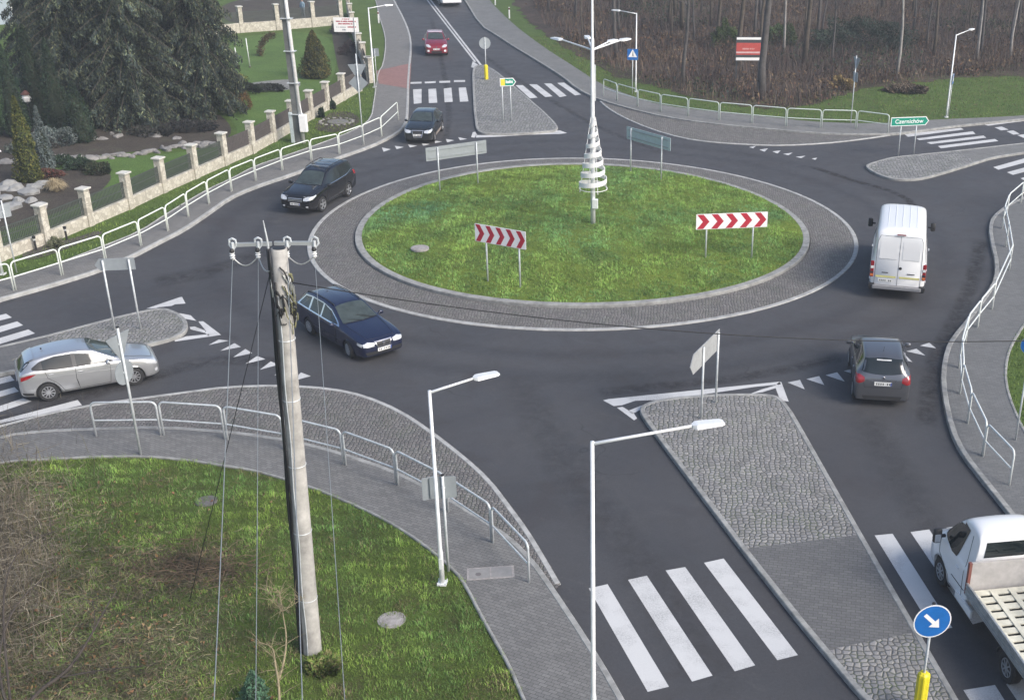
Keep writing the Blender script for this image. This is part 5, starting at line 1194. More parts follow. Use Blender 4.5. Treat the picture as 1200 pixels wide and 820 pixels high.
zt, zb_ = K0.z-o.z, K1.z-o.z; bw = (K1-K0).dot(u); c_ = Vector((0,0,(zt+zb_)/2)); bh = zt-zb_
for P in (P1, P2): MB().box(P-o+Vector((0,.05,zt/2)), (.09,.09,zt)).build('post', DARKM, t)
bd = plate('panel', rrect(bw+.1, bh+.06, .02), faceM(c_, n), DARKM, t, .03)
f = lambda d: faceM(c_+n*d, n)
for y0, y1, mt in ((.40,.50,WSIGN),(-.26,.26,M_plain('board_red',(.45,.07,.06),.5)),(-.50,-.38,WSIGN)): plate('strip', [(-bw/2,y0*bh),(bw/2,y0*bh),(bw/2,y1*bh),(-bw/2,y1*bh)], f(.006), mt, bd, .003)
tbars(f(.010), [(-.42,.45,-.03*bh,.10)], M_plain('ink_pink',(.62,.35,.33),.5), bd); plate('strip', [(-bw/2,-.19*bh),(bw/2,-.19*bh),(bw/2,-.12*bh),(-bw/2,-.12*bh)], f(.010), M_plain('ink_pink2',(.6,.42,.42),.5), bd, .003)

# --- covers in the ground
CONC = M_plain('cover_concrete', (.30,.28,.27), .9, var=.3, scale=8, bstr=.4); IRON = M_plain('cover_iron', (.13,.12,.12), .7, var=.3, scale=12)
def cover(px, py, z, r, label, mat=CONC):
    o = G(px, py, z); t = thing('manhole_cover', label, 'manhole cover', o); MB().lathe([(r*1.15,-.06),(r*1.15,.012),(r*.98,.016)], 28).build('ring', mat, t)
    MB().lathe([(r*.95,.0),(r*.95,.026),(.001,.028)], 28).build('lid', mat, t)
cover(242,587,.10,.25,'round manhole cover in the near lawn below the left pavement', IRON); cover(459,726,.10,.28,'round concrete cover in the near lawn right of the utility pole'); cover(492,290.5,.42,.33,'round concrete cover in the grass of the island')
o = G(575,671,.125); t = thing('inspection_cover', 'rectangular double inspection cover in the near pavement', 'manhole cover', o, R(10))
MB().box((0,0,.002),(1.15,.52,.012)).build('frame', CONC, t)
for sx in (-.27,.27): MB().box((sx,0,.008),(.5,.42,.012)).build('lid', M_plain('cover_grey',(.24,.235,.23),.85), t)
MB().lathe([(.07,.012),(.07,.02),(.001,.02)], 12, (-.30,-.04,0)).build('emblem', IRON, t)

# --- foreground utility pole
PC = M_plain('pole_concrete', (.38,.365,.34), .85, var=.35, scale=2.5, bstr=.35); LICH = M_plain('lichen', (.20,.195,.10), .9, var=.4, scale=15, bstr=.4); CABLE = M_plain('black_cable', (.015,.015,.017), .6); WIRE = M_plain('bare_wire', (.42,.43,.42), .4, .6); PORC = M_plain('porcelain', (.72,.72,.70), .2, coat=.8)
base = G(366,762,.08); ztop = 9.35; topc = G(327,291,ztop)
t = thing('utility_pole', 'weathered round concrete utility pole leaning in the near lawn with cables and a crossarm', 'utility pole', base)
tv = topc-base; tv = Vector((tv.x, tv.y, ztop-.08)); at_ = lambda k: tv*k
MB().tube([at_(-.02), at_(0), at_(.3), at_(.6), at_(.9), at_(1)], [.21,.205,.187,.17,.155,.15], 24).build('shaft', PC, t, smooth=True)
MB().tube([at_(.97), at_(1.001)], [.12,.12], 20).build('hollow', BLK, t)
for k in (.15,.33,.50,.66,.80,.90): MB().tube([at_(k)+Vector((.205*(1-.22*k)*cos(a), .205*(1-.22*k)*sin(a), 0)) for a in [2*pi*i/20 for i in range(20)]], .010, 4, closed=True).build('band', GALV, t)
for dx, dy, rr in ((-.235,-.05,.035),(-.21,-.11,.022),(-.165,-.155,.016)):
    MB().tube([at_(k)+Vector((dx*(1-.16*k)+.012*sin(k*19+dx*40), dy*(1-.16*k), 0)) for k in [i/24 for i in range(25)]], rr, 7).build('cable', CABLE, t, smooth=True)
MB().tube([at_(k)+Vector((-.03+.012*sin(k*25), -.225*(1-.22*k), 0)) for k in [i/20 for i in range(19)]], .012, 6).build('earth_wire', GALV, t)
def arm(a, b_, nm='crossarm'):
    A_, B_ = a-base, b_-base; d = B_-A_; q = MB(); q.box((A_+B_)/2, (d.length, .065, .07), rz=math.atan2(d.y, d.x)); return q.build(nm, M_plain('old_galvanised', (.34,.36,.36), .55, .3), t)
zc_ = ztop-.02; eL, eR = G(273,287,zc_), G(369,285,zc_); iL, iR = G(303,286,zc_), G(337,285,zc_)
off = Vector((0,-.0,0)); arm(eL, iL+(iL-eL).normalized()*.25); arm(iR-(eR-iR).normalized()*.25, eR)
ins = []
for e in (eL, iL, iR, eR):
    p = e-base; q = MB(); q.tube([p+Vector((0,0,.13)), p+Vector((.06,0,.10)), p+Vector((.07,0,0)), p+Vector((0,-.02,-.10)), p+Vector((-.07,0,0)), p+Vector((-.06,0,.10)), p+Vector((0,0,.13))], .022, 7); q.tube([p+Vector((0,-.02,.06)), p+Vector((0,-.05,-.16))], .028, 8); q.build('bracket', GALV, t)
    ii = p+Vector((0,-.10,-.22)); q = MB(); q.lathe([(.02,.10),(.05,.085),(.03,.06),(.055,.04),(.03,.015),(.05,-.01),(.03,-.03),(.02,-.05)], 12, tuple(ii)); q.build('insulator', PORC, t)
    MB().lathe([(.03,.15),(.045,.12),(.045,.09),(.03,.07)], 10, tuple(ii+Vector((0,0,.02)))).build('spacer', BLK, t); ins.append(ii)
for a, b_, sag in ((0,1,.16),(3,2,.16),(1,None,.10),(2,None,.12)):
    A_ = ins[a]; B_ = ins[b_] if b_ is not None else at_(.955)+Vector((.16 if a == 2 else -.16,-.12,0)); MB().tube([A_.lerp(B_, k/8)+Vector((0,-.05*sin(pi*k/8),-sag*sin(pi*k/8))) for k in range(9)], .013, 5).build('jumper_cable', WIRE, t)
rs = random.Random(3)
for k in range(18):
    k0 = .86+.11*rs.random(); a = rs.uniform(-2.7,-.2); b2 = a+rs.uniform(.5,1.7); P = []
    for i in range(10):
        u_ = i/9; aa = a+(b2-a)*u_; rr = .18+.07*sin(pi*u_)*rs.uniform(.4,1); P.append(at_(k0-.07*u_*rs.uniform(.5,1.2))+Vector((rr*cos(aa), rr*sin(aa), 0)))
    MB().tube(P, rs.choice((.016,.022,.012)), 6).build('loose_cable', rs.choice((LICH,LICH,CABLE,CABLE,WIRE)), t)
for k in range(7):
    p = at_(.87+.1*rs.random()); a = rs.uniform(-1.6,.5); auto(MB().rbox(p+Vector((.19*cos(a), .19*sin(a), 0)), (.07,.06,.11), .02).build('clamp', rs.choice((PORC,LICH,PORC,GALV)), t))
MB().tube([at_(1)+Vector((-.20,-.02,-.5)), at_(1)+Vector((-.20,-.02,.15)), at_(1)+Vector((-.24,0,.55))], [.03,.022,.008], 6).build('spike', GALV, t)
ytop = at_(.985); 
# overhead wires: each its own line towards the next pole behind the camera
def wire(label, A_, B_, sag, r, mat, name='overhead_wire', cat='wire', n=24, group=None):
    o = Vector(A_); t_ = thing(name, label, cat, o, 0, group); q = MB(); P = [(B_-A_)*(k/n)+Vector((0,0,-4*sag*(k/n)*(1-k/n))) for k in range(n+1)]
    q.tube(P, r, 6, caps=True); q.build('strand', mat, t_, smooth=True)
for (i, px, lb) in ((0,246,'pale overhead wire falling from the left end of the crossarm'),(1,296,'thin overhead wire from the insulator just left of the pole'),(2,352,'overhead wire running down close along the pole shaft'),(3,403,'thin overhead wire falling from the right end of the crossarm')):
    A_ = ins[i]+base; B0 = G(px, 820, 8.7); B_ = A_+(B0-A_)*1.9; wire(lb, A_, B_, .25, .0065 if i in (0,2) else .0045, WIRE)
A_ = base+at_(.93)+Vector((.25,-.1,0)); B_ = G(1290,396,6.6); wire('thin black cable sagging across the whole junction from the pole', A_, B_, .5, .012, CABLE, 'overhead_cable', 'cable')
A_ = base+at_(.95)+Vector((-.2,0,0)); wire('thin dark stay wire slanting from the pole down to the lawn', A_, G(222,704,.1), .0, .009, CABLE, 'stay_wire', 'wire', 2)

# --- single pole beside the white railing; its lit and shaded sides are painted in
o = G(351,167,.1); t = thing('utility_pole', 'ribbed concrete utility pole with a painted lit edge and white cabinet beside the white railing', 'utility pole', o)
MB().tube([(0,0,-.1),(-.12,.0,10.5)], [.24,.15], 4).build('shaft', M_plain('shaded_concrete',(.12,.125,.12),.9,var=.3,scale=2), t)
MB().tube([(.27,-.12,-.1),(.05,-.10,10.5)], [.11,.09], 10).build('lit_edge', M_plain('lit_concrete',(.58,.58,.56),.8,var=.12), t, smooth=True)  # same pole: the pale colour paints its sunlit right edge
for z in (1.6,3.3,5.0,6.7,8.4): MB().box((.05,-.1,z),(.62,.36,.035)).build('band', GALV, t)
auto(MB().rbox((.42,-.30,1.15),(.42,.26,.95),.05).build('cabinet', WSIGN, t)); MB().tube([(.40,-.28,1.6),(.30,-.22,2.2)],.03,6).build('conduit', WSIGN, t)
auto(MB().rbox((-.30,-.12,.85),(.20,.14,1.7),.03).build('cable_guard', M_plain('pale_blue_guard',(.50,.56,.56),.5), t))
# ------------------------------------------------------------------ planting
def rand_dirs(n, r_=rng):
    v = r_.normal(size=(n, 3)); return v/np.linalg.norm(v, axis=1, keepdims=True)
def leafmesh(P, size, cols, aspect=.5, droop=0.0, up=0.0, seed=0):
    """many small leaf faces centred on P (n,3); cols (n,3)"""
    r_ = np.random.default_rng(seed); n = len(P); d = rand_dirs(n, r_); d[:, 2] = d[:, 2]-droop+up; d /= np.linalg.norm(d, axis=1, keepdims=True)
    e = np.cross(d, rand_dirs(n, r_)); e /= np.linalg.norm(e, axis=1, keepdims=True)+1e-9
    s_ = np.broadcast_to(np.asarray(size, float), (n,))*r_.uniform(.6, 1.3, n); d = d*s_[:, None]; e = e*(s_*aspect)[:, None]
    V = np.stack([P-d*.5-e*.3, P-d*.1+e*.5, P+d*.6, P-d*.1-e*.5], 1).reshape(-1, 3)
    F_ = np.arange(4*n).reshape(-1, 4); Cc = np.repeat(np.c_[cols, np.ones(n)], 4, 0); return V, F_, Cc
def npmesh(name, V, F_, Cc, mat, parent=None, loc=None):
    me = bpy.data.meshes.new(name); nv, nf = len(V), len(F_); k = F_.shape[1]
    me.vertices.add(nv); me.vertices.foreach_set('co', np.asarray(V, np.float32).ravel()); me.loops.add(nf*k); me.loops.foreach_set('vertex_index', np.asarray(F_, np.int32).ravel())
    me.polygons.add(nf); me.polygons.foreach_set('loop_start', np.arange(0, nf*k, k, dtype=np.int32)); me.polygons.foreach_set('loop_total', np.full(nf, k, np.int32))
    me.update(calc_edges=True); at = me.color_attributes.new('leafcol', 'FLOAT_COLOR', 'POINT'); at.data.foreach_set('color', np.asarray(Cc, np.float32).ravel())
    me.materials.append(mat); o = bpy.data.objects.new(name, me); C.objects.link(o)
    if parent is not None: o.parent = parent
    if loc is not None: o.location = loc
    return o
def palette(n, cols, seed=0, var=.18):
    r_ = np.random.default_rng(seed); c_ = np.array(cols)[r_.integers(0, len(cols), n)]; return c_*r_.uniform(1-var, 1+var, (n, 1))
LEAF = M_attr('foliage'); BARK = M_plain('bark', (.085, .07, .055), .95, var=.35, scale=5, bstr=.5); BARKG = M_plain('grey_bark', (.085, .078, .075), .95, var=.35, scale=3, bstr=.4); BIRCH = M_plain('birch_bark', (.26, .245, .23), .85, var=.35, scale=2.5)

def spruce(seed, H_, Rb, name='spruce_tree', pal=None):
    rs = random.Random(seed); rn = np.random.default_rng(seed); t = thing(name, 'x', 'tree'); bf = []
    MB().tube([(0,0,-.1),(.04,.03,H_*.4),(0,0,H_)], [.20,.13,.02], 8).build('trunk', BARK, t, smooth=True)
    pts = []; q = MB(); z = 1.0
    while z < H_-.3:
        u = z/H_; L0 = Rb*(1-u)**.75*(.75 if z < 1.6 else 1); nb = 9 if u < .6 else 7; a0 = rs.uniform(0, 6)
        for b_ in range(nb):
            a = a0+2*pi*b_/nb+rs.uniform(-.25, .25); L = L0*rs.uniform(.65, 1.12); zz_ = z+rs.uniform(-.15, .15); P = []
            for k in range(7):
                s_ = k/6; P.append(Vector((L*s_*cos(a), L*s_*sin(a), zz_+.10*L*s_-(.36+.2*(1-u))*L*s_*s_)))
            if L > .8: q.tube(P, [.03*(1-k/7)+.005 for k in range(7)], 4, caps=False)
            m_ = int(50+L*90); fb = rs.choice((.5,.7,.85,.95,1.1,1.4))
            for _ in range(m_):
                bf.append(fb)
                s_ = rs.random()**.7; i = min(int(s_*6), 5); p = P[i].lerp(P[i+1], s_*6-i); wd = .42*L*(1-s_*.75)*rs.uniform(-1, 1)
                pts.append((p.x-sin(a)*wd*.6, p.y+cos(a)*wd*.6, p.z-abs(rs.gauss(0, .20))-abs(wd)*.35))
        z += .34+.22*u
    q.build('limbs', BARK, t)
    P = np.array(pts); cl = pal or [(.040,.055,.048),(.055,.073,.056),(.085,.105,.064),(.040,.054,.053),(.135,.15,.085),(.050,.065,.060)]
    V, F_, Cc = leafmesh(P, .20, palette(len(P), cl, seed, .3)*np.array(bf)[:, None], .32, droop=1.1, seed=seed); npmesh('crown', V, F_, Cc, LEAF, t); return t
def place(src, xy, label, group=None, rz=0, s_=1.0, z=.09):
    src.location = (xy[0], xy[1], z); src.rotation_euler = (0, 0, rz); src.scale = (s_,)*3; src['label'] = label
    if group: src['group'] = group
    return src
sp = [spruce(11, 14.5, 3.6), spruce(12, 13.5, 3.3), spruce(13, 15.0, 3.4)]
gq = 'tall spruces in the garden behind the fence'
place(sp[0], G(160,146,.09), 'tall dark spruce in the garden with its trunk showing, in the middle of the row', gq)
place(sp[1], G(244,133,.09), 'rightmost tall spruce of the garden row, its branches reaching towards the lawn', gq, 1)
place(sp[2], G(97,140,.09), 'tall spruce left of the middle one in the garden row', gq, 2)
for px, k, lb in (((205,116),0,'tall spruce standing behind the two right-hand spruces of the row'),((62,100),1,'leftmost tall spruce further back in the garden'),((135,96),2,'tall spruce behind the left part of the garden row')):
    place(copy_tree(sp[k]), G(*px,.09), lb, gq, 3+k*2.1, .97)

def cone_conifer(name, label, base, H_, Rb, cols, seed, n=3500, lean=(0, 0), flat_=1.0, group=None, size=.13):
    rn = np.random.default_rng(seed); o = G(*base, .10); t = thing(name, label, 'conifer', o, 0, group)
    MB().tube([(0,0,-.1),(lean[0]*.5,lean[1]*.5,H_*.5),(lean[0],lean[1],H_*.95)], [.07,.05,.01], 6).build('trunk', BARK, t)
    u = rn.random(n)**1.25; a = rn.uniform(0, 2*pi, n); lob = 1+.16*np.sin(a*3+u*7+seed)+.10*np.sin(a*7+u*17)
    r_ = Rb*np.power(1-u, .72)*(.45+.55*np.minimum(1, u/.10+.3))*lob*rn.uniform(.72, 1.02, n)
    P = np.c_[r_*np.cos(a)+lean[0]*u, r_*np.sin(a)*flat_+lean[1]*u, u*H_+.06]; V, F_, Cc = leafmesh(P, size, palette(n, cols, seed, .3), .45, up=.7, seed=seed); npmesh('crown', V, F_, Cc, LEAF, t)
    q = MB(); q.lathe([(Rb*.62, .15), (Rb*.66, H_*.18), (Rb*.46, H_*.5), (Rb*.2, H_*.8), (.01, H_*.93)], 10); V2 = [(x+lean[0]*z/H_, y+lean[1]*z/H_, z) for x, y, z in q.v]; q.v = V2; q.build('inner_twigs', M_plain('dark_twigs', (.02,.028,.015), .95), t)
    return t
OL = [(.10,.11,.03),(.07,.085,.025),(.13,.125,.035),(.05,.065,.02)]; BG = [(.09,.115,.11),(.07,.09,.09),(.12,.14,.135)]; DG = [(.02,.038,.02),(.03,.05,.026),(.026,.042,.032)]
cone_conifer('thuja_tree', 'golden green columnar thuja leaning left at the left edge of the garden', (36,213), 4.1, .66, OL, 21, 4500)
cone_conifer('juniper_tree', 'blue grey columnar juniper right of the golden thuja', (56,201), 3.2, .46, BG, 22, 3200)
for i, (px, h_, r_) in enumerate([((72,158),5.2,.8),((22,160),4.9,.75),((-12,160),4.6,.85),((48,148),5.6,.8),((96,166),3.2,.9)]):
    cone_conifer('thuja_tree', ['dark columnar thuja between the white garden ornament and the spruces','dark columnar thuja behind the golden one at the left edge','dark thuja mostly cut off by the left edge','tallest dark thuja behind the white garden ornament','short dark bushy conifer at the foot of the left spruces'][i], px, h_, r_, DG, 30+i, 3600)
cone_conifer('cone_conifer', 'olive cone shaped conifer alone on the back lawn beside the utility pole', (371,91), 3.1, 1.15, [(.10,.10,.03),(.075,.08,.028),(.05,.06,.025),(.13,.11,.04)], 41, 5200, size=.16)

def shrub(name, label, base, rx, ry, h_, cols, seed, n=1800, size=.12, up=.2, group=None, cat='shrub', z=.10):
    rn = np.random.default_rng(seed); t = thing(name, label, cat, G(*base, z), 0, group); d = rand_dirs(n, rn); d[:, 2] = np.abs(d[:, 2]); lob = 1+.22*np.sin(d[:, 0]*5+seed)*np.cos(d[:, 1]*4+seed*2)+.12*np.sin(d[:, 2]*9+d[:, 0]*11)
    r_ = lob*rn.uniform(.55, 1.0, n)**.5; P = np.c_[d[:, 0]*rx*r_, d[:, 1]*ry*r_, d[:, 2]*h_*r_+.02]; V, F_, Cc = leafmesh(P, size, palette(n, cols, seed, .3), .5, up=up, seed=seed); npmesh('foliage', V, F_, Cc, LEAF, t)
    q = MB(); rs = random.Random(seed)
    for k in range(9): a = rs.uniform(0, 6.3); q.tube([(0,0,-.03),(rx*.35*cos(a), ry*.35*sin(a), h_*.4),(rx*.7*cos(a), ry*.7*sin(a), h_*.65)], [.02,.012,.005], 4)
    q.build('stems', BARK, t); return t
SH = [('low dark green pine cushion near the fence, left of its twin',(72,193),.75,.6,.45,DG),('low dark green pine cushion near the fence, right of its twin',(96,197),.8,.6,.5,DG),('dark rounded evergreen beside the second fence pillar from the left',(114,203),.7,.6,.55,[(.03,.045,.025),(.05,.055,.03)]),
 ('dull red low shrub between the thujas and the fence',(58,207),.75,.5,.35,[(.11,.045,.04),(.08,.035,.03),(.06,.05,.03)]),('large pale blue green shrub behind the rock border',(63,170),1.2,.9,.95,[(.13,.16,.15),(.10,.13,.12),(.17,.19,.18)]),
 ('low grey green shrub left of the rock border',(30,178),.9,.7,.6,[(.08,.10,.08),(.11,.12,.11)]),('yellow tipped spreading juniper right of the spruces',(263,97),1.4,.9,.7,[(.20,.19,.05),(.10,.12,.04),(.03,.045,.02),(.15,.15,.04)]),
 ('dark spreading juniper just in front of the yellow tipped one',(282,108),1.5,.8,.65,[(.02,.028,.022),(.035,.045,.03)]),('reddish brown rounded shrub on the lawn right of the spruces',(281,128),.75,.7,1.1,[(.16,.08,.035),(.10,.075,.03),(.13,.10,.04)]),
 ('flat dark shrub on the pale gravel bed',(314,106),1.3,.7,.4,[(.03,.035,.03),(.05,.055,.05)]),('dark low shrub at the foot of the right spruce',(222,153),1.5,.8,.6,[(.025,.03,.03),(.045,.04,.04)]),
 ('dark low shrub under the middle spruce',(178,158),1.3,.7,.5,[(.03,.035,.028),(.05,.045,.04)]),('purple leaved shrub behind the fence near the lamp column',(412,62),.9,1.6,.8,[(.07,.045,.05),(.05,.045,.04)]),('dark hedge plant in the bed at the top of the street fence',(402,38),1.0,1.6,.9,[(.03,.035,.035),(.05,.05,.05)]),
 ('small spiky plant beside the stone ring on the verge',(390,128),.18,.18,.55,DG),('small dark spiky plant left of the stone ring',(377,138),.18,.18,.6,DG),('tiny pale plant on the verge in front of the leftmost fence pillar',(66,289),.28,.25,.38,[(.12,.12,.08),(.09,.1,.06)])]
for i, (lb, b_, rx, ry, h_, cl) in enumerate(SH): shrub('garden_shrub', lb, b_, rx, ry, h_, cl, 60+i, n=int(900+1500*rx), size=.11)
# ornamental grass: arching blades
t = thing('ornamental_grass', 'round tuft of straw coloured ornamental grass behind the fence', 'plant', G(66,224,.1)); r_ = np.random.default_rng(5); V = []; Fc = []; q = MB()
for k in range(420):
    a = r_.uniform(0, 2*pi); L = r_.uniform(.5, .8); u0 = r_.uniform(0, .18); p0 = Vector((u0*cos(a), u0*sin(a), 0)); s_ = Vector((-sin(a), cos(a), 0))*.010; sp_ = r_.uniform(.25, .85)
    sp_ = .15+.85*r_.random()**.7; p1 = p0+Vector((cos(a)*L*.55*sp_, sin(a)*L*.55*sp_, L*(.95-.45*sp_))); p2 = p0+Vector((cos(a)*L*.95*sp_, sin(a)*L*.95*sp_, L*(1.0-.85*sp_))); q.add([p0-s_, p0+s_, p1+s_, p1-s_, p2], [(0,1,2,3),(3,2,4)])
q.build('blades', M_plain('straw', (.36,.29,.18), .9, var=.35, scale=30), t)
# arch-shaped topiary, swing frame, ornament
t = thing('arched_topiary', 'brown arch shaped topiary on the back lawn', 'topiary', G(305,66,.1)); rn = np.random.default_rng(8); u = rn.random(1500); a = u*1.9; P = np.c_[.95*(1-np.cos(a)), np.zeros(1500), 1.5*np.sin(a*.85)*1.05]+rn.normal(0, .12, (1500, 3)); V, F_, Cc = leafmesh(P, .11, palette(1500, [(.12,.085,.045),(.08,.06,.035),(.09,.08,.04)], 8, .3), .5, seed=8); npmesh('foliage', V, F_, Cc, LEAF, t)
MB().tube([(0,0,0),(.05,0,.7),(.3,0,1.25),(.8,0,1.5)], .03, 6).build('wire_frame', BARK, t)
for px, ty, lb in (((279,80),56,'shorter white garden post on the lawn right of the spruces'),((293,79),45,'taller white garden post on the lawn right of the spruces')):
    t = thing('garden_post', lb, 'post', G(*px,.1)); h_ = rise(px, ty, .1)-.1; MB().tube([(0,0,0),(-.05,0,h_)], .035, 8).build('shaft', WHITEP, t, smooth=True); MB().lathe([(.09,0),(.09,.05),(.001,.06)], 10).build('foot', BARK, t)
t = thing('garden_ornament', 'white rounded garden lantern on a pole among the thujas at the left', 'ornament', G(38,150,.1)); h_ = rise((38,150),115,.1)-.1
MB().tube([(0,0,0),(0,0,h_-.2)], .03, 6).build('pole', DARKM, t); MB().lathe([(.05,-.28),(.25,-.15),(.28,.05),(.16,.22),(.05,.26)], 8, (0,0,h_)).build('lantern', WSIGN, t)
MB().lathe([(.30,.24),(.12,.40),(.02,.46)], 8, (0,0,h_)).build('roof', M_plain('rust_roof',(.12,.05,.04),.8), t)
for px, lb in (((42.5,293),'short black garden light left in front of the leftmost fence pillar'),((78.5,281.5),'short black garden light right of the leftmost fence pillar')):
    t = thing('garden_light', lb, 'garden light', G(*px,.1)); MB().lathe([(.045,0),(.045,.5),(.07,.51),(.07,.60),(.02,.62)], 10).build('stem', BLK, t); MB().lathe([(.05,.42),(.05,.50)], 10).build('lens', LAMPG, t)
# rocks
ROCK = M_plain('pale_rock', (.22,.21,.20), .9, var=.25, scale=5, bstr=.5); ROCKW = M_plain('white_rock', (.27,.27,.265), .9, var=.15, scale=5, bstr=.4)
def rock(px, r_, label, group, mat=ROCK, seed=0, parent=None):
    rs = random.Random(seed); bm = bmesh.new(); bmesh.ops.create_icosphere(bm, subdivisions=2, radius=1); sx, sy, sz = r_*rs.uniform(.9,1.4), r_*rs.uniform(.7,1.1), r_*rs.uniform(.45,.7); ph = [rs.uniform(0, 6) for _ in range(4)]
    for v in bm.verts:
        k = 1+.16*sin(v.co.x*3+ph[0])+.14*sin(v.co.y*4+ph[1])+.12*sin(v.co.z*5+ph[2]); v.co = Vector((v.co.x*sx*k, v.co.y*sy*k, v.co.z*sz*k))
    me = bpy.data.meshes.new('rock'); bm.to_mesh(me); bm.free(); me.materials.append(mat); o = bpy.data.objects.new('garden_rock', me); C.objects.link(o); o.location = G(*px, .12); o.rotation_euler = (0, 0, rs.uniform(0, 3)); return tag(o, label, 'rock', group)
for i, (x, y, r_) in enumerate([(10,217,.42),(20,222,.36),(33,226,.40),(5,232,.36),(22,236,.34),(12,244,.40),(40,221,.36),(36,236,.30),(51,215,.33),(4,222,.30),(47,243,.36),(-8,228,.4)]): rock((x,y), r_, 'large white boulder on the dark bed behind the leftmost fence bays', 'white boulders at the left of the garden', ROCKW, i)
rs = random.Random(4)
for i in range(46):
    u = i/45; x = -6+u*268; y = 192-21*u+rs.uniform(-2.5,2.5)-(3*sin(u*9)); rock((x,y), rs.uniform(.16,.34), 'pale stone in the border of rocks below the spruces', 'stones edging the garden lawn', ROCK, 100+i)
for i in range(12): rock((95+rs.uniform(0,40)+i*7, 160+rs.uniform(-3,3)), rs.uniform(.18,.34), 'pale stone on the dark bed behind the rock border', 'stones on the dark bed under the spruces', ROCK, 300+i)
for i in range(16):
    a = i/16*2*pi; p = G(394,143,.1); rock((394,143), .11, 'small stone of the ring on the verge beside the white railing', 'stones of the ring on the verge', ROCK, 500+i).location = (p.x+.95*cos(a), p.y+.95*sin(a), .12)
t = thing('planter_slab', 'pale round slab inside the stone ring on the verge', 'paving slab', G(396,143,.10)); MB().lathe([(.62,0),(.62,.04),(.55,.05)], 20).build('slab', M_plain('dull_slab',(.17,.165,.155),.9), t)

# beds, lawns, paths (sheets)
def sheet(px, z, name, mat, n=3): return flat([smoothline(PL(px, z), 2, True)], z, name, mat)
sheet([(-120,230),(-60,190),(20,192),(60,200),(100,196),(135,203),(120,224),(80,245),(0,272),(-60,290)], .104, 'planting_bed', BED)
sheet([(-120,150),(0,150),(60,146),(110,138),(170,132),(250,128),(275,150),(262,168),(200,174),(130,180),(60,188),(-20,197),(-140,215)], .106, 'planting_bed', BED)
sheet([(388,32),(402,32),(416,55),(432,84),(436,98),(420,106),(404,104),(398,88),(392,60)], .104, 'planting_bed', BED)
sheet([(255,4),(262,26),(300,30),(380,26),(404,20),(396,-8),(330,-8)], .106, 'planting_bed', BED)
sheet([(286,98),(330,93),(352,94),(352,104),(320,107),(290,104)], .108, 'gravel_path', M_plain('pale_gravel',(.20,.20,.19),.95,var=.3,scale=3))
sheet([(25,296),(60,284),(95,277),(112,270),(125,272),(90,287),(50,302),(28,305)], .110, 'planting_bed', M_ground('bark_mulch', [(.3,(.06,.055,.05)),(.7,(.12,.11,.10))], 1, 25))
sheet([(365,152),(378,138),(392,130),(412,131),(424,140),(414,150),(392,156)], .108, 'planting_bed', BED)
sheet([(220,-25),(262,2),(330,-2),(360,-20),(300,-40)], .115, 'driveway', M_plain('driveway_grey',(.26,.28,.30),.9,var=.15,scale=1))
sheet([(-60,250),(30,190),(130,186),(200,180),(262,172),(283,155),(262,130),(270,60),(262,44),(392,34),(396,100),(330,140),(250,195),(130,248),(40,285),(-60,320)], .098, 'garden_lawn', LAWNG)

# --- garden fence on a stone plinth
STONE = M_brick('fence_stone', (.50,.46,.38), (.60,.56,.48), (.34,.31,.26), 0, .38, .16, .012, .15); CAP = M_plain('fence_cap', (.56,.545,.49), .8, var=.1)
def M_wallstone():
    mt, n, b = newmat('split_stone'); p = opos(n); vo = N(n, 'ShaderNodeTexVoronoi', feature='F1'); vo.inputs['Scale'].default_value = 5.5; n.links.new(p, vo.inputs['Vector'])
    ve = N(n, 'ShaderNodeTexVoronoi', feature='DISTANCE_TO_EDGE'); ve.inputs['Scale'].default_value = 5.5; n.links.new(p, ve.inputs['Vector'])
    sp_ = N(n, 'ShaderNodeSeparateColor'); n.links.new(vo.outputs['Color'], sp_.inputs[0]); c_ = ramp(n, sp_.outputs[0], [(0,(.38,.35,.29)),(.5,(.50,.465,.39)),(1,(.58,.55,.475))])
    n.links.new(mix(n, ramp(n, ve.outputs['Distance'], [(.02,(1,)*3),(.06,(0,)*3)]), c_, (.34,.31,.26)), b.inputs['Base Color']); b.inputs['Roughness'].default_value = .9
    bump(n, b, noise(n, p, 14, 4), .4, .02); return mt
STONE = M_wallstone(); FBAR = M_plain('fence_bars', (.06,.07,.06), .6); FBARB = M_plain('fence_boards', (.075,.065,.062), .8, var=.2)
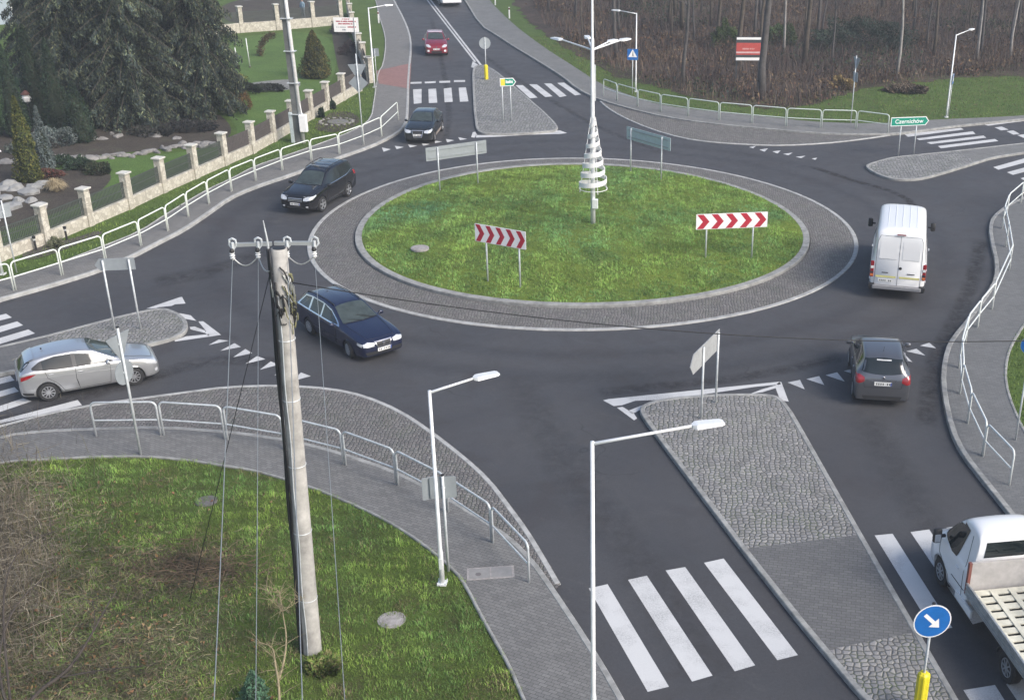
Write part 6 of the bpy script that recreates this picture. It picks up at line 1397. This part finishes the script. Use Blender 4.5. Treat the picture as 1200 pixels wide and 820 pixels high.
def fence(label, P, H_=1.66, wallh=.52, solid_from=99, wall=True, pil=.34, barh=1.28, caps=True):
    P = [Vector((p[0], p[1], 0)) for p in P]; o = P[len(P)//2]; t = thing('garden_fence', label, 'fence', (o.x, o.y, .08))
    for i, p in enumerate(P):
        d = (P[min(i+1, len(P)-1)]-P[max(i-1, 0)]); a = math.atan2(d.y, d.x); q = MB().rbox((p.x-o.x, p.y-o.y, H_/2), (pil, pil, H_), .015, a); pl_ = q.build('pillar', STONE, t)
        if caps: MB().rbox((p.x-o.x, p.y-o.y, H_+.035), (pil+.14, pil+.14, .07), .02, a).build('pillar_cap', CAP, pl_)
    for i, (a_, b_) in enumerate(zip(P, P[1:])):
        d = b_-a_; L = d.length; d.normalize(); ang = math.atan2(d.y, d.x); c_ = (a_+b_)/2-o
        MB().rbox((c_.x, c_.y, wallh/2), (L-pil-.01, .22, wallh), .015, ang).build('plinth_wall', STONE, t)
        q = MB(); n_ = int((L-pil)/.085)
        if i < solid_from:
            for k in range(n_): p = a_-o+d*(pil/2+.06+k*(L-pil-.08)/max(1, n_-1)); q.box((p.x, p.y, (wallh+barh)/2+.05), (.036, .022, barh-wallh), rz=ang)
        for z in (wallh+.10, (wallh+barh)/2+.05, barh+.02): q.box((c_.x, c_.y, z), (L-pil, .03, .035), rz=ang)
        if i >= solid_from:
            for k in range(int((L-pil)/.14)): p = a_-o+d*(pil/2+.08+k*.14); q.box((p.x, p.y, (wallh+barh)/2+.05), (.118, .018, barh-wallh), rz=ang)
        q.build('fence_panel', FBAR if i < solid_from else FBARB, t)
    return t
FB = [(-120,352),(-60,328),(0,306),(55,285.5),(105,264.5),(152,244.5),(191.5,225.6),(229,209),(263.7,193.8),(296,179.6),(320.5,166),(343.5,152.5),(364.5,139.5),(383.5,128.6),(402,117.8),(421,107)]
f1 = PL(FB, .09)
fence('pale stone garden fence with dark panels along the upper left pavement', f1, solid_from=8)
tops = [(424.6,51.2),(420,40.5),(416,28),(412,15.8),(409.5,5.6),(407,-5)]; cnr = G(434.5,97,.09)
f2 = [cnr, G(430.5,68.3,1.7)]+[G(x, y, 1.7) for x, y in tops]
fence('stone garden fence running up along the upper road behind the lamp column', f2, solid_from=0)
fence('pale garden fence across the back of the lawn with three tall pillars', PL([(195,47),(241,42.5),(283.5,38.5),(326,35.5),(367.5,32),(400,29)], .09), H_=2.05, wallh=.78, barh=1.6)
# person at the far fence
def person(label, loc, rz, coat, legs):
    t = thing('person', label, 'person', loc, rz); me = bpy.data.meshes.new('body')
    J = [((0,0,.98),.15),((0,0,1.22),.17),((0,0,1.42),.16),((0,0,1.53),.06),((0,0,1.60),.07),((0,.01,1.70),.10),((0,0,1.79),.06),((.19,0,1.40),.065),((.26,.02,1.15),.05),((.24,.10,.92),.04),((-.19,0,1.40),.065),((-.26,.02,1.15),.05),((-.22,.12,.93),.04),((.10,0,.92),.10),((.11,.03,.52),.075),((.11,-.01,.10),.05),((.12,.14,.05),.045),((-.10,0,.92),.10),((-.12,.0,.52),.075),((-.12,-.04,.10),.05),((-.13,.10,.05),.045)]
    E_ = [(0,1),(1,2),(2,3),(3,4),(4,5),(5,6),(2,7),(7,8),(8,9),(2,10),(10,11),(11,12),(0,13),(13,14),(14,15),(15,16),(0,17),(17,18),(18,19),(19,20)]
    me.from_pydata([j[0] for j in J], E_, []); o = bpy.data.objects.new('body', me); C.objects.link(o); sm = o.modifiers.new('s', 'SKIN'); su = o.modifiers.new('u', 'SUBSURF'); su.levels = su.render_levels = 2
    for v, j in zip(me.skin_vertices[0].data, J): v.radius = (j[1], j[1]); v.use_root = False
    me.skin_vertices[0].data[0].use_root = True
    dg = bpy.context.evaluated_depsgraph_get(); m2 = bpy.data.meshes.new_from_object(o.evaluated_get(dg)); bpy.data.objects.remove(o); b_ = bpy.data.objects.new('body', m2); C.objects.link(b_); b_.parent = t
    m2.materials.clear(); [m2.materials.append(x) for x in (coat, legs, M_plain('skin',(.45,.28,.22),.6))]
    for p in m2.polygons: z = p.center.z; p.material_index = 2 if z > 1.52 or (z < 1.0 and abs(p.center.x) > .19 and p.center.y > .06 and z > .8) else (0 if z > .88 else 1); p.use_smooth = True
    MB().lathe([(.02,1.84),(.09,1.82),(.12,1.75),(.115,1.68)], 14, (0,-.015,0)).build('hair', M_plain('fair_hair',(.40,.33,.27),.8), t)
person('person in a pale blue coat standing behind the far garden fence', G(356,23,.1), 2.6, M_plain('pale_blue_coat',(.20,.29,.36),.8), M_plain('grey_trousers',(.12,.14,.16),.85))
# house behind the spruces
hc = G(-45,22,.0); t = thing('house', 'pale blue grey house almost hidden behind the garden trees in the top left corner', 'house', (hc.x, hc.y, 0), R(28))
HW = M_plain('house_render', (.36,.42,.47), .85, var=.08, scale=1); HR = M_plain('house_roof', (.10,.12,.14), .7, var=.2, scale=2)
MB().box((0,0,2.6),(14,10,5.2)).build('wall', HW, t)
q = MB(); q.add([(-7.6,-5.7,5.1),(7.6,-5.7,5.1),(7.6,5.7,5.1),(-7.6,5.7,5.1),(-7.6,0,8.6),(7.6,0,8.6)], [(0,1,5,4),(2,3,4,5),(0,4,3),(1,2,5),(3,2,1,0)]); q.build('roof', HR, t)
for x in (-4.5,-1.5,1.5,4.5):
    for z in (1.5,4.0):
        w0 = MB().box((x,-5.02,z),(1.2,.10,1.3)).build('window', WSIGN, t); MB().box((x,-5.08,z),(1.0,.03,1.1)).build('pane', GLASS, w0)
MB().box((3.2,0,8.6),(.7,.7,1.6)).build('chimney', STONE, t)
# ------------------------------------------------------------------ the bare wood
def baretree(seed, H_, r0, mat, limbs_from=.32, dens=1.0):
    rs = random.Random(seed); t = thing('bare_tree', 'x', 'tree'); lx, ly = rs.uniform(-.5,.5), rs.uniform(-.5,.5)
    P = [Vector((lx*(k/8)**1.5+.12*sin(k*1.3+seed), ly*(k/8)**1.5+.10*cos(k*1.1+seed), H_*k/8-(.1 if k == 0 else 0))) for k in range(9)]
    MB().tube(P, [r0*1.25]+[r0*(1-k/9.5) for k in range(1, 9)], 9).build('trunk', mat, t, smooth=True); q = MB()
    for i in range(int(15*dens)):
        u = rs.uniform(limbs_from, .96); k = min(int(u*8), 7); p = P[k].lerp(P[k+1], u*8-k); a = rs.uniform(0, 2*pi); L = (1-u*.65)*rs.uniform(1.2, 3.2); el = rs.uniform(.25, .9)
        d = Vector((cos(a)*cos(el), sin(a)*cos(el), sin(el))); pts = [p, p+d*L*.4, p+d*L*.75+Vector((0,0,.15*L)), p+d*L+Vector((0,0,.35*L))]; rb = r0*(1-u)*.45+.012
        q.tube(pts, [rb, rb*.7, rb*.4, .006], 4, caps=False)
        for j in range(7):
            s_ = rs.uniform(.25, 1); pp = pts[0].lerp(pts[3], s_); d2 = (d+Vector((rs.uniform(-1,1), rs.uniform(-1,1), rs.uniform(-.1,.9)))*.8).normalized(); l2 = rs.uniform(.4, 1.1)
            q.tube([pp, pp+d2*l2*.5, pp+d2*l2+Vector((0,0,.1))], [.012,.008,.003], 3, caps=False)
            for j2 in range(2): d3 = (d2+Vector((rs.uniform(-1,1), rs.uniform(-1,1), rs.uniform(-.5,.8)))*.7).normalized(); p3 = pp+d2*l2*rs.uniform(.3,.9); q.tube([p3, p3+d3*rs.uniform(.25,.6)], [.006,.003], 3, caps=False)
    q.build('crown', BARKG if mat is not BARK else BARK, t); return t
BT = [baretree(s_, h_, r_, m_) for s_, h_, r_, m_ in ((1,15,.13,BARKG),(2,17,.17,BARK),(3,13,.10,BARKG),(4,16,.15,BARKG),(5,12,.085,BARK))]
BTB = baretree(9, 15, .12, BIRCH, .45); BTT = baretree(10, 18, .27, BARKG, .4)
used = [False]*5
named = [((893,116),BTT,'thickest bare trunk in the wood, right beside the red advertising board',1,0),((917,64),BTB,'slim pale birch leaning right, third of the way into the wood',.9,.06),((1050,93),None,'slender pale trunk rising at the front edge of the wood left of the right lamp',1,.0),((1146,70),None,'pale trunk leaning right at the right front of the wood',.95,.09),((1184,70),None,'birch trunk with a bright peeling patch near the right edge of the photo',1,.02)]
firstB = True
for i, (px, src, lb, s_, ln) in enumerate(named):
    if src is BTT: o = BTT
    elif src is BTB: o = BTB
    else: o = copy_tree(BTB)
    p = G(*px, .1); o.location = p; o.rotation_euler = (0, ln, i*1.3); o.scale = (s_,)*3; o['label'] = lb
NT = 0; rs = random.Random(21); P = [G(*px,.1) for px, *_ in named]; spots = []
edge0 = PL([(595,-60),(640,25),(700,66),(745,88),(800,106),(860,117),(930,120),(975,111),(1010,96),(1100,86),(1200,78),(1320,72)], .1)
def behind(x, y):
    for a, b_ in zip(edge0, edge0[1:]):
        if a.x <= x <= b_.x: return y > a.y+(b_.y-a.y)*(x-a.x)/(b_.x-a.x)+.5
    return x > edge0[0].x
tries = 0
while len(spots) < 130 and tries < 9000:
    tries += 1; y = 78+(rs.random()**1.25)*84; x = rs.uniform(-20, 62)
    if x > y*.42+6 or not behind(x, y): continue
    if all((x-a)**2+(y-b_)**2 > 2.2 for a, b_ in spots) and all((x-p.x)**2+(y-p.y)**2 > 3 for p in P): spots.append((x, y))
for i, (x, y) in enumerate(spots):
    k = i % 5; o = BT[k] if not used[k] else copy_tree(BT[k]); used[k] = True
    o.location = (x, y, .1); o.rotation_euler = (rs.uniform(-.05,.05), rs.uniform(-.05,.05), rs.uniform(0, 6.28)); s_ = rs.uniform(.75, 1.2); o.scale = (s_, s_, s_*rs.uniform(.9,1.1))
    o['label'] = 'bare leafless tree standing in the brown wood at the top of the photo'; o['category'] = 'tree'; o['group'] = 'bare trees of the wood'
# undergrowth: stems nobody could count
def sticks(n, xy, h_, lean, cols, seed, rad, z0=.11, bend=.3):
    r_ = np.random.default_rng(seed); n = len(xy); H_ = r_.uniform(h_[0], h_[1], n); a = r_.uniform(0, 2*pi, n); L = r_.uniform(0, lean, n)*H_; w_ = r_.uniform(rad*.6, rad*1.4, n); b_ = r_.uniform(0, 2*pi, n)
    z0 = np.broadcast_to(np.asarray(z0, float), (n,)); d = np.c_[np.cos(a)*L, np.sin(a)*L]; s_ = np.c_[np.cos(b_)*w_, np.sin(b_)*w_]
    p0 = np.c_[xy, z0]; p1 = np.c_[xy+d*.35, z0+H_*(.62)]; p2 = np.c_[xy+d, z0+H_*(1-bend*r_.random(n))]; s3 = np.c_[s_, np.zeros(n)]
    V = np.stack([p0-s3, p0+s3, p1+s3*.7, p1-s3*.7, p2+s3*.15, p2-s3*.15], 1).reshape(-1, 3); base_ = np.arange(n)[:, None]*6
    F_ = np.concatenate([base_+np.array([0,1,2,3]), base_+np.array([3,2,4,5])], 0); Cc = np.repeat(np.c_[palette(n, cols, seed, .35), np.ones(n)], 6, 0); return V, F_, Cc
TW = M_attr('twigs', .95)
def vnoise_(X, Y, s_, seed):
    r_ = np.random.default_rng(seed); v = 0
    for k in range(7): a = r_.uniform(0, 6.28); f = s_*r_.uniform(.5, 1.9); v = v+np.sin((X*cos(a)+Y*sin(a))*f+r_.uniform(0, 6.28))
    return v/7**.5
rn = np.random.default_rng(77); XY = []
while len(XY) < 80000:
    y = 72+(rn.random()**1.15)*85; x = rn.uniform(-22, 66)
    if x > y*.44+8: continue
    if not behind(x, y+2.2): continue
    dn = .5+.5*sin(x*.55+1.3*sin(y*.31))*cos(y*.43+sin(x*.37)); 
    if rn.random() > .22+.78*dn: continue
    XY.append((x, y))
XY = np.array(XY); k1 = rn.random(len(XY)) < .86
V1 = sticks(0, XY[k1], (.25,1.15), 1.0, [(.075,.052,.048),(.11,.082,.065),(.055,.042,.042),(.14,.11,.085),(.09,.055,.052)], 1, .016)
V2 = sticks(0, XY[~k1], (.5,1.7), .8, [(.07,.062,.066),(.05,.046,.052),(.09,.08,.08)], 2, .018)
for V_, F__, C_ in (V1, V2):
    q_ = vnoise_(V_[::6, 0], V_[::6, 1], .35, 91)+.6*vnoise_(V_[::6, 0], V_[::6, 1], 1.3, 92); q_ = 1/(1+np.exp(-2.2*(q_-.35)))[:, None]
    C_[:, :3] = np.repeat(C_[::6, :3]*(1-q_)*.82+C_[::6, :3]*q_*np.array([1.45, 1.42, 1.2]), 6, 0)
def cat(Ls):
    o_ = 0; V, F_, Cc = [], [], []
    for v, f, c_ in Ls: V.append(v); F_.append(f+o_); Cc.append(c_); o_ += len(v)
    return np.concatenate(V), np.concatenate(F_), np.concatenate(Cc)
o = npmesh('undergrowth', *cat([V1, V2]), TW); o['kind'] = 'stuff'
# leafy low growth and litter in the wood
rn = np.random.default_rng(78); c_ = XY[rn.integers(0, len(XY), 1800)]; PP = np.repeat(c_, 22, 0)+rn.normal(0, .55, (1800*22, 2)); PP = np.c_[PP, .12+np.abs(rn.normal(0, .35, len(PP)))]
g_ = (np.sin(PP[:, 0]*.21+2)*np.cos(PP[:, 1]*.16) > .35); cc = np.where(g_[:, None], palette(len(PP), [(.03,.05,.03),(.05,.065,.03),(.035,.055,.045)], 3), palette(len(PP), [(.10,.07,.045),(.17,.12,.07),(.07,.05,.04),(.14,.08,.05)], 4))
V, F_, Cc = leafmesh(PP, .22, cc, .55, seed=9); o = npmesh('ground_cover', V, F_, Cc, LEAF); o['kind'] = 'stuff'
for i, (lb, b_, rx, ry, h_, cl) in enumerate([('straw coloured tuft behind the pale railing near the thin signpost',(985,104),.9,.6,.8,[(.24,.18,.08),(.30,.22,.10),(.16,.12,.06)]),('purplish bramble heap at the verge right of the thin signpost',(1060,108),1.5,.8,.55,[(.12,.09,.07),(.09,.075,.055),(.14,.11,.08)]),('green bush in the wood left of the thick trunk',(850,56),1.3,1.0,1.9,[(.05,.075,.03),(.07,.095,.03)]),('green bush in the wood right of the thick trunk',(912,52),1.6,1.0,1.6,[(.045,.07,.03),(.06,.085,.035)]),('dark evergreen thicket deeper in the wood at the right',(1010,58),4.5,2,2.4,[(.03,.045,.035),(.04,.055,.04)])]): shrub('wild_shrub', lb, b_, rx, ry, h_, cl, 160+i, n=int(1200+1700*rx), size=.16)

# ------------------------------------------------------------------ grass blades
def inside(poly, X, Y):
    c_ = np.zeros(len(X), bool); n = len(poly); j = n-1
    for i in range(n):
        xi, yi, xj, yj = poly[i][0], poly[i][1], poly[j][0], poly[j][1]
        m_ = ((yi > Y) != (yj > Y)) & (X < (xj-xi)*(Y-yi)/((yj-yi) or 1e-9)+xi); c_ ^= m_; j = i
    return c_
GR = M_attr('grass_blades', .85)
def vnoise(X, Y, s_, seed):
    r_ = np.random.default_rng(seed); v = 0
    for k in range(7): a = r_.uniform(0, 6.28); f = s_*r_.uniform(.5, 1.9); v = v+np.sin((X*cos(a)+Y*sin(a))*f+r_.uniform(0, 6.28))
    return v/7**.5
# island
r_ = np.random.default_rng(1); n = 260000; rad = 9.95*np.sqrt(r_.random(n)); a = r_.uniform(0, 2*pi, n); X, Y = CX+rad*np.cos(a), CY+rad*np.sin(a)
ok = inside([(p.x, p.y) for p in offset(ic, .32, True)], X, Y); X, Y = X[ok], Y[ok]; Z = .15+.42*np.maximum(0, 1-((X-CX)**2+(Y-CY)**2)/104.04)
f = vnoise(X, Y, .9, 5)+.5*vnoise(X, Y, 3.5, 6); cl_ = vnoise(X, Y, 6, 61)*.8+.8*vnoise(X, Y, 17, 62); kp = r_.random(len(X)) < np.clip(.75+.3*cl_, .25, 1); X, Y, Z, f, cl_ = X[kp], Y[kp], Z[kp], f[kp], cl_[kp]
V, F_, Cc = sticks(0, np.c_[X, Y], (.035,.12), 1.1, [(.10,.17,.025)], 11, .0085, Z-.01, .5)
_v = V.reshape(-1, 6, 3); _v[:, 2:, 2] += (np.clip(cl_, -.6, 1.6)*.03)[:, None]
g1_ = np.array([.205,.31,.068]); g2_ = np.array([.135,.25,.08]); g3_ = np.array([.26,.24,.09]); k = 1/(1+np.exp(-f*1.8)); col = g1_*k[:, None]+g2_*(1-k[:, None]); dr = r_.random(len(X)) < .08; col[dr] = g3_; col *= (r_.uniform(.75, 1.3, len(X))*np.clip(1+.19*cl_, .6, 1.5))[:, None]; bl = 1/(1+np.exp(-4*(vnoise(X, Y, .7, 63)-.9))); col *= 1+bl[:, None]*np.array([-.22, -.04, .45]); Cc[:, :3] = np.repeat(col, 6, 0)
o = npmesh('grass', V, F_, Cc, GR); o['kind'] = 'stuff'
# near verge
poly = [(p.x, p.y) for p in sw_in]+[(-2, 5), (-40, 5), (-40, 30)]
n = 420000; X = r_.uniform(-26, 0, n); Y = r_.uniform(17.5, 31, n); ok = inside(poly, X, Y); X, Y = X[ok], Y[ok]
D = np.hypot(X+14.5, Y-20.5)+2.2*vnoise(X, Y, .9, 8); dry = 1/(1+np.exp((D-5.0)*1.2)); f = vnoise(X, Y, 1.1, 9)+.6*vnoise(X, Y, 4, 10); bare = vnoise(X, Y, 1.7, 12)+.5*vnoise(X, Y, 6, 13)
keep = r_.random(len(X)) > np.clip(.25*(bare > .9)+.22*dry, 0, .85); X, Y, dry, f = X[keep], Y[keep], dry[keep], f[keep]
V, F_, Cc = sticks(0, np.c_[X, Y], (.03,.10), 1.1, [(.1,.1,.1)], 12, .0055, .085, .5); k = 1/(1+np.exp(-f*1.6)); col = np.array([.18,.265,.052])*k[:, None]+np.array([.11,.20,.056])*(1-k[:, None])
cl_ = vnoise(X, Y, 9, 71)+.6*vnoise(X, Y, 17, 72); pt = vnoise(X, Y, 2.6, 73) > 1.05; isdry = r_.random(len(X)) < .12+.42*dry+.45*pt; col[isdry] = palette(int(isdry.sum()), [(.22,.18,.10),(.15,.125,.07),(.10,.08,.05),(.17,.16,.08)], 7); col *= (r_.uniform(.75, 1.3, len(X))*np.clip(1+.26*cl_, .45, 1.7))[:, None]; Cc[:, :3] = np.repeat(col, 6, 0)
_v = V.reshape(-1, 6, 3); _v[:, 2:, 2] += (np.clip(cl_, -.6, 1.6)*.03)[:, None]
o = npmesh('grass', V, F_, Cc, GR); o['kind'] = 'stuff'
# verges further away
for (poly_, n, bb, seed) in ((list(nw_in)+[Vector((-60,300,0)),Vector((-60,30,0))], 90000, (-36,-19,38,100), 31), (list(ne_in)+[Vector((60,130,0)),Vector((-20,140,0))], 90000, (-16,30,70,104), 32), (list(se_in)+[Vector((60,20,0)),Vector((60,60,0))], 40000, (8,22,22,48), 33)):
    X = r_.uniform(bb[0], bb[1], n); Y = r_.uniform(bb[2], bb[3], n); ok = inside([(p[0], p[1]) for p in poly_], X, Y)
    if seed == 31:
        fl_ = np.array([(p.x, p.y) for p in f1]); xf = np.interp(Y, fl_[:, 1], fl_[:, 0]); ok &= (X > xf+.3)
    if seed == 32: ok &= ~np.array([behind(x, y-1.0) for x, y in zip(X, Y)])
    X, Y = X[ok], Y[ok]; f = vnoise(X, Y, .8, seed); V, F_, Cc = sticks(0, np.c_[X, Y], (.05,.15), .9, [(.1,.1,.1)], seed, .013, .085, .5); k = 1/(1+np.exp(-f*1.5)); col = np.array([.15,.205,.045])*k[:, None]+np.array([.065,.125,.04])*(1-k[:, None])
    if seed == 32: b2 = r_.random(len(X)) < .28; col[b2] = palette(int(b2.sum()), [(.16,.12,.08),(.11,.085,.06)], 3)
    Cc[:, :3] = np.repeat(col*r_.uniform(.7,1.3,(len(X),1)), 6, 0); o = npmesh('grass', V, F_, Cc, GR); o['kind'] = 'stuff'

# ------------------------------------------------------------------ near corner: tangle of twigs, bare bush, sapling
def tangle(n, region, h_, cols, seed, L=(.4,1.3), rad=.005):
    r_ = np.random.default_rng(seed); V, Fs, Cs = [], [], []; P = np.array([region(r_) for _ in range(n)]); a = r_.uniform(0, 2*pi, n); ln = r_.uniform(*L, n); zz_ = np.abs(r_.normal(0, h_, n)); dz_ = r_.uniform(-.25, .45, n)*ln; cur = r_.normal(0, .35, n)
    pts = []
    for k in range(4):
        s_ = k/3; pts.append(np.c_[P[:, 0]+np.cos(a+cur*s_)*ln*s_, P[:, 1]+np.sin(a+cur*s_)*ln*s_, .1+zz_+dz_*s_*(1.5-s_)])
    w_ = np.c_[-np.sin(a), np.cos(a), r_.normal(0, .6, n)]*rad*r_.uniform(.6, 1.5, (n, 1)); VV = []
    for k, p in enumerate(pts): VV += [p-w_*(1-.25*k), p+w_*(1-.25*k)]
    V = np.stack(VV, 1).reshape(-1, 3); b_ = np.arange(n)[:, None]*8; F_ = np.concatenate([b_+np.array([0,1,3,2])+2*k for k in range(3)], 0); return V, F_, np.repeat(np.c_[palette(n, cols, seed, .35), np.ones(n)], 8, 0)
def reg1(r):
    while True:
        px, py = r.uniform(-60, 330), r.uniform(560, 900)
        if r.random() < max(.03, 1.0-px/300-max(0, (690-py)/220) if px > 70 else .9): p = G(px, py, .1); return p.x, p.y
V, F_, Cc = tangle(30000, reg1, .07, [(.19,.17,.10),(.14,.12,.08),(.24,.21,.14),(.09,.075,.05),(.11,.16,.045),(.14,.10,.065),(.10,.14,.04)], 51, (.08,.34), .0045); o = npmesh('dead_stalks', V, F_, Cc, TW); o['kind'] = 'stuff'
def reg2(r): p = G(r.normal(-15, 42), r.normal(660, 60), .1); return p.x, p.y
V, F_, Cc = tangle(6500, reg2, .32, [(.21,.185,.14),(.15,.13,.10),(.27,.24,.18),(.10,.085,.065)], 52, (.2,.9), .0045); o = npmesh('bramble_thicket', V, F_, Cc, TW); o['kind'] = 'stuff'
rn = np.random.default_rng(5); L_ = [reg1(rn) for _ in range(2600)]; PP = np.c_[np.array(L_), .13+np.abs(rn.normal(0, .05, 2600))]; V, F_, Cc = leafmesh(PP, .085, palette(2600, [(.18,.11,.05),(.22,.15,.08),(.08,.12,.04),(.16,.09,.05),(.12,.16,.05)], 6), .7, seed=6); o = npmesh('leaf_litter', V, F_, Cc, LEAF); o['kind'] = 'stuff'
rn = np.random.default_rng(54); XYb = np.array([reg2(rn) for _ in range(5200)]); V, F_, Cc = sticks(0, XYb, (.25,1.0), .7, [(.17,.14,.10),(.12,.10,.075),(.22,.19,.14),(.13,.12,.06),(.09,.07,.055)], 55, .006); o = npmesh('dry_brush', V, F_, Cc, TW); o['kind'] = 'stuff'
def reg3(r): p = G(r.normal(222, 38), r.normal(668, 12), .1); return p.x, p.y
V, F_, Cc = tangle(1500, reg3, .07, [(.13,.09,.06),(.10,.08,.05),(.09,.07,.045)], 53, (.2,.7), .007); o = npmesh('dead_stalks', V, F_, Cc, TW); o['kind'] = 'stuff'
# bare bush whose limbs reach in from the corner
rb = G(15,850,.1); t = thing('bare_bush', 'dark bare bush with long forking limbs in the bottom left corner', 'bush', rb); DBK = M_plain('dark_bark', (.055,.045,.038), .95, var=.3)
def limb(px, r0, nm='limb'):
    P = [G(x, y, z)-rb for x, y, z in px]; q = MB(); q.tube(smoothline(P, 2), [r0*(1-.85*k/(len(smoothline(P, 2))-1)) for k in range(len(smoothline(P, 2)))], 7); rs = random.Random(int(px[0][0]*7+px[-1][1])); S_ = smoothline(P, 2)
    for k in range(16):
        p = S_[rs.randrange(2, len(S_))]; d = Vector((rs.uniform(-1,1), rs.uniform(-1,1), rs.uniform(-.2,.9))).normalized(); l_ = rs.uniform(.15,.6); q.tube([p, p+d*l_*.5+Vector((0,0,.03)), p+d*l_], [.007,.005,.002], 4, caps=False)
    q.build(nm, DBK, t, smooth=True)
limb([(15,850,.1),(45,808,.5),(75,790,.7),(92,768,.9),(108,742,1.1),(122,715,1.25),(137,692,1.3)], .05); limb([(72,793,.7),(110,786,.8),(140,782,.9),(180,779,.95)], .022); limb([(108,742,1.1),(112,725,1.3),(108,700,1.5)], .014); limb([(15,850,.1),(-5,780,.7),(10,720,1.2),(35,690,1.5),(60,672,1.6)], .035); limb([(15,850,.1),(0,700,1.4),(20,640,1.8),(70,620,2.0)], .03)
rb = G(326,842,.1); t = thing('pruned_sapling', 'pale pruned sapling with stubby forks at the bottom left of the utility pole', 'sapling', rb); YB = M_plain('sapling_bark', (.24,.20,.12), .85, var=.25, scale=10); DBK = YB
limb([(328,842,.1),(327,800,.6),(322,775,.85),(321,762,1.0),(316,755,1.1),(300,753,1.15)], .032); limb([(327,795,.62),(334,770,.85),(336,745,1.15),(332,722,1.4),(331,714,1.5)], .030); limb([(331,716,1.48),(322,702,1.6),(311,690,1.75)], .016); limb([(331,716,1.48),(329,702,1.62),(327,692,1.75)], .016); limb([(331,716,1.48),(344,708,1.55),(355,700,1.6)], .011)
cone_conifer('young_pine', 'small bluish green young pine at the bottom edge left of the sapling', (300,822), .75, .32, [(.06,.13,.08),(.08,.15,.09)], 91, 1200, size=.08)
shrub('grass_tussock', 'yellowish tussock at the foot of the utility pole', (380,782), .38, .34, .24, [(.13,.17,.04),(.10,.15,.04),(.17,.16,.07)], 92, n=1800, size=.13, up=1.0, cat='tussock')
# ------------------------------------------------------------------ air
hm = bpy.data.materials.new('haze'); hm.use_nodes = True; n = hm.node_tree
for x in list(n.nodes):
    if x.type == 'BSDF_PRINCIPLED': n.nodes.remove(x)
pv = n.nodes.new('ShaderNodeVolumePrincipled'); pv.inputs['Color'].default_value = (.80, .87, .96, 1); pv.inputs['Density'].default_value = .0008; pv.inputs['Anisotropy'].default_value = 0
n.links.new(pv.outputs[0], n.nodes['Material Output'].inputs['Volume'])
q = MB().box((0, 600, 11.5), (1420, 1820, 25)); o = q.build('haze', hm); o['kind'] = 'stuff'
scene.cycles.volume_bounces = 0
